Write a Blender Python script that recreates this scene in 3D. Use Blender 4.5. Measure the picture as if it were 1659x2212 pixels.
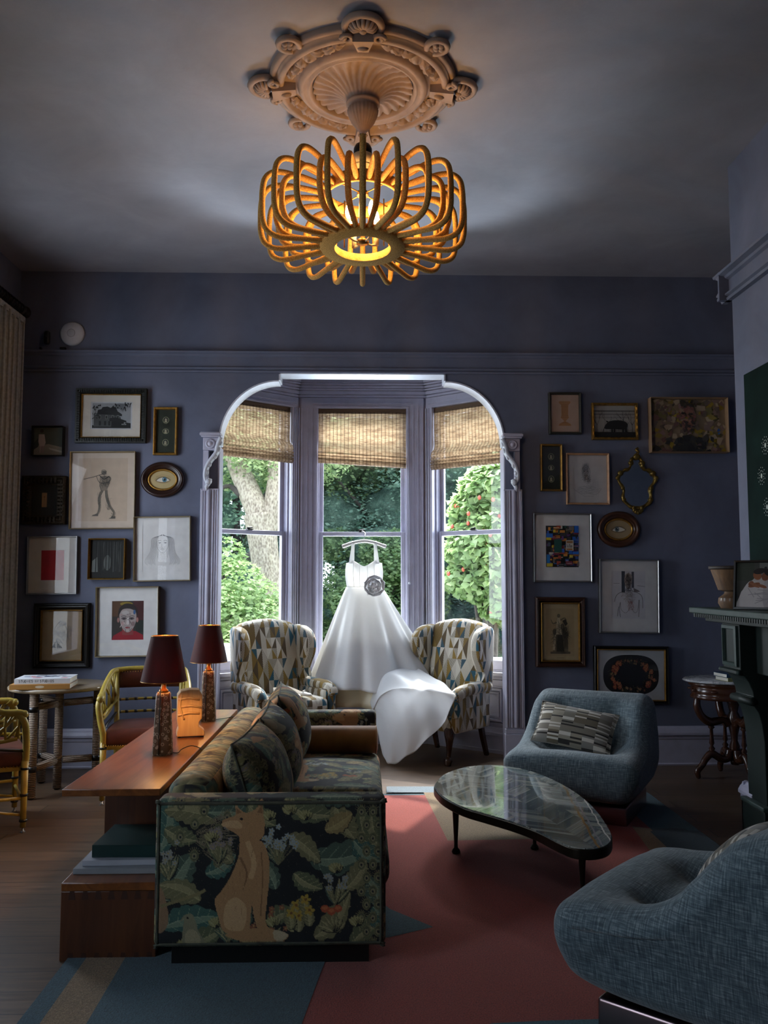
import bpy, math, random
import numpy as np
from mathutils import Matrix, Vector
random.seed(7); RNG = np.random.default_rng(11)
S = bpy.context.scene
for o in list(bpy.data.objects): bpy.data.objects.remove(o, do_unlink=True)
COL = S.collection
PI = math.pi
R_ = math.radians

# ------------------------------------------------------------------ camera
F, CX, CY = 1850.0, 829.5, 1106.0
TH, PH, EYE = math.atan(149/1850.0), math.atan(47.5/1850.0), 1.5
cam = bpy.data.cameras.new('camera'); cam_o = bpy.data.objects.new('camera', cam); COL.objects.link(cam_o)
cam.sensor_fit = 'HORIZONTAL'; cam.sensor_width = 36.0; cam.lens = 36.0*F/1659.0
cam.clip_start = .05; cam.clip_end = 300
cam_o.location = (0, 0, EYE); cam_o.rotation_euler = (PI/2+TH, 0, -PH)
S.camera = cam_o

# ------------------------------------------------------------------ world, daylight, exposure
S.view_settings.view_transform = 'Standard'; S.view_settings.look = 'None'
S.view_settings.exposure = 0.0; S.view_settings.gamma = 1.0; S.view_settings.use_curve_mapping = False
S.cycles.max_bounces = 7; S.cycles.diffuse_bounces = 4; S.cycles.glossy_bounces = 3
S.cycles.transmission_bounces = 4; S.cycles.transparent_max_bounces = 10
S.cycles.use_denoising = True; S.cycles.caustics_reflective = False; S.cycles.caustics_refractive = False
S.cycles.sample_clamp_indirect = 4.0; S.cycles.sample_clamp_direct = 0
S.cycles.use_adaptive_sampling = True; S.cycles.adaptive_threshold = .02
W = bpy.data.worlds.new('sky'); S.world = W; W.use_nodes = True
_nt = W.node_tree; _bg = _nt.nodes['Background']
_tc = _nt.nodes.new('ShaderNodeTexCoord'); _sx = _nt.nodes.new('ShaderNodeSeparateXYZ'); _cr = _nt.nodes.new('ShaderNodeValToRGB')
_nt.links.new(_tc.outputs['Generated'], _sx.inputs[0]); _nt.links.new(_sx.outputs[2], _cr.inputs[0])
_cr.color_ramp.elements[0].position = .0; _cr.color_ramp.elements[0].color = (.82, .90, 1.0, 1)
_cr.color_ramp.elements[1].position = .8; _cr.color_ramp.elements[1].color = (.55, .74, 1.0, 1)
_nt.links.new(_cr.outputs[0], _bg.inputs[0]); _bg.inputs[1].default_value = 4.2

def lamp(name, kind, loc, energy, col, rot=None, size=None, size_y=None, radius=None, spread=None, parent=None):
    l = bpy.data.lights.new(name, kind); o = bpy.data.objects.new(name, l); COL.objects.link(o)
    o.location = loc; l.energy = energy; l.color = col
    if rot: o.rotation_euler = rot
    if kind == 'AREA':
        l.shape = 'RECTANGLE'; l.size = size; l.size_y = size_y or size
        if spread: l.spread = spread
    elif radius is not None:
        if kind == 'SUN': l.angle = radius
        else: l.shadow_soft_size = radius
    if parent: o.parent = parent
    return o
# daylight through the two tall windows of the left wall (one beside the curtain, one level with the camera)
lamp('daylight_curtain_window', 'AREA', (-3.22, 5.72, 1.78), 34, (.84, .90, 1.0), (0, -1.22, 0), 1.9, 1.15, spread=R_(150))
lamp('daylight_near_window', 'AREA', (-3.22, 1.3, 1.75), 10, (.70, .85, 1.0), (0, -1.15, 0), 2.3, 1.3, spread=R_(140))
# added area lamp, out of view, strengthening the sky's light through the bay windows
lamp('bay_sky_boost', 'AREA', (0.3, 11.2, 6.2), 2700, (.90, .95, 1.0), (R_(-52), 0, 0), 5.0, 3.0)
# added upward fill lamp, below the view, brightening the ceiling through the bay
lamp('ceiling_fill', 'AREA', (0.0, 10.9, -.5), 140, (.76, .88, 1.0), (R_(-137), 0, 0), 2.6, .8, spread=R_(46))
# added fill lamps, out of view on either side, brightening the inside of the bay
lamp('bay_fill_left', 'AREA', (-3.4, 9.6, 2.2), 260, (.90, .95, 1.0), (0, -PI/2, R_(-24)), 2.6, 2.0)
lamp('bay_fill_right', 'AREA', (3.4, 9.6, 2.2), 320, (.92, .96, 1.0), (0, PI/2, R_(24)), 2.6, 2.0)
lamp('sun', 'SUN', (3, 14, 12), 5.0, (1.0, .95, .86), (R_(-40), R_(22), 0), radius=R_(1.2))

# ------------------------------------------------------------------ pixel -> place
def _ray(px, py):
    d = [(px-CX)/F, 1.0, (CY-py)/F]
    c, s = math.cos(TH), math.sin(TH); d = [d[0], d[1]*c-d[2]*s, d[1]*s+d[2]*c]
    c, s = math.cos(PH), math.sin(PH); return (d[0]*c+d[1]*s, -d[0]*s+d[1]*c, d[2])
def at_y(px, py, Y): d = _ray(px, py); k = Y/d[1]; return Vector((d[0]*k, Y, EYE+d[2]*k))
def at_z(px, py, Z): d = _ray(px, py); k = (Z-EYE)/d[2]; return Vector((d[0]*k, d[1]*k, Z))
def at_x(px, py, X): d = _ray(px, py); k = X/d[0]; return Vector((X, d[1]*k, EYE+d[2]*k))

# ------------------------------------------------------------------ mesh builder
class G:
    def __init__(s): s.v = []; s.f = []; s.m = []; s.sm = []
    def add(s, vs, fs, mi=0, smooth=False):
        o = len(s.v); s.v.extend([tuple(map(float, p)) for p in vs])
        for f in fs: s.f.append(tuple(i+o for i in f)); s.m.append(mi); s.sm.append(smooth)
        return s
    def box(s, x0, x1, y0, y1, z0, z1, mi=0, M=None):
        vs = [(x, y, z) for z in (z0, z1) for y in (y0, y1) for x in (x0, x1)]
        if M is not None: vs = [M @ Vector(v) for v in vs]
        return s.add(vs, [(0, 2, 3, 1), (4, 5, 7, 6), (0, 1, 5, 4), (2, 6, 7, 3), (0, 4, 6, 2), (1, 3, 7, 5)], mi)
    def prism(s, pts, d0, d1, plane='xz', mi=0, M=None, smooth=False):
        n = len(pts)
        if sum(pts[i][0]*pts[(i+1) % n][1]-pts[(i+1) % n][0]*pts[i][1] for i in range(n)) < 0: pts = pts[::-1]
        if plane == 'xz': mk = lambda a, b, d: (a, -d, b)
        elif plane == 'xy': mk = lambda a, b, d: (a, b, d)
        else: mk = lambda a, b, d: (d, a, b)          # yz
        if plane == 'xz': d0, d1 = -d1, -d0
        vs = [mk(a, b, d0) for a, b in pts]+[mk(a, b, d1) for a, b in pts]
        if M is not None: vs = [M @ Vector(v) for v in vs]
        k = len(s.v)
        s.add(vs, [tuple(range(n-1, -1, -1)), tuple(range(n, 2*n))], mi, False)
        for i in range(n):
            j = (i+1) % n; s.f.append((k+i, k+j, k+n+j, k+n+i)); s.m.append(mi); s.sm.append(smooth)
        return s
    def lathe(s, prof, n=24, c=(0, 0, 0), mi=0, M=None, smooth=True, fn=None, caps=True):
        vs = []
        for r, z in prof:
            for i in range(n):
                a = 2*PI*i/n; rr, zz = (fn(r, z, a) if fn else (r, z))
                vs.append((c[0]+rr*math.cos(a), c[1]+rr*math.sin(a), c[2]+zz))
        if M is not None: vs = [M @ Vector(v) for v in vs]
        fs = []; m = len(prof)
        up = prof[-1][1] >= prof[0][1]
        for k in range(m-1):
            for i in range(n):
                j = (i+1) % n; q = (k*n+i, k*n+j, (k+1)*n+j, (k+1)*n+i); fs.append(q if up else q[::-1])
        s.add(vs, fs, mi, smooth)
        if caps:
            o = len(s.v)-m*n
            for k, flip in ((0, up), (m-1, not up)):
                if prof[k][0] > 1e-5:
                    f = tuple(o+k*n+i for i in range(n)); s.f.append(f[::-1] if flip else f); s.m.append(mi); s.sm.append(False)
        return s
    def tube(s, pts, r, n=8, mi=0, closed=False, caps=True, smooth=True, M=None, up=None):
        P = [Vector(p) for p in pts]; m = len(P)
        rs = r if isinstance(r, (list, tuple)) else [r]*m
        if len(rs) != m: rs = [float(v) for v in np.interp(np.linspace(0, 1, m), np.linspace(0, 1, len(rs)), rs)]
        vs = []; prev = None
        for i in range(m):
            if closed: t = P[(i+1) % m]-P[i-1]
            else: t = P[min(i+1, m-1)]-P[max(i-1, 0)]
            t = t.normalized() if t.length > 1e-9 else Vector((0, 0, 1))
            if prev is None:
                a = Vector(up) if up else (Vector((0, 0, 1)) if abs(t.z) < .9 else Vector((1, 0, 0)))
            else: a = prev
            u = (a-t*a.dot(t)); u = u.normalized() if u.length > 1e-6 else t.orthogonal().normalized()
            w = t.cross(u); prev = u
            for k in range(n):
                q = 2*PI*k/n; vs.append(P[i]+rs[i]*(math.cos(q)*u+math.sin(q)*w))
        if M is not None: vs = [M @ v for v in vs]
        fs = []
        for i in range(m if closed else m-1):
            for k in range(n):
                i2 = (i+1) % m; k2 = (k+1) % n; fs.append((i*n+k, i*n+k2, i2*n+k2, i2*n+k))
        if caps and not closed: fs += [tuple(range(n-1, -1, -1)), tuple((m-1)*n+k for k in range(n))]
        return s.add(vs, fs, mi, smooth)
    def ball(s, c, r, n=12, m=8, mi=0, sc=(1, 1, 1), M=None):
        prof = [(max(1e-6, math.sin(PI*k/m)), -math.cos(PI*k/m)) for k in range(m+1)]
        vs = [(c[0]+r*sc[0]*p*math.cos(2*PI*i/n), c[1]+r*sc[1]*p*math.sin(2*PI*i/n), c[2]+r*sc[2]*z) for p, z in prof for i in range(n)]
        if M is not None: vs = [M @ Vector(v) for v in vs]
        fs = [(k*n+i, k*n+(i+1) % n, (k+1)*n+(i+1) % n, (k+1)*n+i) for k in range(m) for i in range(n)]
        return s.add(vs, fs, mi, True)
    def grid(s, fn, nu, nv, mi=0, cu=False, cv=False, smooth=True):
        vs = [fn(i/(nu if cu else nu-1), j/(nv if cv else nv-1)) for i in range(nu) for j in range(nv)]
        fs = [(i*nv+j, ((i+1) % nu)*nv+j, ((i+1) % nu)*nv+(j+1) % nv, i*nv+(j+1) % nv)
              for i in range(nu if cu else nu-1) for j in range(nv if cv else nv-1)]
        return s.add(vs, fs, mi, smooth)
    def rbox(s, w, d, h, r, step=.03, c=(0, 0, 0), mi=0, fn=None, M=None):
        """rounded box of w*d*h centred at c, dense enough for a woven pattern; fn bends each point"""
        hf = (w/2, d/2, h/2); r = min(r, *hf)
        def lines(H):
            a = [-H+r*(1-math.cos(PI/2*k/4)) for k in range(4)]
            k = max(1, int(round(2*(H-r)/step))); b = [-(H-r)+2*(H-r)*i/k for i in range(k+1)]
            return sorted(set([round(x, 6) for x in a+b+[-x for x in a]]))
        L = [lines(H) for H in hf]; key = {}; vs = []; fs = []
        def put(p):
            q = [max(-(hf[i]-r), min(hf[i]-r, p[i])) for i in range(3)]
            dv = [p[i]-q[i] for i in range(3)]; l = math.sqrt(sum(x*x for x in dv)) or 1
            p2 = tuple(q[i]+dv[i]/l*r for i in range(3)); k = tuple(round(x, 5) for x in p)
            if k not in key:
                key[k] = len(vs); vs.append(p2)
            return key[k]
        for ax in range(3):
            a, b = [(1, 2), (2, 0), (0, 1)][ax]
            for sg in (-1, 1):
                for i in range(len(L[a])-1):
                    for j in range(len(L[b])-1):
                        q = []
                        for (ii, jj) in ((i, j), (i+1, j), (i+1, j+1), (i, j+1)):
                            p = [0, 0, 0]; p[ax] = sg*hf[ax]; p[a] = L[a][ii]; p[b] = L[b][jj]; q.append(put(p))
                        fs.append(tuple(q) if sg > 0 else tuple(q[::-1]))
        if fn: vs = [fn(*p) for p in vs]
        vs = [(p[0]+c[0], p[1]+c[1], p[2]+c[2]) for p in vs]
        if M is not None: vs = [M @ Vector(v) for v in vs]
        return s.add(vs, fs, mi, True)
    def build(s, name, mats, parent=None, loc=None, rot=None, bevel=0, seg=2, subd=0, sharp=None, solid=0):
        me = bpy.data.meshes.new(name); me.from_pydata(s.v, [], s.f)
        for m in (mats if isinstance(mats, (list, tuple)) else [mats]): me.materials.append(m)
        me.polygons.foreach_set('material_index', s.m); me.polygons.foreach_set('use_smooth', s.sm)
        me.update()
        if sharp is not None: me.shade_smooth(); me.set_sharp_from_angle(angle=R_(sharp))
        o = bpy.data.objects.new(name, me); COL.objects.link(o)
        if parent: o.parent = parent
        if loc is not None: o.location = loc
        if rot is not None: o.rotation_euler = rot
        if bevel:
            b = o.modifiers.new('edge', 'BEVEL'); b.width = bevel; b.segments = seg; b.limit_method = 'ANGLE'; b.angle_limit = R_(40)
            if seg > 1: me.shade_smooth(); me.set_sharp_from_angle(angle=R_(50)); b.harden_normals = False
        if solid: q = o.modifiers.new('cloth', 'SOLIDIFY'); q.thickness = solid; q.offset = 0
        if subd: q = o.modifiers.new('smooth', 'SUBSURF'); q.levels = subd; q.render_levels = subd
        return o
def thing(name, label, cat, loc=(0, 0, 0), rz=0, group=None):
    o = bpy.data.objects.new(name, None); COL.objects.link(o); o.location = loc; o.rotation_euler = (0, 0, rz); o.empty_display_size = .1
    o['label'] = label; o['category'] = cat
    if group: o['group'] = group
    return o
def tag(o, label, cat, group=None):
    o['label'] = label; o['category'] = cat
    if group: o['group'] = group
    return o
def struct(o): o['kind'] = 'structure'; return o
def copy_tree(o, parent=None):
    c = o.copy(); COL.objects.link(c); c.parent = parent
    for ch in list(o.children): copy_tree(ch, c)
    return c
def spline(pts, n=8, closed=False):
    P = [np.array(p, float) for p in pts]; m = len(P); out = []
    rng = range(m) if closed else range(m-1)
    for i in rng:
        p0, p1, p2, p3 = (P[(i-1) % m], P[i], P[(i+1) % m], P[(i+2) % m]) if closed else (P[max(i-1, 0)], P[i], P[i+1], P[min(i+2, m-1)])
        for k in range(n):
            t = k/n; out.append(.5*((2*p1)+(-p0+p2)*t+(2*p0-5*p1+4*p2-p3)*t*t+(-p0+3*p1-3*p2+p3)*t**3))
    if not closed: out.append(P[-1])
    return [tuple(p) for p in out]
def RM(ax, deg): return Matrix.Rotation(R_(deg), 4, ax)
def TM(*p): return Matrix.Translation(p)

# ------------------------------------------------------------------ materials
def lin(c): return tuple(((x/255)/12.92 if x/255 <= .04045 else ((x/255+.055)/1.055)**2.4) for x in c)+(1,)
class N:
    """tiny node-graph writer"""
    def __init__(s, name):
        s.m = bpy.data.materials.new(name); s.m.use_nodes = True; s.t = s.m.node_tree; s.b = s.t.nodes['Principled BSDF']; s.out = s.t.nodes['Material Output']
    def n(s, typ, **kw):
        q = s.t.nodes.new('ShaderNode'+typ)
        for k, v in kw.items(): setattr(q, k, v)
        return q
    def l(s, a, b): s.t.links.new(a, b)
    def put(s, sock, v):
        if isinstance(v, bpy.types.NodeSocket): s.l(v, sock)
        else: sock.default_value = v
    def math(s, op, a, b=0.0, c=None):
        q = s.n('Math', operation=op); s.put(q.inputs[0], a); s.put(q.inputs[1], b)
        if c is not None: s.put(q.inputs[2], c)
        return q.outputs[0]
    def co(s, kind='Object', scale=(1, 1, 1), rot=(0, 0, 0), loc=(0, 0, 0)):
        t = s.n('TexCoord'); m = s.n('Mapping'); s.l(t.outputs[kind], m.inputs[0])
        m.inputs['Scale'].default_value = scale; m.inputs['Rotation'].default_value = rot; m.inputs['Location'].default_value = loc
        return m.outputs[0]
    def noise(s, vec, scale, detail=3, rough=.55, dist=0):
        q = s.n('TexNoise'); s.l(vec, q.inputs['Vector']); q.inputs['Scale'].default_value = scale; q.inputs['Detail'].default_value = detail
        q.inputs['Roughness'].default_value = rough; q.inputs['Distortion'].default_value = dist
        return q.outputs[0]
    def ramp(s, fac, stops, interp='LINEAR'):
        q = s.n('ValToRGB'); q.color_ramp.interpolation = interp; e = q.color_ramp.elements
        while len(e) < len(stops): e.new(.5)
        for k, (p, c) in enumerate(stops): e[k].position = p; e[k].color = lin(c) if len(c) == 3 else c
        s.put(q.inputs[0], fac); return q.outputs[0]
    def mix(s, fac, a, b, mode='MIX'):
        q = s.n('MixRGB', blend_type=mode); s.put(q.inputs[0], fac)
        for sk, v in ((q.inputs[1], a), (q.inputs[2], b)): s.put(sk, lin(v) if isinstance(v, tuple) and len(v) == 3 else v)
        return q.outputs[0]
    def bump(s, h, strength=.3, dist=.01):
        q = s.n('Bump'); s.put(q.inputs['Height'], h); q.inputs['Strength'].default_value = strength; q.inputs['Distance'].default_value = dist
        s.l(q.outputs[0], s.b.inputs['Normal']); return q
    def set(s, col=None, rough=None, metal=None, **kw):
        if col is not None: s.put(s.b.inputs['Base Color'], lin(col) if isinstance(col, tuple) and len(col) == 3 else col)
        if rough is not None: s.put(s.b.inputs['Roughness'], rough)
        if metal is not None: s.put(s.b.inputs['Metallic'], metal)
        for k, v in kw.items(): s.put(s.b.inputs[k.replace('_', ' ')], v)
        return s
    def boxuv(s):
        """object-space position laid flat on the side each face looks to"""
        t = s.n('TexCoord'); p = s.n('SeparateXYZ'); s.l(t.outputs['Object'], p.inputs[0])
        q = s.n('SeparateXYZ'); s.l(t.outputs['Normal'], q.inputs[0])
        ax, ay, az = [s.math('ABSOLUTE', q.outputs[i]) for i in range(3)]
        isx = s.math('MULTIPLY', s.math('GREATER_THAN', ax, ay), s.math('GREATER_THAN', ax, az))
        isz = s.math('GREATER_THAN', az, s.math('MAXIMUM', ax, ay))
        u = s.math('ADD', s.math('MULTIPLY', p.outputs[0], s.math('SUBTRACT', 1.0, isx)), s.math('MULTIPLY', p.outputs[1], isx))
        v = s.math('ADD', s.math('MULTIPLY', p.outputs[2], s.math('SUBTRACT', 1.0, isz)), s.math('MULTIPLY', p.outputs[1], isz))
        return u, v
_mc = {}
def mat(name, col, rough=.6, metal=0.0, var=0.0, vs=6.0, bump=0.0, bs=60.0, bd=.004, sheen=0.0, coat=0.0, spec=.5, stretch=(1, 1, 1)):
    k = (name, col, rough)
    if k in _mc: return _mc[k]
    g = N(name); co = g.co('Object', stretch)
    if var:
        f = g.noise(co, vs, 4); d = tuple(int(max(0, x*(1-var))) for x in col); u = tuple(int(min(255, x*(1+var*.6))) for x in col)
        g.set(g.ramp(f, [(.25, d), (.5, col), (.78, u)]))
    else:                                       # faint unevenness of the paint or weave
        f = g.noise(co, 14, 2); g.set(g.ramp(f, [(.3, tuple(int(x*.95) for x in col)), (.7, col)]))
    g.set(rough=rough, metal=metal)
    if bump: g.bump(g.noise(co, bs, 3), bump, bd)
    if sheen: g.set(Sheen_Weight=sheen)
    if coat: g.set(Coat_Weight=coat, Coat_Roughness=.08)
    g.b.inputs['Specular IOR Level'].default_value = spec
    _mc[k] = g.m; return g.m
def paint(c, rough=.75): return mat('pigment', tuple(int(x) for x in c), rough)
def pane(name, tint=(1, 1, 1, 1), f0=.04, rough=.0):
    """thin window or picture glass: clear, mirroring more at a slant"""
    g = N(name); g.t.nodes.remove(g.b); tr = g.n('BsdfTransparent'); tr.inputs[0].default_value = tint
    gl = g.n('BsdfGlossy'); gl.inputs['Roughness'].default_value = rough
    lw = g.n('LayerWeight'); lw.inputs[0].default_value = .5; f = g.math('ADD', g.math('MULTIPLY', g.math('POWER', lw.outputs['Facing'], 5.0), .9), f0)
    mx = g.n('MixShader'); g.l(f, mx.inputs[0]); g.l(tr.outputs[0], mx.inputs[1]); g.l(gl.outputs[0], mx.inputs[2]); g.l(mx.outputs[0], g.out.inputs[0]); return g.m
# ================================================================== THE ROOM
XL, XR, YB, YF, ZC, WT = -2.87, 3.30, 7.10, -1.6, 4.10, .18
def wallpaint(name, col, dark):
    g = N(name); co = g.co('Object'); f = g.noise(co, 1.6, 6, .62, .4); f2 = g.noise(co, 9, 5, .6)
    c = g.ramp(f, [(.28, dark), (.55, col), (.8, tuple(min(255, int(x*1.1)) for x in col))])
    g.set(g.mix(g.math('MULTIPLY', f2, .25), c, dark), rough=.82); g.bump(g.noise(co, 24, 6, .65), .12, .01); return g.m
M_wall = wallpaint('limewash_periwinkle', (101, 107, 127), (86, 91, 109))
M_ceil = wallpaint('ceiling_plaster', (147, 146, 154), (131, 130, 138))
M_trim = mat('lavender_gloss_paint', (180, 180, 198), .42, var=.06, vs=9, bump=.08, bs=30)
def planks():
    g = N('oak_boards'); co = g.co('Object'); b = g.n('TexBrick'); g.l(co, b.inputs[0]); b.offset = .43
    b.inputs['Color1'].default_value = (.25, .25, .25, 1); b.inputs['Color2'].default_value = (.85, .85, .85, 1); b.inputs['Mortar'].default_value = (0, 0, 0, 1)
    b.inputs['Scale'].default_value = 1.0; b.inputs['Brick Width'].default_value = 2.1; b.inputs['Row Height'].default_value = .165; b.inputs['Mortar Size'].default_value = .003; b.inputs['Bias'].default_value = 0
    st = g.co('Object', (1.2, 16, 1)); gr = g.noise(st, 3.0, 6, .6, .6)
    c1 = g.ramp(gr, [(.2, (68, 55, 45)), (.5, (104, 84, 66)), (.8, (132, 109, 86))])
    c = g.mix(.75, c1, g.mix(b.outputs[0], (150, 140, 130), (255, 250, 245)), 'MULTIPLY')
    g.set(g.mix(g.math('MULTIPLY', b.outputs['Fac'], .85), c, (22, 17, 13)), rough=g.math('ADD', g.math('MULTIPLY', gr, .18), .3)); g.bump(g.math('SUBTRACT', gr, g.math('MULTIPLY', b.outputs['Fac'], 2.0)), .18, .004); return g.m
M_floor = planks()
M_pane = pane('window_glass', f0=.025)

struct(G().box(XL-.2, XR+.2, YF-.2, 8.3, -.12, 0).build('floor', M_floor))
struct(G().box(XL-.2, XR+.2, YF-.2, YB+WT, ZC, ZC+.12).build('ceiling', M_ceil))
# back wall with the arched bay opening
n = 18
archL = [(-.70-.50*math.sin(a), 2.64+.54*math.cos(a)) for a in [PI/2*k/n for k in range(n+1)]]     # from crown down to the spring
op = [(-1.20, 0)]+archL[::-1]+[(-.70, 3.245), (.70, 3.245)]+[(-x, z) for x, z in archL]+[(1.20, 0)]
outline = [(XL, 0)]+op+[(XR, 0), (XR, ZC), (XL, ZC)]
struct(G().prism(outline, YB, YB+WT, 'xz').build('wall_back', M_wall))
# white painted edge of the opening
g = G(); k = [p for p in op if p[1] > 2.5]
for a, b in zip(k[:-1], k[1:]):
    d = Vector((b[0]-a[0], 0, b[1]-a[1])).normalized(); nn = Vector((d.z, 0, -d.x))*.012
    A, B = Vector((a[0], 0, a[1])), Vector((b[0], 0, b[1]))
    vs = []
    for y in (YB-.008, YB+WT+.002):
        for P in (A, B, B+nn, A+nn): vs.append((P.x, y, P.z))
    g.add(vs, [(0, 1, 2, 3), (7, 6, 5, 4), (0, 4, 5, 1), (1, 5, 6, 2), (2, 6, 7, 3), (3, 7, 4, 0)], 0)
M_white = mat('white_gloss_paint', (205, 210, 222), .4)
struct(g.build('trim_1', M_white))
# left wall with two tall windows
LW = [(5.08, 6.34, .75, 3.25), (.6, 2.0, .5, 3.0)]
g = G(); ys = [YF, .6, 2.0, 5.08, 6.34, YB+WT]
for i in range(5):
    if i in (1, 3):
        q = LW[0] if i == 3 else LW[1]
        g.box(XL-.2, XL, ys[i], ys[i+1], 0, q[2]); g.box(XL-.2, XL, ys[i], ys[i+1], q[3], ZC)
    else: g.box(XL-.2, XL, ys[i], ys[i+1], 0, ZC)
struct(g.build('wall_left', M_wall))
struct(G().box(XR, XR+.2, YF, YB+WT, 0, ZC).build('wall_right', M_wall))
struct(G().box(XL-.2, XR+.2, YF-.2, YF, 0, ZC).build('wall_front', M_wall))
CHX, CH0, CH1 = 2.30, 2.5, 5.15
struct(G().box(CHX, XR, CH0, CH1, 0, ZC).build('wall_chimney', M_wall))
def side_window(k, q):
    y0, y1, z0, z1 = q; g = G(); x0, x1 = XL-.13, XL-.07
    for a in (y0, y1-.05): g.box(x0, x1, a, a+.05, z0, z1)
    zm = (z0+z1)/2
    for a in (z0, zm-.02, z1-.05): g.box(x0, x1, y0+.05, y1-.05, a, a+.05)
    w = struct(g.build('window_%d' % k, M_trim)); G().box(XL-.102, XL-.098, y0+.04, y1-.04, z0+.04, z1-.04).build('glass', M_pane, w)
side_window(4, LW[0]); side_window(5, LW[1])

# mouldings
def run(g, prof, p0, p1, mi=0):
    """sweep a (depth, z) profile along the wall from p0 to p1; depth points to the left of the walk"""
    d = Vector((p1[0]-p0[0], p1[1]-p0[1], 0)).normalized(); nn = Vector((-d.y, d.x, 0)); m = len(prof)
    vs = [Vector((p[0], p[1], 0))+nn*a+Vector((0, 0, z)) for p in (p0, p1) for a, z in prof]
    g.add(vs, [(i, (i+1) % m, m+(i+1) % m, m+i) for i in range(m)]+[tuple(range(m-1, -1, -1)), tuple(range(m, 2*m))], mi)
RAIL = [(0, 3.24), (.022, 3.24), (.026, 3.255), (.014, 3.262), (.030, 3.272), (.030, 3.282), (.012, 3.292), (.012, 3.372), (.026, 3.38), (.032, 3.392), (.055, 3.40), (.058, 3.412), (.04, 3.418), (0, 3.42)]
BASE = [(0, 0), (.035, 0), (.038, .012), (.030, .02), (.030, .205), (.036, .215), (.036, .235), (.05, .245), (.05, .262), (.036, .285), (.02, .298), (.012, .31), (0, .312)]
g = G(); run(g, RAIL, (XR, YB), (XL, YB)); struct(g.build('trim_2', M_wall))
g = G(); run(g, RAIL, (XL, YB), (XL, YF)); struct(g.build('trim_3', M_wall))
RAILC = [(a*1.5, z) for a, z in RAIL]
g = G(); run(g, RAILC, (CHX, CH0), (CHX, CH1+.08)); run(g, RAILC, (CHX-.08, CH1), (XR, CH1)); run(g, RAIL, (XR, CH1), (XR, YB)); struct(g.build('trim_4', M_wall))
def flip(p): return [(a, z) for a, z in p]
g = G(); run(g, BASE, (-1.34, YB), (XL, YB)); struct(g.build('baseboard_left', M_trim))
g = G(); run(g, BASE, (XR, YB), (1.34, YB)); struct(g.build('baseboard_right', M_trim))
g = G(); run(g, BASE, (XL, YB), (XL, YF)); struct(g.build('baseboard_side', M_trim))
g = G(); run(g, BASE, (CHX, 5.0), (CHX, CH1+.03)); run(g, BASE, (CHX-.03, CH1), (XR, CH1)); struct(g.build('baseboard_chimney', M_trim))

# ------------------------------------------------------------------ the bay
def frame_of(a, b):
    u = Vector((b[0]-a[0], b[1]-a[1], 0)); L = u.length; u.normalize(); nn = Vector((-u.y, u.x, 0))
    M = Matrix(((u.x, nn.x, 0, a[0]), (u.y, nn.y, 0, a[1]), (0, 0, 1, 0), (0, 0, 0, 1))); return M, L
BX0, BY0, BX1, BY1 = 1.553, 7.31, .62, 8.08
BAYS = [('left', (-BX0, BY0), (-BX1, BY1), (.325, 1.13)), ('centre', (-BX1, BY1), (BX1, BY1), (.20, 1.04)), ('right', (BX1, BY1), (BX0, BY0), (.079, .884))]
Z0, Z1, ZM = .70, 3.14, 1.945
g = G().prism([(-BX0, 7.2), (BX0, 7.2), (BX0+.2, 7.4), (BX1+.1, 8.3), (-BX1-.1, 8.3), (-BX0-.2, 7.4)], 3.40, 3.5, 'xy')
struct(g.build('ceiling_bay', M_wall))
M_dark = mat('black_iron', (24, 24, 26), .45, .6)
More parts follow.
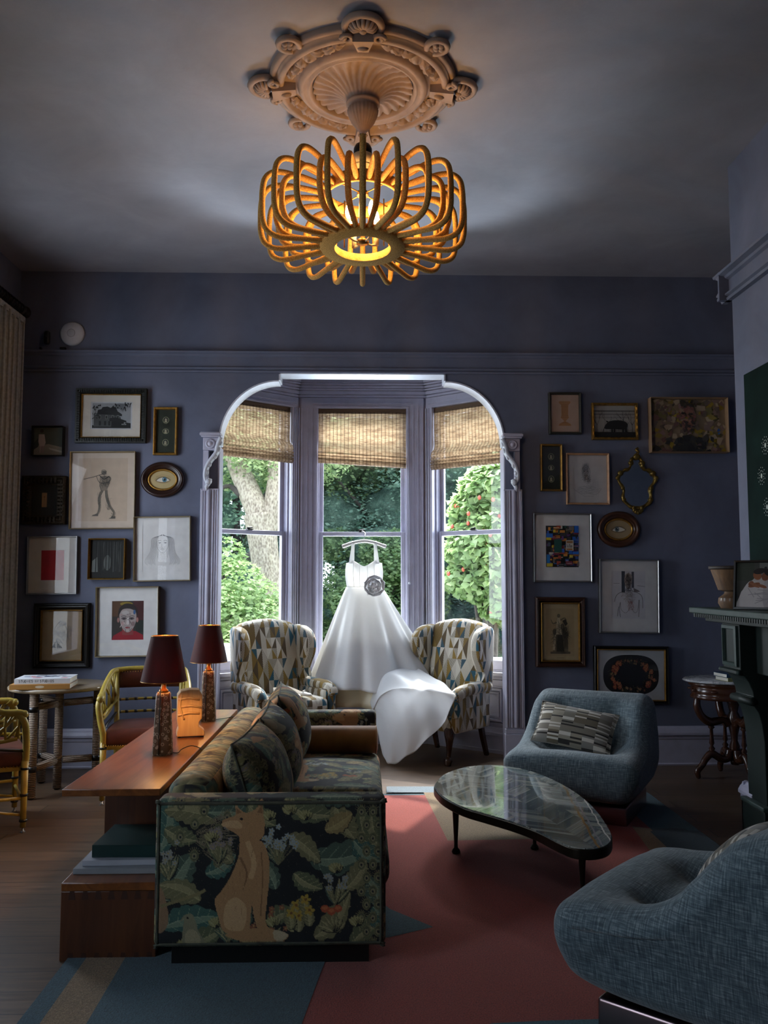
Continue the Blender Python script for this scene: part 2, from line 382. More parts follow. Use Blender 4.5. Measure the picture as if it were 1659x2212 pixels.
def window(k, side, a, b, o):
    M, L = frame_of(a, b); u0, u1 = o; T = .16
    g = G(); e = .12 if side == 'centre' else 0
    g.box(-e, L+e, 0, T, 0, Z0, M=M); g.box(-e, L+e, 0, T, Z1, 3.45, M=M); g.box(-e, u0, 0, T, Z0, Z1, M=M); g.box(u1, L+e, 0, T, Z0, Z1, M=M)
    struct(g.build('wall_bay_%s' % side, M_trim))
    # casing round the opening, stool, wainscot panel, cornice, skirting
    g = G()
    cw = {'left': (.10, L-u1), 'centre': (.165, .165), 'right': (u0, .10)}[side]
    for (p, q) in ((u0-cw[0], u0), (u1, u1+cw[1])):
        g.box(p, q, -.022, 0, Z0-.02, Z1, M=M)
        w = q-p
        for fr, t in ((.04, .036), (.34, .030), (.62, .03), (.88, .04)):
            g.box(p+w*fr, p+w*fr+.012, -t, -.021, Z0, Z1-.001, M=M)
    g.box(u0-cw[0], u1+cw[1], -.022, 0, Z1, Z1+.10, M=M); g.box(u0-.02, u1+.02, -.036, -.02, Z1, Z1+.014, M=M); g.box(u0-.05, u1+.05, -.032, -.02, Z1+.04, Z1+.052, M=M)
    g.box(u0-.04, u1+.04, -.05, .06, Z0-.03, Z0, M=M); g.box(u0-.03, u1+.03, -.03, 0, Z0-.06, Z0-.03, M=M)
    for (pu, pz, t, w) in ((.03, .12, .02, .05), (.08, .19, .013, .022), (.115, .225, .026, .016), (.15, .26, .012, .014)):
        x0, x1, z0, z1 = u0+pu-.03, u1-pu+.03, pz+.05, .66-pu*.9
        for bx in ((x0, x1, z0, z0+w), (x0, x1, z1-w, z1), (x0, x0+w, z0+w, z1-w), (x1-w, x1, z0+w, z1-w)): g.box(bx[0], bx[1], -t, 0, bx[2], bx[3], M=M)
    g.box(0, L, -.02, 0, 0, .15, M=M); g.box(0, L, -.032, 0, .0, .03, M=M); g.box(0, L, -.03, 0, .15, .175, M=M)
    for z, h, t in ((3.245, .02, .03), (3.27, .03, .05), (3.305, .015, .07), (3.325, .02, .085), (3.35, .015, .105), (3.37, .03, .12)): g.box(0, L, -t, 0, z, z+h, M=M)
    struct(g.build('trim_bay_%s' % side, M_trim))
    # sashes
    wn = struct(G().box(u0, u0+.012, .02, .14, Z0, Z1, M=M).box(u1-.012, u1, .02, .14, Z0, Z1, M=M).box(u0, u1, .02, .14, Z0, Z0+.012, M=M).box(u0, u1, .02, .14, Z1-.012, Z1, M=M).build('window_%d' % k, M_trim))
    for nm, n0, n1, zb, zt, br, tr in (('sash', .085, .12, ZM-.02, Z1-.012, .04, .05), ('sash', .045, .08, Z0+.012, ZM+.02, .085, .04)):
        g = G(); s_ = .038
        g.box(u0+.012, u0+.012+s_, n0, n1, zb, zt, M=M).box(u1-.012-s_, u1-.012, n0, n1, zb, zt, M=M)
        g.box(u0+.012+s_, u1-.012-s_, n0, n1, zb, zb+br, M=M).box(u0+.012+s_, u1-.012-s_, n0, n1, zt-tr, zt, M=M)
        sh = g.build(nm, M_trim, wn, bevel=.004, seg=1)
        G().box(u0+.03, u1-.03, (n0+n1)/2-.002, (n0+n1)/2+.002, zb+.02, zt-.02, M=M).build('glass', M_pane, sh)
    um = (u0+u1)/2
    G().box(um-.03, um+.03, .03, .075, ZM+.02, ZM+.028, M=M).tube([M @ Vector((um-.03, .05, ZM+.034)), M @ Vector((um+.025, .04, ZM+.04))], .007).build('sash_lock', M_dark, wn)
    return M, u0, u1
WIN = [window(i+1, *q) for i, q in enumerate(BAYS)]

# reeded pilasters at the sides of the opening
def pilaster(sx, k):
    g = G(); X = lambda a, b: (min(sx*a, sx*b), max(sx*a, sx*b))
    g.box(*X(1.175, 1.325), YB-.045, YB, .30, 2.26); g.box(*X(1.165, 1.335), YB-.06, YB, 0, .26); g.box(*X(1.17, 1.33), YB-.052, YB, .26, .30)
    g.box(*X(1.185, 1.20), YB, YB+WT, 0, 2.62)
    for x, r in ((1.186, .009), (1.207, .006), (1.226, .010), (1.262, .021), (1.297, .008), (1.314, .011)): g.tube([(sx*x, YB-.045, .31), (sx*x, YB-.045, 2.25)], r, 12)
    g.box(*X(1.318, 1.33), YB-.055, YB, .30, 2.26)
    struct(g.build('trim_pilaster_%d' % k, M_trim, bevel=.004, seg=1))
    t = thing('carved_bracket', 'pale carved scroll bracket on the %s side of the bay opening, under the arch' % ('left' if sx < 0 else 'right'), 'bracket', (sx*1.25, YB-.03, 2.24), 0, 'carved brackets of the bay opening')
    Y0, Y1 = -.05, .03
    G().box(-.085, .085, Y0-.03, .03, .455, .475).box(-.075, .075, Y0-.02, .03, .44, .455).box(-.08, .08, Y0-.025, .03, .475, .482).build('capital', M_trim, t, bevel=.005)
    b = G().box(-.062, .062, Y0, .03, .335, .44).build('block', M_trim, t, bevel=.006)
    r = G(); r.lathe([(.036, 0), (.042, .006), (.03, .012), (.026, .006), (.018, .012), (.006, .02), (0, .02)], 16, M=TM(0, Y0, .387) @ RM('X', 90)); r.build('rosette', M_trim, b)
    pts = spline([(-sx*.085, .44), (-sx*.06, .37), (-sx*.045, .31), (sx*.012, .23), (sx*.04, .15), (sx*.035, .09), (sx*.01, .07), (sx*.0, .10)], 6)
    s = G()
    for yy in (-.055, -.03, -.005): s.tube([(x, yy, z) for x, z in pts], [.02-.008*i/len(pts) for i in range(len(pts))], 8)
    for i in range(4, len(pts)-4, 5): x, z = pts[i]; s.ball((x-sx*.012, -.05, z), .022, 8, 6, sc=(.9, .8, 1.2))
    s.tube([(sx*.01, -.03, .07), (sx*.03, -.035, .03), (sx*.03, -.03, .0)], [.02, .016, .004], 8); s.ball((sx*.012, -.045, .075), .03, 10, 6)
    s.build('scroll', M_white, t)
    p = G().box(*( (.02, .062) if sx > 0 else (-.062, -.02)), -.03, .03, .0, .335).build('backing', M_trim, t)
pilaster(-1, 1); pilaster(1, 2)

# woven blinds
def blind_mat():
    g = N('woven_grass_blind'); t = g.n('TexCoord'); sp = g.n('SeparateXYZ'); g.l(t.outputs['UV'], sp.inputs[0]); u, v = sp.outputs[0], sp.outputs[1]
    cb = g.n('CombineXYZ'); g.put(cb.inputs[0], g.math('MULTIPLY', u, 14.0)); g.put(cb.inputs[1], g.math('MULTIPLY', v, 170.0))
    f = g.noise(cb.outputs[0], 1.0, 3, .6); cb2 = g.n('CombineXYZ'); g.put(cb2.inputs[0], g.math('MULTIPLY', u, 5.0)); g.put(cb2.inputs[1], g.math('MULTIPLY', v, 26.0)); f2 = g.noise(cb2.outputs[0], 1.0, 2)
    c = g.ramp(g.math('ADD', g.math('MULTIPLY', f, .7), g.math('MULTIPLY', f2, .3)), [(.3, (66, 50, 38)), (.45, (116, 94, 72)), (.58, (158, 136, 108)), (.72, (196, 178, 148))])
    th = g.math('LESS_THAN', g.math('FRACT', g.math('MULTIPLY', u, 24.0)), .1)
    th2 = g.math('LESS_THAN', g.math('FRACT', g.math('ADD', g.math('MULTIPLY', u, 24.0), .12)), .04)
    col = g.mix(g.math('MAXIMUM', th, th2), c, (58, 40, 28)); g.set(col, rough=.8); g.bump(f, .5, .004)
    tl = g.n('BsdfTranslucent'); g.l(col, tl.inputs[0]); mx = g.n('MixShader'); mx.inputs[0].default_value = .45; g.l(g.b.outputs[0], mx.inputs[1]); g.l(tl.outputs[0], mx.inputs[2])
    tr = g.n('BsdfTransparent'); hole = g.math('MULTIPLY', g.math('GREATER_THAN', f, .55), g.math('MULTIPLY', g.math('SUBTRACT', 1.0, th), .34)); m2 = g.n('MixShader'); g.l(hole, m2.inputs[0]); g.l(mx.outputs[0], m2.inputs[1]); g.l(tr.outputs[0], m2.inputs[2]); g.l(m2.outputs[0], g.out.inputs[0]); return g.m
M_blind = blind_mat()
def uv_from(o, fn):
    me = o.data; uv = me.uv_layers.new(name='UVMap'); 
    for lp in me.loops: uv.data[lp.index].uv = fn(me.vertices[lp.vertex_index].co)
for (M, u0, u1), side, zb, sk in zip(WIN, ('left', 'middle', 'right'), (2.60, 2.585, 2.54), (0, -.05, 0)):
    w = u1-u0; u0_, u1_ = u0+.004, u1-.004; Mi = M.inverted()
    t = thing('woven_blind', 'brown woven grass roman blind half drawn over the %s bay window' % side, 'blind', tuple(M @ Vector(((u0+u1)/2, 0, Z1))), 0, 'woven blinds of the bay')
    B = TM(*(-Vector(t.location)))
    zt = zb+.2
    prof = [(.0, Z1-.004)]+[(-.006*math.sin(k/9*PI), Z1-(Z1-zt)*k/10) for k in range(1, 10)]+[(-.012, zt), (-.05, zt-.03), (-.066, zt-.07)]
    # folds gathered at the foot
    for k in range(3): z = zt-.085-.03*k; prof += [(-.05, z), (-.072, z-.012), (-.07, z-.026)]
    prof += [(-.062, zb+.012), (-.045, zb), (-.02, zb+.01), (-.012, zb+.10)]
    g = G(); nU = 8
    def P(i, j):
        k = int(round(j*(len(prof)-1))); nn, z = prof[k]; u = u0_+(u1_-u0_)*i
        z = z+(sk*(i-.5) if z < zt+.01 else 0); return B @ (M @ Vector((u, nn, z)))
    g.grid(P, nU, len(prof)); o = g.build('slat_panel', M_blind, t)
    cum = [0]
    for p, q in zip(prof[:-1], prof[1:]): cum.append(cum[-1]+math.hypot(q[0]-p[0], q[1]-p[1]))
    me = o.data; uv = me.uv_layers.new(name='UVMap')
    for lp in me.loops: i, j = divmod(lp.vertex_index, len(prof)); uv.data[lp.index].uv = (i/(nU-1)*w*1.17, cum[j])
    hb = G().box(u0_, u1_, -.002, .03, Z1-.05, Z1-.003, M=B @ M).build('headrail', mat('blind_rail', (96, 74, 52), .7), t)
    if side == 'middle':
        G().tube([B @ (M @ Vector((u1_+.02, -.05, 2.9))), B @ (M @ Vector((u1_+.025, -.06, 2.2))), B @ (M @ Vector((u1_+.03, -.055, 1.5)))], .0022, 5).ball(tuple(B @ (M @ Vector((u1_+.03, -.055, 1.48)))), .012, 8, 6).build('cord', M_white, t)

# ------------------------------------------------------------------ wall devices
p = at_y(157, 722, YB); t = thing('wireless_dome', 'round white plastic dome fixed high on the wall above the picture rail', 'dome', (p.x, YB, p.z))
M_pl = mat('white_plastic', (196, 198, 205), .5)
G().lathe([(.10, 0), (.102, .012), (.09, .028), (.05, .036), (0, .038)], 36, M=RM('X', 90)).build('shell', M_pl, t); G().lathe([(.032, .036), (.034, .040), (.030, .041), (0, .0412)], 24, M=RM('X', 90)).build('centre_disc', mat('white_plastic_disc', (178, 180, 188), .5), t)
p = at_y(102, 730, YB-.05); t = thing('motion_sensor', 'small black pill-shaped sensor beside the round white dome', 'sensor', (p.x, YB, p.z))
G().rbox(.05, .04, .115, .019, c=(0, -.055, 0)).build('body', mat('black_plastic', (14, 15, 17), .35), t); G().box(-.03, -.012, -.05, 0, -.015, .015).build('arm', M_dark, t); G().ball((.0, -.0755, .01), .0035, 8, 6).build('lens', M_pl, t)
for i, (px, ww) in enumerate(((88, .02), (136, .05))):
    p = at_y(px, 755, YB-.03); tag(G().rbox(ww, .03, .022, .008, c=(p.x, YB-.03, 3.431)).build('clip', M_dark), 'small black clip on the picture rail under the %s' % ('black sensor' if i == 0 else 'round white dome'), 'clip', 'clips on the picture rail')
# ================================================================== CEILING MEDALLION AND ROPE PENDANT
M_plaster = mat('moulded_plaster', (150, 130, 118), .8, var=.12, vs=10, bump=.15, bs=40)
MC = (0.0, 4.29)
t = thing('ceiling_medallion', 'round moulded plaster ceiling medallion with shell ornaments above the rope pendant', 'medallion', (MC[0], MC[1], ZC))
G().lathe([(.485, .0), (.485, -.022), (.47, -.036), (.452, -.03), (.446, -.05), (.43, -.058), (.414, -.05), (.408, -.024), (.345, -.02), (.338, -.04), (.322, -.058), (.306, -.058), (.292, -.045), (.285, -.058), (.272, -.055), (.262, -.03), (.26, 0)], 96, caps=False).build('moulded_ring', M_plaster, t)
prof = [(.262, -.028), (.25, -.03), (.22, -.026), (.19, -.028), (.16, -.036), (.13, -.052), (.10, -.078), (.082, -.102), (.076, -.112)]
def flute(r, z, a):
    q = abs(math.sin(14*(a+(.262-r)*1.6))); k = min(1, max(0, (r-.07)/.12))
    return r*(1-.03*(1-q)*k), z-.018*q*k
G().lathe(prof, 224, fn=flute, caps=False).build('fluted_shell', M_plaster, t)
G().lathe([(.074, -.105), (.088, -.114), (.088, -.124), (.076, -.132), (.072, -.14), (.082, -.15), (.079, -.175), (.062, -.215), (.036, -.25), (.02, -.268), (.0, -.27)], 96, fn=lambda r, z, a: (r*(1-.06*abs(math.sin(12*a))) if -.24 < z < -.14 else r, z)).build('fluted_cup', M_plaster, t)
def leaf_relief(g, x, y, ang, l, w, h, z=-.03):
    M = TM(x, y, z) @ Matrix.Rotation(ang, 4, 'Z')
    g.grid(lambda u, v: M @ Vector((l*(u-.5)*(1)+.0, w*(v-.5)*math.sin(PI*min(.98, u*.9+.08))*(1+.22*math.sin(u*22)), -h*math.sin(PI*u)*(1-(2*v-1)**2)-.006*math.cos((2*v-1)*9)*math.sin(PI*u))), 18, 9)
for k in range(4):
    a = PI/2*k; M = Matrix.Rotation(a, 4, 'Z'); g = G()
    # hooded shell
    g.tube([M @ Vector((.50+.085*math.cos(q), .085*math.sin(q), -.03)) for q in [PI*(-.62+1.24*i/16) for i in range(17)]], .018, 8)
    for i in range(9):
        q = PI*(-.5+i/8); g.tube([M @ Vector((.50, 0, -.05)), M @ Vector((.50+.045*math.cos(q), .045*math.sin(q), -.055)), M @ Vector((.50+.07*math.cos(q), .07*math.sin(q), -.03))], [.006, .010, .011], 6)
    g.ball(tuple(M @ Vector((.50, 0, -.045))), .022, 10, 6)
    g.build('shell_ornament', M_plaster, t)
    g = G(); g.add([M @ Vector(p) for p in [(.35, -.028, -.02), (.35, .028, -.02), (.47, .055, -.02), (.47, -.055, -.02), (.35, -.026, -.06), (.35, .026, -.06), (.47, .05, -.085), (.47, -.05, -.085)]], [(4, 5, 6, 7), (0, 4, 7, 3), (1, 2, 6, 5), (0, 1, 5, 4), (3, 7, 6, 2)])
    for sg in (-1, 1):
        g.tube([M @ Vector((.455+.03*math.sin(q*1.0)*(1-q/12), sg*(.075+.03*math.cos(q)*(1-q/12)), -.06)) for q in [i*.5 for i in range(16)]], .011, 6)
    g.ball(tuple(M @ Vector((.40, 0, -.07))), .02, 8, 6, sc=(1.4, .8, 1)); g.build('keystone', M_plaster, t)
    M = Matrix.Rotation(a+PI/4, 4, 'Z'); g = G()
    g.tube([M @ Vector((.505+.05*math.cos(q), .05*math.sin(q), -.03)) for q in [PI*(-.85+1.7*i/16) for i in range(17)]], .016, 8)
    for (x, y) in ((.50, 0), (.515, .02), (.515, -.02), (.53, 0)): g.ball(tuple(M @ Vector((x, y, -.035))), .017, 8, 6)
    g.build('scroll_ornament', M_plaster, t)
    g = G(); g.lathe([(.038, 0), (.04, -.015), (.03, -.02), (.026, -.012), (.022, -.03), (.012, -.026), (.008, -.038), (0, -.04)], 16, M=M @ TM(.375, 0, -.02)); g.build('rosette', M_plaster, t)
    g = G()
    for sg in (-1, 1):
        for (r, da, l, w, tw) in ((.378, .17, .10, .06, .4), (.372, .33, .11, .055, -.3), (.385, .46, .07, .05, .7)):
            q = a+PI/4+sg*da; leaf_relief(g, r*math.cos(q), r*math.sin(q), q+PI/2+sg*tw, l, w, .026)
            g.ball((r*math.cos(q+sg*.07), r*math.sin(q+sg*.07), -.03), .014, 8, 6)
    g.build('acanthus_relief', M_plaster, t)

def rope_mat():
    g = N('woven_rope'); co = g.co('Object'); v = g.n('TexVoronoi'); g.l(co, v.inputs[0]); v.inputs['Scale'].default_value = 190
    g.set(g.ramp(v.outputs['Distance'], [(.1, (236, 192, 106)), (.6, (186, 138, 66))]), rough=.85); g.bump(v.outputs['Distance'], -.6, .003); return g.m
M_rope = rope_mat(); M_brass = mat('aged_brass', (150, 118, 66), .35, .9); M_cream = mat('cream_enamel', (214, 196, 160), .5)
PZ = 3.355
t = thing('rope_pendant', 'large round rope-wrapped pendant light glowing amber below the plaster medallion', 'pendant light', (0, 4.30, PZ)); t.rotation_euler = (R_(-3.0), 0, 0)
LL = spline([(.20, .155), (.30, .175), (.40, .192), (.47, .185), (.512, .145), (.525, .08), (.526, 0), (.522, -.07), (.50, -.125), (.44, -.152), (.34, -.145), (.19, -.13)], 4)
SS = spline([(.20, .135), (.28, .148), (.36, .155), (.415, .135), (.442, .09), (.447, .03), (.443, -.03), (.42, -.085), (.37, -.112), (.29, -.12), (.19, -.128)], 4)
for k in range(40):
    a = -PI/2+2*PI*k/40; pr = LL if k % 2 == 0 else SS
    G().tube([(r*math.cos(a), r*math.sin(a), z) for r, z in pr], .0152, 8, up=(-math.sin(a), math.cos(a), 0)).build('rope_loop', M_rope, t)
G().lathe([(.145, -.150), (.215, -.150), (.222, -.14), (.215, -.115), (.145, -.11), (.145, -.150)], 64, caps=False).build('bottom_ring', M_rope, t)
G().lathe([(.185, .12), (.205, .12), (.21, .15), (.205, .178), (.185, .178), (.185, .12)], 64, caps=False).build('top_ring', M_rope, t)
g = G()
for k in range(4): a = PI/4+PI/2*k; g.tube([(.02*math.cos(a), .02*math.sin(a), .15), (.19*math.cos(a), .19*math.sin(a), .15)], .004, 6)
g.lathe([(.03, .14), (.03, .16), (.0, .162)], 16); g.tube([(0, 0, .15), (0, 0, .31)], .006, 8)
for k in range(3): a = .4+2*PI/3*k; g.tube([(.12*math.cos(a), .12*math.sin(a), .15), (.12*math.cos(a), .12*math.sin(a), -.11)], .0035, 6)
g.lathe([(.0, -.125), (.032, -.12), (.032, -.105), (.0, -.10)], 16)
M_glow = N('bulb_glow'); M_glow.set((255, 220, 170), Emission_Strength=1.0); M_glow.b.inputs['Emission Color'].default_value = (1.0, .56, .20, 1); M_glow.b.inputs['Emission Strength'].default_value = 280; M_glow = M_glow.m
fr = g.build('spider_frame', M_brass, t)
for k in range(4):
    a = .55+PI/2*k; x, y = .085*math.cos(a), .085*math.sin(a)
    c = G().tube([(0, 0, -.112), (x*.6, y*.6, -.118), (x, y, -.105)], .006, 6).lathe([(.012, -.11), (.013, -.01), (.0, -.008)], 12, (x, y, 0)).build('candle_holder', M_cream, t)
    G().lathe([(.008, -.008), (.013, .006), (.0165, .028), (.013, .052), (.006, .074), (.0, .082)], 12, (x, y, 0)).build('bulb', M_glow, c)
G().lathe([(.058, .30), (.062, .345), (.055, .36), (.03, .375)], 32).lathe([(.022, .255), (.03, .27), (.05, .295), (.058, .30)], 32).build('cream_dome', M_cream, t)
G().lathe([(.036, .36), (.048, .372), (.048, .40), (.040, .418), (.012, .425), (.012, .47), (.016, .475), (.016, .49)], 24).build('black_canopy', M_dark, t)
# ================================================================== PICTURES ON THE BACK WALL
def ribbon(pts, w):
    P = [Vector((p[0], p[1])) for p in pts]; L, Rr = [], []
    for i in range(len(P)):
        t = (P[min(i+1, len(P)-1)]-P[max(i-1, 0)]); t = t.normalized() if t.length > 1e-9 else Vector((1, 0)); nn = Vector((-t.y, t.x))
        ww = (w[i] if isinstance(w, (list, tuple)) else w)/2; L.append(P[i]+nn*ww); Rr.append(P[i]-nn*ww)
    return L, Rr
class Art:
    """flat print: shapes laid in order on a sheet; coordinates run -1..1 over the sheet"""
    def __init__(s, hw, hh, y): s.g = G(); s.hw, s.hh, s.y, s.k, s.mats, s.idx = hw, hh, y, 0, [], {}
    def mi(s, c):
        c = tuple(int(max(0, min(255, x))) for x in c)
        if c not in s.idx: s.idx[c] = len(s.mats); s.mats.append(paint(c))
        return s.idx[c]
    def P(s, p): return (p[0]*s.hw, s.y-.00006*s.k, p[1]*s.hh)
    def poly(s, pts, c): s.k += 1; s.g.add([s.P(p) for p in pts], [tuple(range(len(pts)))], s.mi(c)); return s
    def rect(s, x0, y0, x1, y1, c): return s.poly([(x0, y0), (x1, y0), (x1, y1), (x0, y1)], c)
    def ell(s, x, y, rx, ry, c, n=28, rot=0):
        ca, sa = math.cos(rot), math.sin(rot); q = s.hw/s.hh
        return s.poly([(x+rx*math.cos(2*PI*i/n)*ca-ry*math.sin(2*PI*i/n)*sa/q*1, y+rx*math.cos(2*PI*i/n)*sa*q+ry*math.sin(2*PI*i/n)*ca) for i in range(n)], c)
    def line(s, pts, w, c, sm=True):
        """w in metres"""
        s.k += 1; pts = spline(pts, 4) if sm and len(pts) > 2 else pts
        M_ = [(p[0]*s.hw, p[1]*s.hh) for p in pts]
        if isinstance(w, (list, tuple)): w = [w[0]+(w[1]-w[0])*i/(len(M_)-1) for i in range(len(M_))]
        L, Rr = ribbon(M_, w); y = s.y-.00006*s.k; m = len(L)
        s.g.add([(a.x, y, a.y) for a in L]+[(a.x, y, a.y) for a in Rr], [(i, i+1, m+i+1, m+i) for i in range(m-1)], s.mi(c)); return s
    def scribble(s, x, y, rx, ry, n, w, c, rnd, ang=None):
        for _ in range(n):
            a = rnd.uniform(0, 2*PI); r = math.sqrt(rnd.random()); cx, cy = x+rx*r*math.cos(a), y+ry*r*math.sin(a); q = rnd.uniform(0, PI) if ang is None else ang+rnd.gauss(0, .3); l = rnd.uniform(.2, .6)
            s.line([(cx-rx*l*math.cos(q), cy-ry*l*math.sin(q)), (cx+rnd.gauss(0, .1)*rx, cy+rnd.gauss(0, .1)*ry), (cx+rx*l*math.cos(q), cy+ry*l*math.sin(q))], w, c)
        return s
M_gold = mat('old_gilding', (158, 118, 52), .38, .75, var=.25, vs=40, bump=.2, bs=120)
M_gold2 = mat('pale_gilt_metal', (176, 160, 128), .3, .85)
M_silver = mat('brushed_silver_frame', (168, 168, 166), .28, .9)
M_ebony = mat('ebonised_wood', (22, 20, 18), .35)
M_walnut = mat('walnut_frame', (58, 34, 22), .35, var=.3, vs=20, stretch=(1, 1, 6))
M_oakf = mat('pale_oak_frame', (178, 136, 98), .5, var=.15, vs=20)
M_blackribbed = mat('black_ribbed_frame', (26, 27, 22), .4)
M_bronze = mat('dark_bronze_frame', (52, 42, 28), .45, .5, var=.4, vs=60, bump=.8, bs=70, bd=.01)
M_matb = mat('ivory_mount', (214, 208, 196), .85); M_matw = mat('white_mount', (222, 222, 220), .85)
M_pglass = pane('picture_glass', f0=.035)
def frame_mesh(hw, hh, prof, mi=0, g=None):
    g = g or G(); m = len(prof); vs = []
    for sx, sz in ((-1, -1), (1, -1), (1, 1), (-1, 1)):
        for i, dep in prof: vs.append((sx*(hw-i), -dep, sz*(hh-i)))
    g.add(vs, [(c*m+(k+1) % m, c*m+k, ((c+1) % 4)*m+k, ((c+1) % 4)*m+(k+1) % m) for c in range(4) for k in range(m)], mi); return g
def picture(label, rect, fw, fm, depth=.022, prof=None, liner=None, mount=None, mw=None, art=None, glass=True, roll=0, ribs=0, sheet=(214, 208, 196), cat='picture', bev=None):
    depth *= 1.5
    a, b = at_y(rect[0], rect[1], YB-.03), at_y(rect[2], rect[3], YB-.03); hw, hh = abs(b.x-a.x)/2, abs(a.z-b.z)/2
    t = thing('framed_picture', label, cat, ((a.x+b.x)/2, YB, (a.z+b.z)/2), 0); t.rotation_euler = (0, R_(roll), 0)
    prof = [(q[0]*fw, q[1]*depth) for q in prof] if prof else [(0, 0), (0, depth), (fw*.25, depth), (fw, depth*.72), (fw, 0)]
    g = frame_mesh(hw, hh, prof)
    if ribs:
        for L, ax in ((2*hw, 0), (2*hh, 1)):
            k = int(L/ribs)
            for sg in (-1, 1):
                for i in range(k):
                    p = -L/2+L*(i+.5)/k
                    c = (p, sg*(hh-fw*.5)) if ax == 0 else (sg*(hw-fw*.5), p)
                    d = (ribs*.28, fw*.3) if ax == 0 else (fw*.3, ribs*.28)
                    if abs(p) < L/2-fw*.7: g.box(c[0]-d[0], c[0]+d[0], -depth*1.05, -depth*.5, c[1]-d[1], c[1]+d[1])
    g.build('frame', fm, t, bevel=.0015 if not ribs else 0, seg=1)
    iw, ih = hw-fw, hh-fw; yb = -depth*.35
    if liner:
        lw, lm = liner; frame_mesh(hw-fw, hh-fw, [(0, 0), (0, depth*.8), (lw*.4, depth*.85), (lw, depth*.45), (lw, 0)]).build('gilt_liner', lm, t); iw -= lw; ih -= lw
    if mount:
        l, r, tp, bt = mw if isinstance(mw, tuple) else (mw, mw, mw, mw)
        x0, x1, z0, z1 = -iw+l, iw-r, -ih+bt, ih-tp
        g = G(); g.box(-iw, iw, yb-.002, yb, z1, ih).box(-iw, iw, yb-.002, yb, -ih, z0).box(-iw, x0, yb-.002, yb, z0, z1).box(x1, iw, yb-.002, yb, z0, z1); g.build('mount', mount, t)
        cx, cz, aw, ah = (x0+x1)/2, (z0+z1)/2, (x1-x0)/2, (z1-z0)/2
    else: cx, cz, aw, ah = 0, 0, iw, ih
    A = Art(aw, ah, -.0005); A.rect(-1, -1, 1, 1, sheet)
    if art: art(A)
    A.y = 0; o = A.g.build('artwork', A.mats, t, (cx, yb+.001, cz))
    if glass: G().box(-iw, iw, yb-.0075, yb-.0062, -ih, ih).build('glass', M_pglass, t)
    return t
rnd = random.Random(5)
def art_house(A):
    A.rect(-1, -1, 1, 1, (196, 198, 200)).rect(-.93, -.92, .93, .90, (150, 153, 156))
    A.poly([(-.93, -.92), (.93, -.92), (.93, -.55), (.7, -.5), (.5, -.75), (-.3, -.8), (-.93, -.7)], (24, 26, 26))
    A.poly([(-.85, -.8), (-.85, .05), (-.62, .12), (.25, .12), (.45, -.15), (.45, -.8)], (72, 74, 74))
    A.poly([(-.7, .1), (-.66, .42), (-.5, .46), (-.44, .62), (-.2, .66), (-.05, .56), (.05, .66), (.2, .6), (.28, .32), (.5, .1), (.5, -.05), (-.1, .06)], (30, 32, 33))
    for x in (-.62, -.3, .0, .25): A.rect(x, -.25, x+.11, .03, (118, 120, 118)).rect(x+.02, -.22, x+.09, -.02, (20, 22, 22))
    for x in (-.6, -.35, -.15): A.rect(x, -.72, x+.1, -.4, (28, 30, 30))
    A.poly([(-.1, -.2), (.2, -.12), (.72, -.38), (.72, -.5), (-.1, -.4)], (22, 24, 24)); A.rect(.0, -.82, .6, -.42, (14, 15, 15))
    for x in (.5, .58, .66): A.rect(x, -.68, x+.05, -.6, (170, 172, 172))
    for i in range(46):
        x, y = (rnd.uniform(-.93, -.55), rnd.uniform(-.2, .88)) if i < 22 else (rnd.uniform(.05, .92), rnd.uniform(.35, .88))
        A.ell(x, y, rnd.uniform(.03, .09), rnd.uniform(.02, .06), (22, 24, 24), 7, rnd.uniform(0, 3))
    for i in range(8): A.line([(.15, .5+.04*i), (.4, .5+.05*i), (.55+.03*i, .25+.07*i)], .0016, (22, 24, 24))
def art_cameos(A):
    for z in (.52, .0, -.53):
        rx, ry = .34, (.16 if z else .125)
        A.ell(0, z, rx+.05, ry+.018, (38, 52, 34)); A.ell(0, z, rx, ry, (130, 132, 104)).ell(0, z, rx-.07, ry-.024, (30, 38, 36))
        A.ell(-.02, z+.03, .10, .05, (168, 164, 138), 12).poly([(-.16, z-.09), (-.1, z+.02), (.06, z+.0), (.14, z-.07), (.1, z-.1)], (160, 156, 130)).ell(.1, z+.01, .05, .05, (120, 112, 92), 10)
        A.rect(-.18, z-.11, .18, z-.10, (150, 146, 120))
def art_bather(A):
    A.rect(-1, -1, 1, 1, (84, 88, 76)).poly([(-1, -.35), (0, -.2), (1, -.45), (1, -1), (-1, -1)], (150, 142, 124)).poly([(.0, -.45), (1, -.72), (1, -.85), (.1, -.6)], (190, 182, 166))
    A.poly([(-1, -.1), (-.7, .25), (-.7, -.4), (-1, -.6)], (56, 62, 56))
    A.ell(-.48, .74, .12, .13, (58, 44, 38)).poly([(-.68, .5), (-.3, .5), (-.2, -.1), (-.3, -.35), (-.62, -.35), (-.7, 0)], (196, 176, 164)).poly([(-.6, -.35), (-.48, -.35), (-.5, -.8), (-.6, -.85)], (176, 150, 138)).poly([(-.44, -.35), (-.3, -.35), (-.32, -.82), (-.42, -.8)], (166, 142, 130))
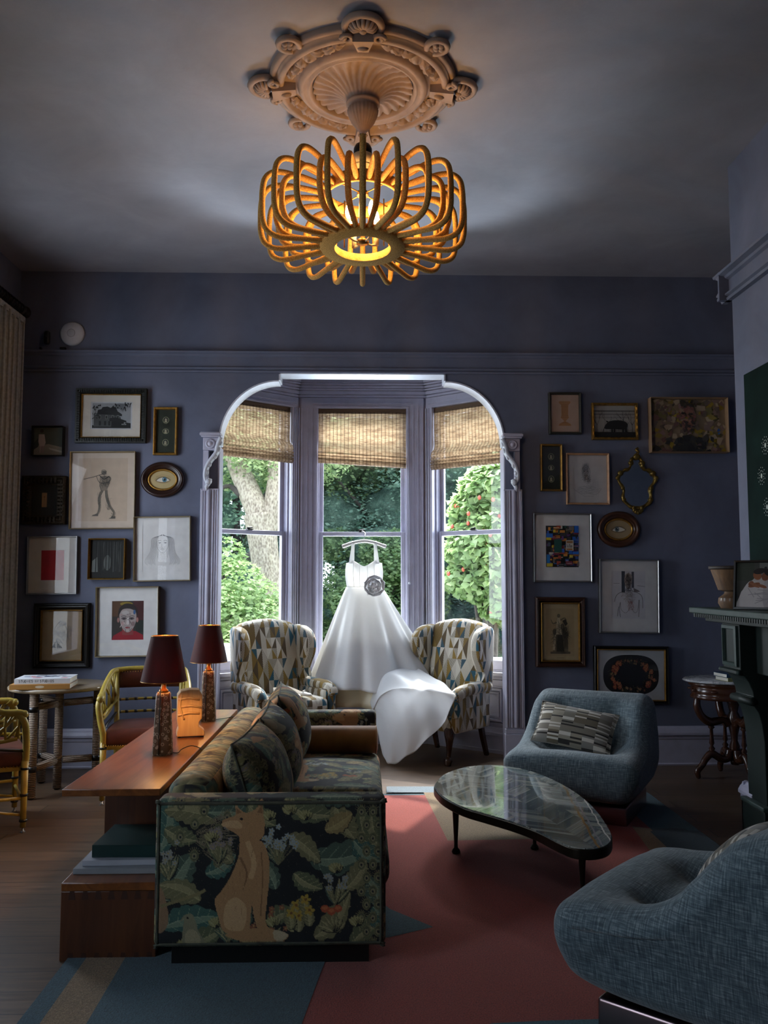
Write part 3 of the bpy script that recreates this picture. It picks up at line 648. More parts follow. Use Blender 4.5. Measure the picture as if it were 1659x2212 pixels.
def art_flute(A):
    A.rect(-.78, -.82, .78, .86, (196, 176, 154)); c = (52, 54, 52); d = (96, 92, 84)
    body = [(-.08, .38), (.2, .38), (.22, .22), (.14, .06), (.14, -.02), (-.06, -.0), (-.12, .12), (-.04, .24)]
    A.poly(body, (140, 128, 112))
    A.ell(.02, .47, .085, .058, (120, 112, 100)).line([(-.06, .5), (-.03, .54), (.05, .54), (.1, .5)], .003, c)
    A.line([(-.62, .30), (-.3, .36), (.0, .44)], .0045, c, False)
    A.line([(.18, .37), (.02, .3), (-.12, .40)], [.009, .005], c).line([(.2, .36), (.24, .3), (.16, .22), (-.1, .2), (-.22, .38)], [.009, .004], d)
    for L in ([(-.02, .0), (-.12, -.2), (-.10, -.45), (-.16, -.62), (-.3, -.66)], [(.1, .0), (.12, -.2), (.22, -.42), (.36, -.6), (.3, -.72)]):
        A.line(L, [.02, .006], (112, 106, 94)).line([(x-.03, y) for x, y in L], .002, c).line([(x+.04, y) for x, y in L], .0025, c)
    for (x, y, s_) in ((-.24, -.665, -1), (.31, -.735, -1)): A.poly([(x-.12, y-.02), (x+.1, y-.02), (x+.1, y+.05), (x+.02, y+.04)], (96, 92, 84))
    A.scribble(.06, .22, .14, .16, 34, .0014, c, rnd).scribble(.05, .46, .08, .06, 14, .0014, c, rnd).scribble(-.1, -.25, .06, .2, 18, .0013, c, rnd).scribble(.18, -.3, .08, .22, 18, .0013, c, rnd).scribble(.31, -.66, .06, .05, 8, .0018, c, rnd)
    A.line([(.2, .38), (.2, .2), (.13, .04)], .003, c).line([(-.08, .38), (-.1, .16), (-.06, .0)], .003, c)
def art_card(A):
    A.rect(-.42, -.72, .42, .72, (178, 138, 92)); A.ell(.0, .3, .12, .08, (120, 84, 52)).line([(0, .25), (.05, .0), (-.05, -.2)], .002, (120, 84, 52)).line([(-.1, .05), (.1, .1)], .0015, (120, 84, 52))
def art_red(A): A.rect(-1, -1, 1, 1, (186, 22, 36))
def art_forest(A):
    A.rect(-1, -1, 1, 1, (20, 23, 22))
    for i in range(26):
        x = rnd.uniform(-.95, .95); v = rnd.randint(28, 66) if abs(x) < .75 else 24; y0 = rnd.uniform(-.8, -.3); A.line([(x, y0), (x+rnd.gauss(0, .02), .2), (x+rnd.gauss(0, .03), .9)], [rnd.uniform(.004, .012), .003], (v, v+3, v))
    A.poly([(-.95, -.7), (-.55, -.7), (-.6, .1), (-.9, -.1)], (96, 102, 98)); A.ell(.0, -.2, .22, .4, (78, 84, 80)).rect(-1, -1, 1, -.68, (15, 17, 16))
    for x in (-.7, -.45, -.3, -.1, .08, .2, .45, .7): A.line([(x, -.9), (x+.02, 0), (x-.01, 1)], .007, (16, 18, 17))
def art_woman(A):
    c = (112, 114, 116); d = (70, 72, 76)
    A.line([(-.3, .35), (-.27, .05), (-.12, -.14), (.0, -.19), (.14, -.13), (.28, .08), (.3, .35)], .0018, c)
    for sx in (-1, 1):
        for i in range(11):
            b = .30+.035*i*.75; w = rnd.uniform(.01, .03)
            A.line([(sx*.02, .62-.006*i), (sx*(b-.04), .45), (sx*(b+w), .1), (sx*(b+.02*i*.5), -.2), (sx*(b+.1+.022*i), -.5), (sx*(.35+.05*i), -.72+.02*(i % 4))], .0011, c)
        A.line([(sx*.22, .24), (sx*.14, .27), (sx*.06, .245)], .0022, d).ell(sx*.14, .235, .035, .018, d, 10).line([(sx*.24, .33), (sx*.12, .36), (sx*.06, .33)], .002, d)
        A.line([(sx*.22, -.1), (sx*.24, -.4)], .0015, c)
    A.line([(-.03, .2), (-.05, .05), (.0, .03), (.04, .05)], .0016, c).line([(-.09, -.03), (0, -.015), (.09, -.03)], .0025, d).line([(-.06, -.06), (.0, -.075), (.06, -.06)], .0015, c)
def art_old(A):
    c = (70, 60, 48); A.rect(-1, -1, 1, 1, (166, 142, 104)); A.scribble(.0, .45, .2, .14, 40, .0016, c, rnd).scribble(-.1, .0, .3, .3, 40, .0015, (96, 84, 66), rnd).scribble(-.25, -.35, .25, .2, 16, .003, c, rnd).scribble(.3, .15, .25, .3, 30, .0014, (110, 98, 80), rnd)
    A.poly([(-.5, -.5), (-.35, -.3), (-.3, -.5)], c).poly([(-.25, -.5), (-.2, -.3), (.05, -.52)], c); A.line([(-.15, .55), (-.4, .2), (-.45, -.3)], .002, c).line([(.1, .5), (.3, .1), (.2, -.4)], .002, c)
def art_portrait(A):
    A.rect(-1, -1, 1, 1, (52, 48, 44)).rect(-1, .2, -.3, 1, (86, 58, 34)).rect(.35, 0, 1, 1, (70, 30, 30)).rect(.5, -.6, 1, .0, (30, 42, 36)).ell(-.1, .85, .4, .1, (140, 120, 40))
    A.poly([(-1, -1), (-.9, -.78), (-.4, -.55), (.5, -.55), (.95, -.75), (1, -1)], (150, 26, 40))
    A.poly([(-.35, -.75), (-.35, -.4), (.35, -.4), (.35, -.75)], (140, 60, 60))
    A.poly(spline([(-.52, .35), (-.48, -.1), (-.3, -.45), (.0, -.62), (.3, -.45), (.5, -.1), (.52, .35), (.3, .62), (-.25, .64)], 4, True), (168, 156, 152))
    A.poly(spline([(-.6, .2), (-.55, .6), (-.2, .85), (.3, .82), (.6, .55), (.6, .2), (.48, .45), (.1, .6), (-.35, .55)], 4, True), (40, 34, 32))
    for sx in (-1, 1): A.ell(sx*.24, .1, .17, .07, (96, 86, 88), 14).ell(sx*.24, .08, .07, .035, (30, 28, 30), 12).line([(sx*.42, .2), (sx*.24, .24), (sx*.08, .18)], .004, (52, 44, 42)).ell(sx*.6, .02, .07, .13, (170, 120, 112), 12)
    A.poly([(-.04, .15), (.06, .15), (.1, -.18), (.0, -.24), (-.1, -.18)], (206, 198, 196)).poly([(.06, .1), (.2, -.1), (.12, -.22)], (118, 104, 106)).ell(.0, -.37, .16, .045, (150, 62, 70)).ell(-.32, -.15, .12, .1, (184, 150, 146), 12).ell(.34, -.18, .12, .12, (138, 116, 116), 12).ell(0, -.52, .12, .05, (188, 176, 172)).ell(.42, .42, .08, .12, (60, 96, 140), 10).ell(-.15, .4, .22, .1, (186, 178, 176))
    for i in range(26): A.line([(x := rnd.uniform(-.45, .45), y := rnd.uniform(-.5, .55)), (x+rnd.gauss(0, .08), y+rnd.gauss(0, .08))], rnd.uniform(.002, .006), rnd.choice([(196, 188, 186), (120, 108, 110), (176, 130, 124), (90, 80, 82)]), False)
def art_urn(A):
    c = (176, 124, 72); A.poly([(-.44, .62), (-.34, .66), (.34, .66), (.44, .62), (.36, .52), (.26, .46), (.24, -.12), (.30, -.22), (.08, -.38), (.08, -.44), (.4, -.56), (.46, -.66), (-.46, -.66), (-.4, -.56), (-.08, -.44), (-.08, -.38), (-.30, -.22), (-.24, -.12), (-.26, .46), (-.36, .52)], c)
    for y in (.46, .38, -.10, -.2, -.5): A.line([(-.26, y), (.26, y)], .0025, (120, 78, 44), False)
    for x in (-.15, -.05, .05, .15): A.line([(x, .36), (x, -.08)], .0025, (140, 94, 52), False)
def branch(A, x, y, a, l, w, d, c):
    x2, y2 = x+l*math.cos(a), y+l*math.sin(a)*1.3; A.line([(x, y), (x2, y2)], [w, w*.6], c, False)
    if d > 0:
        for k in range(2 if d < 3 else 3): branch(A, x2, y2, a+rnd.uniform(-.75, .75), l*rnd.uniform(.6, .85), w*.6, d-1, c)
def art_pig(A):
    A.rect(-1, -1, 1, 1, (178, 176, 168)); k = (20, 20, 20)
    for y, v in ((.7, 120), (.5, 140), (.3, 158)): A.rect(-1, y-.1, 1, y+.02, (v, v-2, v-6))
    for x, a in ((-.88, 1.5), (-.6, 1.2), (.88, 1.65), (.6, 1.9)): branch(A, x, -.7, a, .36, .005, 4, k)
    A.rect(-1, -1, 1, -.68, k)
    A.poly(spline([(-.52, -.36), (-.4, -.12), (-.2, .02), (.1, .06), (.4, .02), (.58, -.12), (.6, -.32), (.5, -.5), (.3, -.52), (-.1, -.5), (-.35, -.5), (-.5, -.48)], 4, True), k)
    for x in (-.2, -.08, .34, .48): A.rect(x, -.72, x+.09, -.4, k)
    A.poly([(-.4, -.1), (-.46, .04), (-.3, -.02)], k).line([(.6, -.2), (.66, -.12), (.63, -.06)], .002, k)
    for i in range(14): A.line([(-1+i*.15, -.7), (-1+i*.15+rnd.gauss(0, .02), -.5)], .0016, k, False)
    A.line([(-.3, -.58), (.8, -.58)], .002, k, False)
def art_abstract(A):
    pal = [(150, 132, 62), (122, 112, 70), (166, 146, 120), (150, 120, 118), (110, 96, 84), (132, 110, 98), (92, 84, 52), (176, 158, 130), (160, 136, 40), (120, 88, 82)]
    A.rect(-1, -1, 1, 1, (140, 122, 96))
    def dab(x, y, c, s): a = rnd.uniform(0, PI); q = [(x+s*rnd.uniform(.6, 1.2)*math.cos(a+k*PI/2+rnd.gauss(0, .3)), y+1.4*s*rnd.uniform(.5, 1.2)*math.sin(a+k*PI/2+rnd.gauss(0, .3))) for k in range(4)]; A.poly([(max(-1, min(1, p[0])), max(-1, min(1, p[1]))) for p in q], c)
    for i in range(240): dab(rnd.uniform(-1, 1), rnd.uniform(-1, 1), rnd.choice(pal), rnd.uniform(.05, .14))
    for i in range(60): dab(rnd.gauss(-.02, .28), rnd.uniform(-1, -.45)-.04*abs(rnd.gauss(0, 1)), rnd.choice([(44, 46, 46), (58, 58, 56), (36, 38, 40), (70, 66, 60)]), rnd.uniform(.07, .15))
    for i in range(70): r = math.sqrt(rnd.random()); a = rnd.uniform(0, 2*PI); dab(-.05+.22*r*math.cos(a), .28+.52*r*math.sin(a), rnd.choice([(150, 104, 86), (126, 84, 74), (98, 72, 68), (170, 128, 108), (70, 56, 54), (140, 92, 84)]), rnd.uniform(.03, .08))
    for i in range(20): dab(-.05+rnd.gauss(0, .12), .80+rnd.gauss(0, .06), rnd.choice([(50, 44, 38), (66, 58, 44)]), .05)
    for i in range(16): dab(-.02+rnd.gauss(0, .08), -.02+rnd.gauss(0, .1), (62, 52, 50), .05)
    A.ell(-.15, .45, .05, .04, (30, 26, 26), 10); A.ell(.07, .42, .05, .04, (40, 32, 30), 10); dab(.78, -.2, (44, 92, 160), .07); dab(.8, -.3, (60, 110, 170), .05)
def art_pencil(A):
    c = (130, 130, 132); A.scribble(-.1, .36, .2, .26, 90, .0012, c, rnd).scribble(-.05, .0, .2, .16, 50, .0014, (104, 104, 108), rnd).scribble(.0, -.45, .55, .16, 60, .0011, (160, 160, 162), rnd).scribble(.3, -.2, .22, .3, 34, .0011, (170, 170, 172), rnd)
    A.line([(-.3, .4), (-.27, .14), (-.1, -.04), (.08, .1), (.1, .4), (-.1, .58), (-.3, .4)], .002, (100, 100, 104)).line([(-.75, -.4), (-.4, -.62), (0, -.6), (.4, -.66), (.7, -.4)], .0016, c).line([(-.5, -.55), (-.2, -.72), (.3, -.72)], .0014, c)
    for x in (-.18, -.02): A.ell(x, .32, .035, .02, (86, 86, 90), 10)
def art_collage(A):
    pal = [(40, 40, 46), (60, 60, 64), (150, 60, 40), (176, 110, 40), (46, 84, 160), (30, 90, 170), (186, 170, 40), (24, 70, 62), (120, 40, 60), (110, 100, 90), (180, 176, 166), (70, 84, 96), (90, 50, 110), (200, 130, 50), (26, 28, 34)]
    A.rect(-1, -1, 1, 1, (46, 46, 50))
    for i in range(150):
        x, y = rnd.uniform(-1, .9), rnd.uniform(-1, .95); w, h = rnd.uniform(.08, .4), rnd.uniform(.05, .22); A.rect(x, y, min(1, x+w), min(1, y+h), rnd.choice(pal))
        if i % 3 == 0:
            for k in range(3): A.line([(x+.02, y+h*(.2+.25*k)), (min(.98, x+w*.9), y+h*(.2+.25*k))], .0012, rnd.choice([(20, 20, 22), (210, 206, 196)]), False)
    A.rect(-.52, -.3, -.06, .34, (22, 74, 66)).rect(.72, .66, .98, 1, (24, 92, 176)).rect(-1, .42, -.6, .62, (30, 96, 180)).rect(-1, .3, -.7, .42, (190, 176, 40)).rect(-.98, -.82, -.78, -.4, (20, 104, 170)).rect(-.98, -.98, -.62, -.82, (190, 170, 50)).rect(.6, -.38, .98, -.26, (30, 100, 190)).rect(-.05, -.3, .1, -.12, (40, 90, 170))
    A.rect(.2, -.2, .66, .3, (186, 180, 168)).rect(.24, .16, .62, .26, (140, 100, 60)).rect(.24, -.18, .6, -.1, (150, 104, 60))
    k = (20, 20, 22)   # the scrap reads Win
    A.line([(.26, .12), (.29, -.06), (.33, .06), (.37, -.06), (.40, .12)], .004, k, False).line([(.45, .05), (.45, -.06)], .004, k, False).rect(.435, .08, .465, .11, k).line([(.50, -.06), (.50, .05), (.56, .05), (.57, -.06)], .004, k, False)
def art_ink(A):
    c = (56, 52, 54); b = (70, 60, 56); A.rect(-.4, .1, -.2, 1, (60, 70, 82)).rect(.2, .3, .34, .98, (70, 74, 84)).poly([(.3, .3), (.6, .2), (.7, .14), (.35, .12)], (110, 100, 100))
    A.poly(spline([(-.2, .8), (-.22, .5), (-.1, .28), (.08, .26), (.2, .5), (.22, .8), (.0, .92)], 4, True), (176, 164, 152))
    A.scribble(.0, .6, .18, .26, 70, .0018, b, rnd).scribble(.0, .2, .16, .12, 26, .0022, c, rnd).scribble(.0, .0, .4, .12, 34, .0015, (150, 138, 130), rnd).scribble(.12, -.45, .2, .2, 26, .0018, (150, 84, 74), rnd).scribble(.0, -.2, .3, .2, 30, .0014, (150, 144, 140), rnd)
    A.line([(-.14, .3), (-.2, .18), (-.6, .06), (-.78, -.1), (-.84, -.3)], .0035, c).line([(.14, .3), (.2, .18), (.62, .06), (.8, -.12), (.82, -.55)], .0035, c)
    A.line([(-.5, -.3), (-.46, -.6), (-.2, -.76), (.0, -.62), (.06, -.5)], .0022, c).line([(.14, -.5), (.3, -.72), (.48, -.7), (.56, -.45), (.6, -.2)], .0022, c)
    A.line([(-.5, -.3), (-.56, -.6), (-.5, -.94)], .0035, c).line([(-.6, -.5), (-.68, -.9)], .0035, c).line([(.62, -.2), (.6, -.6), (.58, -.92)], .0035, c)
    for sx in (-.09, .1): A.ell(sx, .62, .05, .03, c, 10)
    A.line([(-.06, .42), (.0, .44), (.08, .42)], .003, c).line([(.0, .62), (.03, .5), (-.02, .5)], .002, c).line([(-.9, .48), (-.55, .48)], .0025, c, False).line([(.5, .4), (.95, .36)], .0025, c, False)
def art_statue(A):
    A.rect(-.78, -.86, .78, .84, (172, 150, 110)); c = (64, 58, 46); m = (116, 104, 78); h = (200, 182, 146)
    A.rect(-.55, -.78, .55, -.7, (96, 86, 66)).poly([(-.42, -.7), (-.36, -.2), (-.2, .25), (.2, .3), (.4, -.1), (.44, -.7)], m)
    A.ell(-.08, .58, .09, .07, m, 16).poly([(-.14, .5), (-.02, .5), (.02, .3), (.1, -.1), (-.25, -.1), (-.22, .3)], h).line([(-.2, .34), (-.4, .3), (-.5, .44)], [.014, .006], m).line([(.02, .42), (.25, .5), (.36, .4)], [.014, .006], m)
    A.poly([(.12, .4), (.3, .46), (.42, .3), (.3, .2)], c).poly([(-.15, -.1), (.12, -.1), (.22, -.7), (-.22, -.7)], c).ell(.3, .1, .1, .09, m, 14).poly([(.2, .0), (.4, .0), (.44, -.6), (.2, -.6)], (96, 86, 66)).ell(-.32, -.0, .1, .12, (104, 92, 70), 14).line([(-.3, -.1), (-.36, -.65)], .02, h)
    A.scribble(.0, -.2, .42, .5, 90, .0015, c, rnd).scribble(.3, -.1, .14, .4, 30, .002, c, rnd).line([(-.2, -.92), (.2, -.92)], .003, (120, 106, 80), False)
def art_wreath(A):
    k = (20, 21, 20); q = A.hh/A.hw; rx, ry = .84, .82; pts = []
    for i in range(48): a = 2*PI*i/48; c_, s_ = math.cos(a), math.sin(a); pts.append((rx*math.copysign(abs(c_)**.72, c_), ry*math.copysign(abs(s_)**.8, s_)))
    A.poly(pts, k)
    for i in range(170):
        a = rnd.uniform(0, 2*PI); r = rnd.uniform(.66, .92); x, y = .72*r*math.cos(a), .74*r*math.sin(a); A.line([(x, y), (x+rnd.gauss(0, .05), y+rnd.gauss(0, .07))], .004, rnd.choice([(58, 62, 48), (72, 70, 50), (48, 56, 50), (90, 76, 58)]), False)
    for i in range(86):
        a = 2*PI*i/86+rnd.gauss(0, .04); x, y = .58*math.cos(a), .58*math.sin(a); big = abs(abs(math.cos(a))-.8) < .16; s = rnd.uniform(.05, .085) if big else rnd.uniform(.025, .045); c = rnd.choice([(150, 74, 52), (166, 96, 66), (136, 60, 48)] if big else [(120, 84, 64), (104, 62, 56), (140, 112, 80)])
        x += rnd.gauss(0, .05); y += rnd.gauss(0, .06)
        for j in range(6): b = j*PI/3; A.ell(x+s*.7*math.cos(b)*q, y+s*.9*math.sin(b), s*.4*q, s*.5, c if j % 2 else tuple(int(v*.8) for v in c), 7)
        A.ell(x, y, s*.3*q, s*.35, (170, 130, 70), 7)
FLAT = [(0, 0), (0, 1), (.3, 1.0), (.45, .85), (.75, .8), (1, .55), (1, 0)]
ROUND = [(0, 0), (0, .7), (.15, .95), (.4, 1), (.7, .9), (1, .6), (1, 0)]
STEP = [(0, 0), (0, .75), (.12, .9), (.3, 1), (.42, .8), (.6, .85), (.8, .6), (.86, .5), (1, .45), (1, 0)]
picture('black and white house photograph in a wide black ribbed frame, highest on the left', (165, 839, 315, 957), .046, M_blackribbed, .03, FLAT, (.008, M_gold), M_matb, (.066, .066, .055, .062), art_house, ribs=.014)
picture('three cameos on green in a tall gilt frame above the blue eye', (332, 879, 382, 983), .022, M_gold, .028, ROUND, sheet=(34, 44, 30), art=art_cameos)
picture('small square painting of a bather from behind in a thin black frame', (72, 921, 137, 985), .007, M_ebony, .045, art=art_bather, glass=False, sheet=(84, 88, 76))
picture('large tan drawing of a walking flute player in a thin pale gilt frame', (153, 975, 290, 1143), .010, M_gold2, .03, sheet=(206, 190, 172), art=art_flute, roll=-.5)
picture('tan card on black in a wide dark ornate bronze frame beside the curtain', (49, 1028, 141, 1133), .075, M_bronze, .04, STEP, mount=mat('black_mount', (16, 17, 18), .8), mw=(.055, .055, .04, .045), art=art_card, sheet=(20, 20, 20), ribs=.03)
picture('white mounted print of a plain red rectangle in a silver frame', (60, 1158, 165, 1284), .011, M_silver, .03, ROUND, mount=M_matb, mw=(.10, .10, .105, .105), art=art_red, roll=-.6)
picture('small near-black forest painting in a thin gilt frame below the flute player', (193, 1163, 270, 1252), .012, M_gold, .04, art=art_forest, glass=False, sheet=(20, 22, 22))
picture('line drawing of a long-haired woman on white in a silver gilt frame', (290, 1115, 411, 1256), .012, M_gold2, .035, ROUND, mount=M_matw, mw=(.06, .06, .065, .07), art=art_woman, sheet=(222, 222, 220), roll=-.9)
picture('brown paper sketch in a wide dark wooden frame low beside the curtain', (75, 1303, 191, 1443), .055, M_ebony, .035, STEP, (.010, M_gold), art=art_old, sheet=(166, 142, 104), roll=-.4)
picture('painted face with a red collar, white mounted, beside the front lamp shade', (209, 1267, 342, 1419), .012, M_gold2, .04, ROUND, mount=M_matw, mw=(.115, .115, .105, .125), art=art_portrait, roll=-.7)
picture('ochre print of an urn in a thin dark olive frame', (1185, 847, 1257, 938), .020, mat('dark_olive_frame', (42, 40, 32), .4), .03, ROUND, sheet=(190, 160, 138), art=art_urn)
picture('black pig silhouette among bare trees in a gilt bamboo frame', (1278, 870, 1379, 950), .022, M_gold, .03, ROUND, sheet=(178, 176, 168), art=art_pig, ribs=.05)
picture('wide blurred oil portrait in ochre and mauve dabs, highest at the far right', (1401, 860, 1571, 979), .010, mat('blond_box_frame', (150, 122, 92), .5), .055, art=art_abstract, glass=False)
picture('three cameos on dark green in a tall gilt frame, right of the bay', (1167, 959, 1216, 1061), .018, M_gold, .03, ROUND, sheet=(30, 36, 30), art=art_cameos, roll=.4)
picture('faint pencil portrait on white paper in a pale wooden frame', (1223, 979, 1317, 1090), .015, M_oakf, .03, sheet=(206, 204, 202), art=art_pencil, roll=.3)
picture('bright paper collage, white mounted in a silver frame right of the bay', (1151, 1108, 1280, 1258), .016, M_silver, .03, ROUND, mount=M_matw, mw=(.092, .092, .09, .11), art=art_collage, roll=.4)
picture('ink sketch of a bare-shouldered bust in a silver frame', (1292, 1208, 1425, 1368), .014, M_silver, .035, ROUND, mount=M_matw, mw=(.095, .095, .085, .105), art=art_ink, sheet=(212, 212, 216), roll=.9)
picture('sepia engraving of a statue group in a dark wooden frame', (1156, 1290, 1266, 1441), .045, M_walnut, .035, STEP, (.012, M_gold), art=art_statue, sheet=(182, 160, 120), roll=.4)
picture('black oval of embroidered flowers on white, framed in black, lowest on right', (1282, 1396, 1447, 1521), .026, M_ebony, .03, STEP, (.010, M_gold), art=art_wreath, sheet=(200, 203, 204), roll=.8)

def oval(label, rect, wood, flipx, warm):
    a, b = at_y(rect[0], rect[1], YB-.02), at_y(rect[2], rect[3], YB-.02); hw, hh = abs(b.x-a.x)/2, abs(a.z-b.z)/2
    t = thing('oval_picture', label, 'picture', ((a.x+b.x)/2, YB, (a.z+b.z)/2), 0, 'oval painted eyes')
    D = .062; ring = lambda pr: [Vector((0, 0, 0))] and pr
    def el(g, pr, mi=0):
        return g.lathe(pr, 64, M=Matrix.Diagonal((1, 1, 1, 1)) @ RM('X', 90), fn=lambda r, z, q: None) if False else g.grid(lambda u, v: ((hw-pr[int(round(v*(len(pr)-1)))][0])*math.cos(2*PI*u), -pr[int(round(v*(len(pr)-1)))][1], (hh-pr[int(round(v*(len(pr)-1)))][0])*math.sin(2*PI*u)), 64, len(pr), mi, cu=True)
    el(G(), [(0, 0), (0, .015), (.008, .03), (.02, .036), (.032, .030), (.036, .022), (.046, .024), (.054, .018), (.06, .008)]).build('frame', wood, t)
    el(G(), [(.058, .006), (.062, .016), (.072, .014), (.076, .004)]).build('gilt_liner', M_gold, t)
    iw, ih = hw-.07, hh-.07; A = Art(iw, ih, -.004); c = (176, 158, 112) if warm else (150, 132, 98); A.ell(0, 0, 1, 1, c, 48)
    f = flipx; sh = tuple(int(v*.8) for v in c)
    A.ell(0, .0, .62, .38, tuple(int(v*.93) for v in c), 32).poly(spline([(-.55, -.05), (-.3, .28), (.0, .36), (.3, .28), (.55, -.02), (.3, -.3), (.0, -.36), (-.3, -.28)], 4, True), sh)
    A.poly(spline([(-.46, -.08), (-.25, .16), (.0, .24), (.25, .17), (.48, -.04), (.2, -.2), (.0, -.23), (-.25, -.2)], 4, True), (206, 204, 190))
    A.ell(f*.12, .03, .17, .20*iw/ih, (70, 118, 136) if warm else (84, 104, 110), 24).ell(f*.12, .03, .08, .09*iw/ih, (16, 18, 20), 16).ell(f*.06, .1, .03, .04, (220, 224, 226), 8)
    A.line([(-.52, -.1), (-.26, .18), (.0, .27), (.26, .2), (.54, -.04)], .0035, (78, 60, 44)).line([(-.4, -.16), (.0, -.25), (.4, -.14)], .0015, (120, 90, 66)).line([(-.5, .3), (-.1, .5), (.3, .44), (.6, .22)], [.003, .0015], (140, 116, 84))
    A.g.build('artwork', A.mats, t)
oval('oval painting of a blue eye in a dark wooden frame, left of the bay', (304, 997, 398, 1075), mat('dark_mahogany', (44, 26, 20), .25), 1, True)
oval('oval painting of a grey eye in a brown wooden frame under the ornate mirror', (1290, 1104, 1385, 1183), mat('brown_mahogany', (66, 38, 24), .3), -1, False)

# gilt cartouche mirror
a, b = at_y(1330, 968, YB-.02), at_y(1422, 1112, YB-.02); cx, cz, hw, hh = (a.x+b.x)/2, (a.z+b.z)/2, (b.x-a.x)/2, (a.z-b.z)/2
t = thing('wall_mirror', 'small mirror in a curvy gilt cartouche frame, right of the pencil portrait', 'mirror', (cx, YB, cz))
M_brz = mat('antique_gilt', (122, 100, 48), .35, .8, var=.3, vs=30)
half = [(.0, .70), (.14, .72), (.26, .62), (.30, .46), (.42, .36), (.60, .34), (.80, .22), (.93, .10), (.88, -.02), (.72, -.16), (.66, -.3), (.70, -.46), (.62, -.62), (.40, -.74), (.18, -.80), (.0, -.80)]
out = half+[(-x, z) for x, z in half[1:-1]][::-1]
pts = spline([(x*hw, z*hh) for x, z in out], 5, True)
A = G().add([(x, -.008, z) for x, z in pts], [tuple(range(len(pts)))]); A.build('mirror_glass', mat('mirror_silvering', (200, 205, 210), .03, 1.0), t)
g = G(); g.tube([(x, -.02, z) for x, z in pts], [.0125+.004*math.sin(i*.55) for i in range(len(pts))], 8, closed=True); g.tube([(x*.93, -.017, z*.95) for x, z in pts], .006, 6, closed=True)
for (x, z, r) in ((.28, .55, .022), (-.28, .55, .022), (.8, .24, .022), (-.8, .24, .024), (.95, .1, .018), (-.95, .1, .018), (.7, -.2, .017), (-.7, -.2, .017), (.66, -.55, .018), (-.66, -.55, .018)): g.ball((x*hw, -.024, z*hh), r, 8, 6, sc=(1.1, .7, 1))
g.build('frame', M_brz, t)
g = G(); g.tube(spline([(-.1*hw, -.02, .7*hh), (-.02*hw, -.03, .8*hh), (.08*hw, -.03, .88*hh), (.0, -.02, .95*hh), (.1*hw, -.02, 1.0*hh)], 5), .011, 8).ball((0, -.03, .74*hh), .026, 10, 6, sc=(1.2, .7, 1)); g.build('crest', M_brz, t)
g = G()
for i in range(7): q = PI*(i/6); g.ball((.20*hw*math.cos(q), -.028, -.80*hh-.035*math.sin(q)), .018, 8, 6, sc=(1, .8, 1.2))
g.ball((0, -.03, -.93*hh), .014, 8, 6, sc=(.8, .8, 1.6)); g.build('pendant_leaf', M_brz, t)
# ================================================================== RUG
def rugmat(name, col, fleck=None):
    g = N(name); co = g.co('Object'); f = g.noise(co, 170, 3, .7); f2 = g.noise(co, 3.2, 4)
    d = tuple(int(x*.62) for x in col); c = g.ramp(f, [(.3, d), (.62, col), (.8, fleck or tuple(min(255, int(x*1.15)) for x in col))])
    g.set(g.mix(g.math('MULTIPLY', f2, .3), c, d), rough=.95, Sheen_Weight=.15); g.bump(f, .7, .006); return g.m
RUGM = [rugmat('rug_teal', (74, 104, 114)), rugmat('rug_coral', (176, 78, 66)), rugmat('rug_tan_fleck', (158, 132, 98), (206, 186, 150)), rugmat('rug_pale_blue', (138, 152, 160)), rugmat('rug_deep_teal', (46, 72, 82)), rugmat('rug_blue', (70, 122, 140)), rugmat('rug_rose', (150, 88, 98))]
g = G(); g.box(-1.16, 2.02, 1.6, 6.14, .0, .012, 0)
lay = [0]
def patch(pts, mi):
    lay[0] += 1; g.add([(x, y, .0122+.0002*lay[0]) for x, y in pts], [tuple(range(len(pts)))], mi)
W2 = lambda *P: [tuple(at_z(px, py, .012)[:2]) for px, py in P]
patch([(-.84, 3.2), (-.88, 6.1), (1.75, 6.1), (1.72, 2.9), (1.0, 1.7), (-.1, 1.7)], 1)                      # broad coral field
patch(W2((835, 1699), (1010, 1699), (1010, 1712), (835, 1712)), 3)                                       # pale far strip
patch(W2((915, 1712), (967, 1816), (1176, 1812), (1130, 1712)), 2)                                          # tan wedge under the table
patch(W2((1365, 1785), (1405, 1790), (1475, 1870), (1420, 1860)), 2); patch([(1.72, 5.2), (2.02, 5.2), (2.02, 3.0), (1.66, 3.3)], 4); patch(W2((1405, 1790), (1480, 1790), (1600, 1880), (1475, 1870)), 4)
patch(W2((800, 1930), (842, 1964), (936, 2003), (838, 2026), (780, 2030)), 0)                                # teal point by the sofa
patch([(-1.16, 1.6), (-1.16, 3.9), (-.86, 3.9)]+W2((716, 2040), (652, 2212))+[(-.24, 1.6)], 0)
patch([(-1.07, 1.6), (-1.09, 3.9), (-.94, 3.9), (-.90, 1.6)], 2)
patch(W2((1060, 2212), (1180, 2206), (1395, 2200))+[(1.0, 2.5), (.4, 2.5)], 5)
patch([(.2, 2.86), (.86, 2.94), (.9, 2.5), (.3, 2.5)], 5)
rug = g.build('area_rug', RUGM); tag(rug, 'large rug in coral, teal and flecked tan blocks lying under the sofa and coffee table', 'rug')

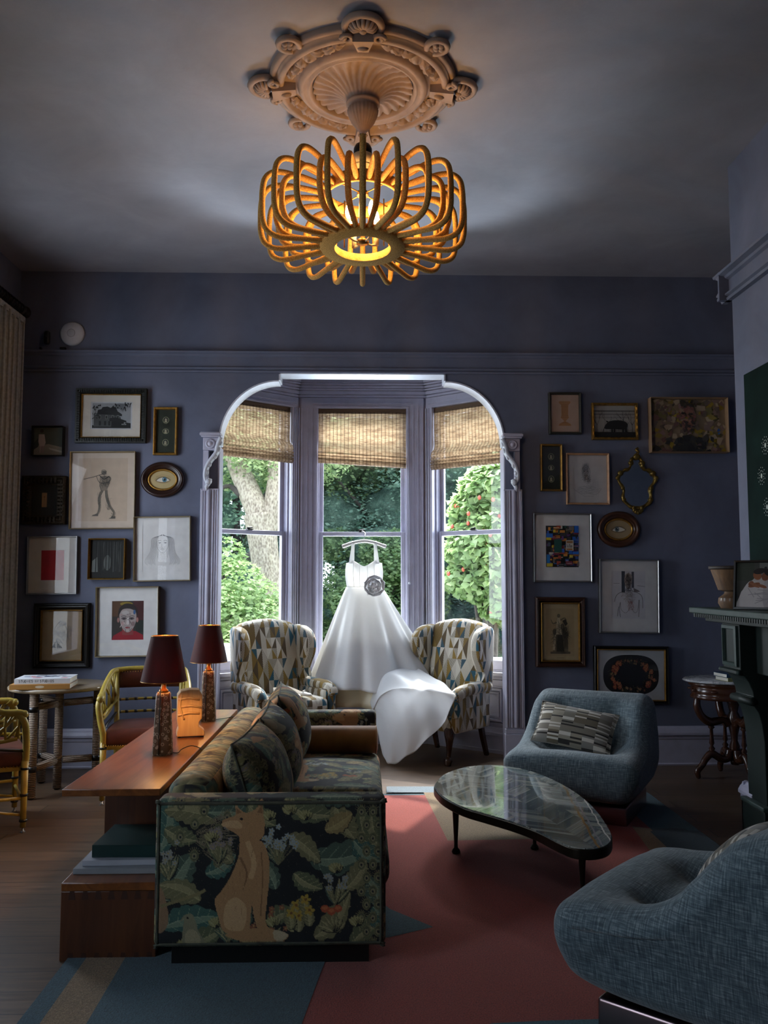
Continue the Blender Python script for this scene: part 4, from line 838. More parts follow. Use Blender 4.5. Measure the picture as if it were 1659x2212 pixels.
# ================================================================== TAPESTRY SOFA
class Canvas:
    """small painted cloth pattern held in memory and read per face corner"""
    def __init__(s, w, h, W, H, bg): s.w, s.h, s.W, s.H = w, h, W, H; s.a = np.ones((h, w, 3), np.float32)*np.array(lin(bg)[:3], np.float32)
    def _px(s, P): P = np.asarray(P, float); return P[:, 0]/s.W*s.w, P[:, 1]/s.H*s.h
    def poly(s, P, c, al=1.0):
        x, y = s._px(P); x0, x1 = int(math.floor(x.min())), int(math.ceil(x.max()))+1; y0, y1 = int(math.floor(y.min())), int(math.ceil(y.max()))+1
        gx, gy = np.meshgrid(np.arange(x0, x1)+.5, np.arange(y0, y1)+.5); ins = np.zeros(gx.shape, bool); n = len(x)
        for i in range(n):
            j = i-1; cnd = (y[i] > gy) != (y[j] > gy)
            if cnd.any(): ins ^= cnd & (gx < (x[j]-x[i])*(gy-y[i])/((y[j]-y[i]) or 1e-9)+x[i])
        r, q = np.nonzero(ins); c = np.array(lin(c)[:3], np.float32); R2, Q2 = (r+y0) % s.h, (q+x0) % s.w; s.a[R2, Q2] = s.a[R2, Q2]*(1-al)+c*al; return s
    def ell(s, x, y, rx, ry, c, rot=0, n=22, al=1.0):
        ca, sa = math.cos(rot), math.sin(rot); return s.poly([(x+rx*math.cos(2*PI*i/n)*ca-ry*math.sin(2*PI*i/n)*sa, y+rx*math.cos(2*PI*i/n)*sa+ry*math.sin(2*PI*i/n)*ca) for i in range(n)], c, al)
    def line(s, pts, w, c, al=1.0):
        pts = spline(pts, 5) if len(pts) > 2 else pts
        w = [w[0]+(w[1]-w[0])*i/(len(pts)-1) for i in range(len(pts))] if isinstance(w, tuple) else w
        L, Rr = ribbon(pts, w); return s.poly([tuple(p) for p in L]+[tuple(p) for p in Rr[::-1]], c, al)
    def leaf(s, x, y, ang, l, w, c, hi, curl=.4, lobes=5):
        w *= 1.3 if lobes > 2 else 1
        ca, sa = math.cos(ang), math.sin(ang)
        def T(u, v): a = curl*u*u; v2 = v+a*l*.5; return (x+u*l*ca-v2*sa, y+u*l*sa+v2*ca)
        up, dn = [], []
        for i in range(25):
            u = i/24; e = w*math.sin(PI*min(1, u*.93+.05))**.8*(1+.28*abs(math.sin(lobes*PI*u))-.14); up.append(T(u, e)); dn.append(T(u, -e))
        s.poly([(px+.002, py-.003) for px, py in up+dn[::-1]], (14, 17, 18)); s.poly(up+dn[::-1], c); s.poly([T(i/24, 0) for i in range(25)]+[T(1-i/24, -.55*w*math.sin(PI*min(1, (1-i/24)*.93+.05))) for i in range(25)], hi, .55)
        s.line([T(i/6, 0) for i in range(7)], (.004, .0015), hi)
        for k in range(1, lobes+1): u = k/(lobes+1); s.line([T(u-.06, 0), T(u+.05, w*.7)], .0018, hi, .8); s.line([T(u-.06, 0), T(u+.05, -w*.7)], .0018, hi, .8)
        return s
    def flower(s, x, y, r, c, cc, n=5):
        for k in range(n): a = 2*PI*k/n; s.ell(x+.62*r*math.cos(a), y+.62*r*math.sin(a), r*.45, r*.34, c, a, 10)
        return s.ell(x, y, r*.28, r*.28, cc, 0, 8)
def tapestry():
    rd = random.Random(3); Wm, Hm = .94, .60; C = Canvas(940, 600, Wm, Hm, (24, 26, 27))
    G1, G2, G3, T1, H1, H2 = (96, 102, 72), (122, 116, 80), (76, 94, 78), (66, 100, 88), (174, 164, 118), (150, 164, 134)
    for (x, y, a, l, w, c, h, q) in [(.02, .38, 1.2, .22, .04, T1, H2, .5), (.05, .20, 1.3, .2, .045, G3, H2, -.5), (.24, .50, 2.7, .2, .035, G2, H1, .5), (.2, .53, .1, .2, .03, G3, H2, -.4), (.50, .56, -.5, .2, .03, G1, H1, .6),
                                   (.60, .36, -.25, .26, .05, G3, H2, .9), (.86, .34, 2.2, .20, .045, G1, H1, -.6), (.70, .56, -1.3, .15, .035, G2, H1, .5), (.84, .52, -1.5, .17, .03, G1, H1, .3), (.60, .58, .2, .2, .03, G3, H2, -.5),
                                   (.62, .06, .5, .2, .035, G2, H1, .8), (.76, .03, .9, .2, .03, G1, H1, -.5), (.04, .10, .5, .22, .04, T1, H2, -.7), (.18, .20, 2.6, .17, .035, G2, H1, .4), (.30, .05, .9, .16, .03, G3, H2, .5), (.10, .03, .2, .2, .03, G1, H1, .4), (.88, .16, 1.9, .16, .03, G3, H2, .4), (.36, .56, -.9, .13, .03, G1, H1, .5), (.47, .24, 1.9, .14, .03, G3, H2, .5), (.52, .44, -.4, .15, .03, G2, H1, -.6), (.20, .30, .3, .13, .03, T1, H2, .5), (.04, .47, -.6, .13, .03, G1, H1, .5), (.77, .42, -.9, .13, .03, T1, H2, .5), (.44, .12, .6, .12, .028, G1, H1, -.5), (.25, .14, .2, .12, .028, T1, H2, .6), (.74, .24, .7, .13, .03, G2, H1, .5), (.54, .30, -.8, .12, .028, G1, H1, .6), (.30, .34, 2.3, .11, .025, G2, H1, .5), (.90, .05, 1.8, .13, .03, T1, H2, .4), (.66, .46, .4, .12, .026, (150, 130, 84), (184, 164, 110), .3)]: C.leaf(x, y, a, l, w, c, h, q)
    # feather eyes of a bird's tail
    def eye(x, y, r):
        C.ell(x, y, r, r*1.35, (116, 112, 76)).ell(x, y, r*.8, r*1.1, (86, 90, 64)).ell(x, y-.1*r, r*.55, r*.7, (140, 132, 96)).ell(x, y-.15*r, r*.26, r*.32, (20, 26, 36))
        for k in range(9): a = PI*(.1+.1*k); C.line([(x+r*math.cos(a), y+1.3*r*math.sin(a)), (x+1.6*r*math.cos(a), y+1.9*r*math.sin(a))], .002, (128, 120, 84))
    for i in range(7):
        for j in range(4): eye(.10+.05*i*.9+.01*(j % 2), .56-.06*j-.012*i, .017) if (i+j) % 2 == 0 and .05 < .1+.045*i < .30 else None
    for j in range(11):
        for i in range(3): eye(.80+.045*i+.02*(j % 2), .03+.05*j, .016)
    for k in range(120): a = rd.uniform(-.7, .9); r = rd.uniform(.02, .16); C.line([(.14+r*math.cos(a), .44-r*math.sin(a)), (.15+(r+.03)*math.cos(a), .44-(r+.03)*math.sin(a))], .002, rd.choice([(120, 108, 84), (104, 96, 72), (140, 124, 98)]))
    # tufts of small flowers and grasses
    for (x, y, n, c) in [(.48, .33, 26, (158, 168, 164)), (.25, .34, 24, (140, 128, 122)), (.29, .04, 14, (140, 146, 140)), (.06, .28, 10, (150, 150, 140)), (.70, .18, 12, (146, 152, 146)), (.44, .02, 12, (150, 92, 62))]:
        for k in range(9): a = PI/2+rd.uniform(-.7, .7); C.leaf(x, y, a, rd.uniform(.06, .10), .008, rd.choice([G1, G2, G3]), H1, rd.uniform(-.5, .5), 1)
        for k in range(n): fx, fy = x+rd.gauss(0, .03), y+.06+abs(rd.gauss(0, .04)); C.line([(x, y), (fx, fy)], .0015, G2).flower(fx, fy, .011, c, (176, 150, 80))
    for (x, y) in [(.22, .42), (.44, .50), (.52, .52), (.58, .50), (.12, .02), (.46, .10), (.54, .08), (.37, .02), (.78, .10), (.70, .30), (.24, .10)]:
        for k in range(6): a = PI/2+(k-2.5)*.32; C.leaf(x, y, a, .04, .008, (150, 142, 92), (176, 168, 120), 0, 1)
    for (x, y) in [(.55, .18), (.585, .20), (.56, .14), (.53, .15), (.60, .16)]: C.leaf(x, y-.06, PI/2, .07, .018, G2, H1); C.flower(x, y, .02, (178, 148, 58), (130, 90, 40))
    for (x, y) in [(.66, .165), (.685, .155), (.71, .165)]: C.line([(.69, .09), (x, y)], .003, G2).ell(x, y, .017, .014, (176, 84, 48)).ell(x, y+.003, .011, .007, (198, 112, 66))
    for k in range(7): C.leaf(.69, .08, .5+k*.36, .06, .012, G2, H1, .2, 2)
    # a seated russet animal turning its head, and a pigeon
    f1, f2, f3 = (182, 138, 92), (208, 168, 120), (140, 102, 66)
    C.poly(spline([(0.2772, .08), (0.2503, .14), (0.2368, .20), (0.257, .23), (0.2908, .28), (0.3245, .36), (0.3313, .42), (0.3582, .43), (0.4123, .42), (0.4392, .37), (0.446, .30), (0.4392, .22), (0.4325, .12), (0.4527, .085), (0.4123, .08), (0.392, .12), (0.3785, .18), (0.3718, .10), (0.3582, .08)], 5, True), f1)
    C.poly(spline([(0.338, .40), (0.3245, .44), (0.2772, .47), (0.2597, .49), (0.2705, .505), (0.311, .52), (0.311, .555), (0.3448, .53), (0.3785, .535), (0.4123, .56), (0.419, .52), (0.4257, .48), (0.4123, .43)], 5, True), f1)
    C.poly(spline([(0.2705, .475), (0.261, .49), (0.3178, .50), (0.338, .47)], 4, True), f2).ell(.335, .505, .006, .005, (30, 26, 24)).poly([(0.3934, .53), (0.4123, .555), (0.4163, .525)], f3).poly([(0.3137, .522), (0.3137, .548), (0.334, .53)], f3)
    C.poly(spline([(0.2772, .10), (0.2772, .18), (0.3178, .21), (0.3582, .17), (0.3448, .09)], 5, True), f2).line([(0.3313, .36), (0.3582, .30), (0.3448, .24)], (.010, .004), f3).line([(0.4123, .38), (0.419, .28), (0.4123, .14)], .005, f3).line([(0.3582, .42), (0.3852, .34), (0.3718, .28)], .02, f2)
    C.poly(spline([(0.3178, .08), (0.3852, .095), (0.4662, .09), (0.5202, .07), (0.4933, .045), (0.4123, .04), (0.3313, .05), (0.2772, .07)], 5, True), f1).poly(spline([(0.4662, .088), (0.5202, .07), (0.4933, .047), (0.4662, .055)], 4, True), (196, 176, 140))
    for k in range(40): x, y = rd.uniform(0.2772, .41), rd.uniform(.10, .42); C.line([(x, y), (x+rd.gauss(0, .004), y-.018)], .0016, rd.choice([f2, f3]), .6)
    b1, b2 = (140, 134, 104), (170, 156, 120)
    C.poly(spline([(.12, .13), (.105, .12), (.12, .145), (.15, .15), (.165, .12), (.18, .08), (.22, .02), (.25, -.01), (.16, -.02), (.12, .03), (.115, .08)], 5, True), b1).ell(.155, .05, .03, .045, b2, .3).ell(.133, .135, .004, .004, (20, 20, 20))
    C.poly(spline([(-.02, .22), (.02, .26), (.05, .20), (.06, .12), (.03, .08), (-.02, .10)], 5, True), (150, 118, 86)); C.line([(.03, .18), (.16, .22), (.2, .24)], .012, (138, 126, 84))
    for k in range(1500): x, y = rd.random()*Wm, rd.random()*Hm; v = rd.choice([(20, 22, 26), (120, 116, 92)]); C.ell(x, y, .0018, .0012, v, rd.random()*3, 5, .35)
    return C
TAP = tapestry()
def weave(o, C, off=(0, 0), sc=1.0):
    me = o.data; nl = len(me.loops); vi = np.empty(nl, np.int32); me.loops.foreach_get('vertex_index', vi)
    co = np.empty(len(me.vertices)*3, np.float32); me.vertices.foreach_get('co', co); co = co.reshape(-1, 3)
    nm = np.empty(len(me.polygons)*3, np.float32); me.polygons.foreach_get('normal', nm); nm = np.abs(nm.reshape(-1, 3))
    tot = np.empty(len(me.polygons), np.int32); me.polygons.foreach_get('loop_total', tot); ax = np.repeat(nm.argmax(1), tot); p = co[vi]
    u = np.where(ax == 0, p[:, 1], p[:, 0]); v = np.where(ax == 2, p[:, 1], p[:, 2])
    u, v = (u*sc+off[0])/C.W*C.w, (v*sc+off[1])/C.H*C.h
    iu, iv = np.floor(u).astype(int) % C.w, np.floor(v).astype(int) % C.h
    col = np.ones((nl, 4), np.float32); col[:, :3] = C.a[iv, iu]
    me.color_attributes.new('weave', 'FLOAT_COLOR', 'CORNER').data.foreach_set('color', col.ravel())
def tap_mat():
    g = N('tapestry_velvet'); a = g.n('Attribute'); a.attribute_name = 'weave'; co = g.co('Object'); f = g.noise(co, 420, 2)
    g.set(g.mix(.35, a.outputs['Color'], g.ramp(f, [(.3, (120, 120, 120)), (.7, (255, 255, 255))]), 'MULTIPLY'), rough=.8, Sheen_Weight=.08, Sheen_Roughness=.4); g.bump(f, .35, .003); return g.m
M_tap = tap_mat(); M_pipe = mat('dark_green_piping', (64, 66, 52), .7, var=.4, vs=30)
SX, SY = -.35, 4.60
sofa = thing('sofa', 'dark sofa covered in woodland tapestry cloth with leaves and a russet animal', 'sofa', (SX, SY, 0))
def L3(x, y, z): return (x-SX, y-SY, z)
def tapbox(name, x0, x1, y0, y1, z0, z1, r, step, off, fn=None, par=sofa, sc=1.0):
    o = G().rbox(x1-x0, y1-y0, z1-z0, r, step, c=L3((x0+x1)/2, (y0+y1)/2, (z0+z1)/2), fn=fn).build(name, M_tap, par); weave(o, TAP, off, sc); return o
tapbox('arm', -.80, .095, 3.42, 3.555, .095, .655, .03, .0026, (.45, -.075))
tapbox('arm', -.80, .095, 5.645, 5.78, .095, .655, .03, .006, (.10, -.13))
tapbox('backrest', -.80, -.60, 3.557, 5.643, .095, .70, .085, .007, (.2, .1))
tapbox('seat_base', -.60, .075, 3.557, 5.643, .095, .25, .02, .016, (.3, .3))
crown = lambda x, y, z: (x, y, z+(.03*max(0, 1-(x/.36)**2)*max(0, 1-(y/.53)**2) if z > 0 else 0))
tapbox('seat_cushion', -.598, .115, 3.565, 4.595, .252, .405, .055, .006, (.0, .2), crown)
tapbox('seat_cushion', -.598, .115, 4.605, 5.635, .252, .405, .055, .007, (.4, .5), crown)
G().box(*[v for p in zip(L3(-.74, 3.49, .0), L3(.03, 5.72, .096)) for v in p][0:2], 3.49-SY, 5.72-SY, .0, .096).build('plinth', mat('black_stained_wood', (12, 11, 10), .5), sofa, loc=(0, 0, .0126))
loop = [(-.775, 3.422, .12), (-.775, 3.422, .635), (.07, 3.422, .635), (.07, 3.422, .12)]
g = G().tube([L3(*p) for p in spline([(-.78, 3.424, .115), (-.782, 3.424, .3), (-.782, 3.424, .62), (-.77, 3.424, .637), (-.5, 3.424, .637), (.05, 3.424, .637), (.074, 3.424, .62), (.076, 3.424, .3), (.074, 3.424, .115), (.05, 3.424, .112), (-.4, 3.424, .112), (-.76, 3.424, .112)], 6, True)], .0065, 6, closed=True)
g.build('piping', M_pipe, sofa)
def cushion_pts(w, h, d, n=44, pinch=.09):
    def fn(u, v, s):
        a, b = 2*u-1, 2*v-1; k = (max(0, 1-abs(a)**2.6)*max(0, 1-abs(b)**2.6))**.62
        px = a*w/2*(1-pinch*(1-(b*b))*.55*abs(a)); pz = b*h/2*(1-pinch*(1-(a*a))*.55*abs(b)); return (px, s*d/2*k, pz)
    return fn
def cushion(name, w, h, d, mat_, parent, n=44, pinch=.09):
    f = cushion_pts(w, h, d, n, pinch); g = G(); g.grid(lambda u, v: f(u, v, 1), n, n); g.grid(lambda u, v: f(u, v, -1), n, n)
    m = len(g.f)//2; g.f[:m] = [q[::-1] for q in g.f[:m]]
    return g.build(name, mat_, parent)
for i, (y, x, z, rx, lab) in enumerate([(3.99, -.465, .612, -17, 'nearest back cushion of the tapestry sofa, glowing orange under the front lamp'), (4.62, -.455, .618, -15, 'middle back cushion of the tapestry sofa, between its two neighbours'), (5.24, -.445, .645, -13, 'farthest back cushion of the tapestry sofa, standing highest before the wing chair')]):
    t = thing('back_cushion', lab, 'cushion', (x, y, z), 0, 'tapestry back cushions'); t.rotation_euler = (0, R_(rx), R_((-3, 2, 4)[i]))
    f = cushion_pts(.66, .43, .27); g = G(); nn = 120
    g.grid(lambda u, v: (lambda p: (p[1], p[0], p[2]))(f(u, v, 1)), nn, nn); g.grid(lambda u, v: (lambda p: (p[1], p[0], p[2]))(f(u, v, -1)), nn, nn)
    m = len(g.f)//2; g.f[m:] = [q[::-1] for q in g.f[m:]]
    o = g.build('cover', M_tap, t); weave(o, TAP, (.2+.23*i, .3+.17*i))
    ed = [f(u, v, 0) for u, v in [(k/20, 0) for k in range(20)]+[(1, k/20) for k in range(20)]+[(1-k/20, 1) for k in range(20)]+[(0, 1-k/20) for k in range(20)]]
    G().tube([(0, p[0], p[2]) for p in ed], .005, 6, closed=True).build('piping', M_pipe, t)
M_och = mat('ochre_velvet', (150, 100, 42), .75, var=.2, vs=9, sheen=.5, bump=.15, bs=300)
t = thing('bolster', 'ochre velvet bolster lying against the far arm of the tapestry sofa', 'bolster', (-.16, 5.535, .497))
G().lathe([(.0, -.262), (.06, -.262), (.078, -.256), (.085, -.245), (.087, -.1), (.086, .1), (.085, .245), (.078, .256), (.06, .262), (.0, .262)], 40, M=RM('Y', 90)).build('cover', M_och, t)
for s_ in (-1, 1): G().tube([(s_*.252, .083*math.cos(q), .083*math.sin(q)) for q in [2*PI*k/36 for k in range(36)]], .005, 6, closed=True).build('piping', M_och, t)

# ================================================================== PATTERNED WING CHAIRS
def geo_mat():
    g = N('triangle_weave'); u, v = g.boxuv(); U = g.math('DIVIDE', u, .098); V = g.math('DIVIDE', v, .182)
    a, b = g.math('ADD', U, V), g.math('SUBTRACT', U, V); fa, fb = g.math('FRACT', a), g.math('FRACT', b); ia, ib = g.math('FLOOR', a), g.math('FLOOR', b)
    lr = g.math('LESS_THAN', g.math('ADD', fa, fb), 1.0); tb = g.math('GREATER_THAN', fa, fb)
    c0 = g.n('CombineXYZ'); g.l(ia, c0.inputs[0]); g.l(ib, c0.inputs[1]); c0.inputs[2].default_value = 5.3; w0 = g.n('TexWhiteNoise'); g.l(c0.outputs[0], w0.inputs[0])
    split = g.math('MULTIPLY', tb, g.math('GREATER_THAN', w0.outputs['Value'], .5))
    c = g.n('CombineXYZ'); g.l(ia, c.inputs[0]); g.l(ib, c.inputs[1]); g.l(g.math('ADD', lr, g.math('MULTIPLY', split, 2.0)), c.inputs[2]); w = g.n('TexWhiteNoise'); g.l(c.outputs[0], w.inputs[0])
    h = g.math('ADD', g.math('MULTIPLY', w.outputs['Value'], .62), g.math('MULTIPLY', lr, .38))
    col = g.ramp(h, [(0, (226, 220, 204)), (.17, (150, 122, 56)), (.27, (48, 104, 124)), (.38, (206, 198, 180)), (.50, (138, 110, 48)), (.60, (200, 192, 172)), (.70, (44, 94, 112)), (.80, (96, 78, 48)), (.88, (214, 206, 190))], 'CONSTANT')
    st = g.math('GREATER_THAN', g.math('FRACT', g.math('MULTIPLY', a, 9.0)), .5); isst = g.math('GREATER_THAN', g.math('FRACT', g.math('MULTIPLY', w.outputs['Value'], 7.31)), .62)
    col = g.mix(g.math('MULTIPLY', g.math('MULTIPLY', st, isst), .75), col, (84, 72, 52))
    f = g.noise(g.co('Object'), 500, 2); g.set(g.mix(.3, col, g.ramp(f, [(.3, (140, 140, 140)), (.7, (255, 255, 255))]), 'MULTIPLY'), rough=.85, Sheen_Weight=.2); g.bump(f, .3, .003); return g.m
M_geo = geo_mat(); M_mahog = mat('dark_polished_mahogany', (66, 38, 25), .22, var=.3, vs=14, coat=.3)
def wing_chair(label, loc, rz):
    t = thing('wing_chair', label, 'armchair', loc, R_(rz), 'triangle patterned wing chairs')
    G().rbox(.62, .56, .13, .02, .04, c=(0, -.02, .335)).build('seat_frame', M_geo, t)
    G().rbox(.53, .56, .13, .045, .03, c=(0, -.07, .455), fn=lambda x, y, z: (x, y, z+(.018*max(0, 1-(x/.27)**2)*max(0, 1-(y/.28)**2) if z > 0 else 0))).build('seat_cushion', M_geo, t)
    # back, humped at the top and leaning
    def bk(x, y, z):
        k = (z+.37)/.74; top = .055*max(0, math.cos(x/.30*PI/2))*max(0, k-.3)/.7; lean = .13*k; w = 1+.06*k
        return (x*w, y+lean-(.028*max(0, 1-(x/.29)**2)*math.sin(PI*min(1, max(0, k))) if y < 0 else 0), z+top)
    G().rbox(.56, .12, .74, .055, .03, c=(0, .17, .74), fn=bk).build('backrest', M_geo, t)
    for sx in (-1, 1):
        # wing: rounded ear seen from the side, swelling out a little
        pr = spline([(.30, 1.08), (.20, 1.105), (.09, 1.07), (.03, .98), (.035, .87), (.09, .77), (.12, .70), (.10, .635), (.20, .60), (.27, .62), (.29, .85)], 5, True)
        g = G(); n = len(pr); cy, cz = .17, .86; rings = [(-.048, .84), (-.042, .95), (-.026, .99), (0, 1.0), (.026, .99), (.042, .95), (.048, .84)]
        vs = [(sx*(.305+dx+.05*max(0, (.25-(cy+(y-cy)*k)))*2*(z > .6)), cy+(y-cy)*k, cz+(z-cz)*k) for dx, k in rings for y, z in pr]
        fs = [(i*n+j, i*n+(j+1) % n, (i+1)*n+(j+1) % n, (i+1)*n+j) for i in range(len(rings)-1) for j in range(n)]+[tuple(range(n-1, -1, -1)), tuple((len(rings)-1)*n+j for j in range(n))]
        if sx > 0: fs = [f[::-1] for f in fs]
        g.add(vs, fs, 0, True); g.build('wing', M_geo, t, sharp=60)
        g = G(); g.rbox(.09, .50, .32, .03, .035, c=(sx*.315, -.03, .42)); g.build('side_panel', M_geo, t)
        # rolled arm with a scrolled front
        g = G(); g.tube(spline([(sx*.325, .22, .60), (sx*.33, .05, .602), (sx*.34, -.15, .594), (sx*.345, -.25, .57), (sx*.345, -.285, .52)], 6), [.052]*12+[.054]*9+[.05, .045, .04, .034], 16); g.rbox(.085, .06, .20, .028, .03, c=(sx*.335, -.262, .48)); g.build('arm', M_geo, t)
        g = G(); g.tube(spline([(sx*.27, -.25, .30), (sx*.285, -.28, .24), (sx*.275, -.27, .14), (sx*.265, -.265, .07), (sx*.27, -.28, .035), (sx*.27, -.285, .0)], 6), [.045, .046, .047, .048, .047, .045, .042, .038, .034, .031, .028, .026, .024, .022, .021, .02, .019, .019, .02, .022, .026, .031, .034, .035, .034, .032, .03, .03, .028, .026, .024][:31], 12)
        g.build('front_leg', M_mahog, t)
        g = G(); g.tube([(sx*.26, .20, .30), (sx*.262, .24, .15), (sx*.265, .29, .0)], [.03, .026, .022], 4, smooth=False, up=(1, 1, 0)); g.build('rear_leg', M_mahog, t)
    return t
wing_chair('triangle patterned wing chair left of the white dress, ivory shoes on its seat', (-.69, 7.48, 0), 35)
wing_chair('triangle patterned wing chair right of the white dress, the train draped over its arm', (.69, 7.48, 0), -42)
# ================================================================== BLUE LOUNGE CHAIRS
def denim():
    g = N('slubby_blue_weave'); u, v = g.boxuv()
    def cmb(a, b): c = g.n('CombineXYZ'); g.put(c.inputs[0], a); g.put(c.inputs[1], b); return c.outputs[0]
    f1 = g.noise(cmb(g.math('MULTIPLY', u, 16), g.math('MULTIPLY', v, 210)), 1.0, 3); f2 = g.noise(cmb(g.math('MULTIPLY', u, 210), g.math('MULTIPLY', v, 16)), 1.0, 3); f = g.math('MULTIPLY', g.math('ADD', f1, f2), .5)
    g.set(g.ramp(f, [(.33, (40, 54, 62)), (.5, (80, 98, 106)), (.68, (142, 156, 158))]), rough=.9, Sheen_Weight=.25); g.bump(f, .5, .004); return g.m
M_denim = denim(); M_mir = mat('polished_steel', (158, 136, 138), .28, 1.0)
def lounge_chair(label, loc, rz):
    t = thing('lounge_chair', label, 'lounge chair', loc, R_(rz), 'blue lounge chairs')
    front, rear = [(-.40, .16), (-.46, .23), (-.475, .34), (-.45, .41), (-.37, .437)], [(.21, .745), (.29, .765), (.37, .73), (.405, .62), (.415, .42), (.405, .24), (.36, .15), (.2, .13), (-.2, .13)]
    def prof(mid):
        A = np.array(spline(front+mid+rear, 4, True)); T = np.roll(A, -1, 0)-np.roll(A, 1, 0); T /= np.linalg.norm(T, axis=1)[:, None]; Nn = np.stack([-T[:, 1], T[:, 0]], 1)
        return A, (Nn if ((A.mean(0)-A)*Nn).sum() > 0 else -Nn)
    AC, NC = prof([(-.25, .425), (-.13, .402), (-.04, .415), (.03, .47), (.09, .57), (.15, .68)])          # hollow middle
    AE, NE = prof([(-.26, .447), (-.15, .468), (-.07, .51), (.0, .575), (.06, .645), (.13, .712)])          # sides sweeping up to the back
    n = len(AC)
    Wd, r = .86, .085; st = [(-1, q) for q in [PI/2*k/5 for k in range(5, 0, -1)]]; xs = [(-(Wd/2-r)-r*math.sin(q), r*(1-math.cos(q))) for _, q in st]+[(-(Wd/2-r)+2*(Wd/2-r)*k/24, 0) for k in range(25)]+[((Wd/2-r)+r*math.sin(q), r*(1-math.cos(q))) for _, q in st[::-1]]
    tuf = [(-.17, -.20), (.17, -.20)]
    vs = []
    for x, o in xs:
        q = min(1, max(0, (abs(x)-.17)/.19)); q = q*q*(3-2*q)
        for j in range(n):
            y, z = (AC[j]+NC[j]*o)*(1-q)+(AE[j]+NE[j]*o)*q; k = max(0, 1-(x/(Wd/2))**2)
            if z > .36 and y < -.02: z += (1-q)*(.012*k-sum(.038*math.exp(-((x-a)**2+(y-b)**2)/.0042) for a, b in tuf)-.016*math.exp(-((y+.20)**2)/.002)*k)
            elif z > .42 and y < .2: y -= .02*k-sum(.035*math.exp(-((x-a)**2+(z-.62)**2)/.005) for a in (-.17, .17))
            w = (1-.05*max(0, (z-.45))/.3)*(1-.14*max(0, .30-z)/.17)*(1+.035*math.exp(-((z-.36)/.10)**2)*(y < .1)); vs.append((x*w, y, z))
    m = len(xs); fs = [(i*n+j, (i+1)*n+j, (i+1)*n+(j+1) % n, i*n+(j+1) % n) for i in range(m-1) for j in range(n)]+[tuple(range(n)), tuple((m-1)*n+j for j in range(n-1, -1, -1))]
    G().add(vs, [f[::-1] for f in fs], 0, True).build('upholstered_body', M_denim, t, subd=1)
    G().rbox(.68, .66, .125, .012, .2, c=(0, -.01, .0625)).build('plinth', M_mir, t)
    return t
lounge_chair('blue grey tufted lounge chair by the right wall, striped pillow on its seat', (1.48, 5.74, .0), -29).scale = (.97, .97, .97)
lounge_chair('large blue tufted lounge chair in the right foreground, turned away from the camera', (1.255, 2.94, .0135), -132)
def stripe_mat():
    g = N('broken_stripe_weave'); t = g.n('TexCoord'); p = g.n('SeparateXYZ'); g.l(t.outputs['Object'], p.inputs[0]); x, z = p.outputs[0], p.outputs[2]
    cx = g.math('FLOOR', g.math('MULTIPLY', x, 13)); rz = g.math('FLOOR', g.math('MULTIPLY', z, 95)); c = g.n('CombineXYZ'); g.l(cx, c.inputs[0]); g.l(rz, c.inputs[1]); w = g.n('TexWhiteNoise'); g.l(c.outputs[0], w.inputs[0])
    c2 = g.n('CombineXYZ'); g.l(cx, c2.inputs[0]); g.put(c2.inputs[1], g.math('FLOOR', g.math('MULTIPLY', z, 14))); w2 = g.n('TexWhiteNoise'); g.l(c2.outputs[0], w2.inputs[0])
    col = g.ramp(w2.outputs['Value'], [(0, (116, 112, 100)), (.3, (142, 136, 120)), (.55, (100, 92, 74)), (.8, (128, 126, 118))], 'CONSTANT')
    col = g.mix(g.math('GREATER_THAN', w.outputs['Value'], .78), col, (196, 192, 180)); col = g.mix(g.math('LESS_THAN', w.outputs['Value'], .12), col, (40, 38, 34))
    g.set(col, rough=.9, Sheen_Weight=.2); g.bump(w.outputs['Value'], .15, .003); return g.m
M_stripe = stripe_mat()
def striped(label, M):
    t = thing('striped_pillow', label, 'pillow', tuple(M.to_translation())); t.rotation_euler = M.to_euler()
    cushion('cover', .52, .30, .15, M_stripe, t, 32, .10); f = cushion_pts(.52, .30, .15, 32, .10)
    ed = [f(u, v, 0) for u, v in [(k/16, 0) for k in range(16)]+[(1, k/16) for k in range(16)]+[(1-k/16, 1) for k in range(16)]+[(0, 1-k/16) for k in range(16)]]
    G().tube(ed, .0045, 6, closed=True).build('piping', M_stripe, t); return t
striped('grey and taupe striped pillow on the blue grey lounge chair by the right wall', TM(1.48, 5.74, -.01) @ RM('Z', -29) @ TM(-.05, -.06, .545) @ RM('Y', 7) @ RM('X', -38))
striped('striped pillow mostly hidden on the foreground blue lounge chair', TM(1.255, 2.94, .0135) @ RM('Z', -132) @ TM(-.13, -.015, .515) @ RM('X', -44))

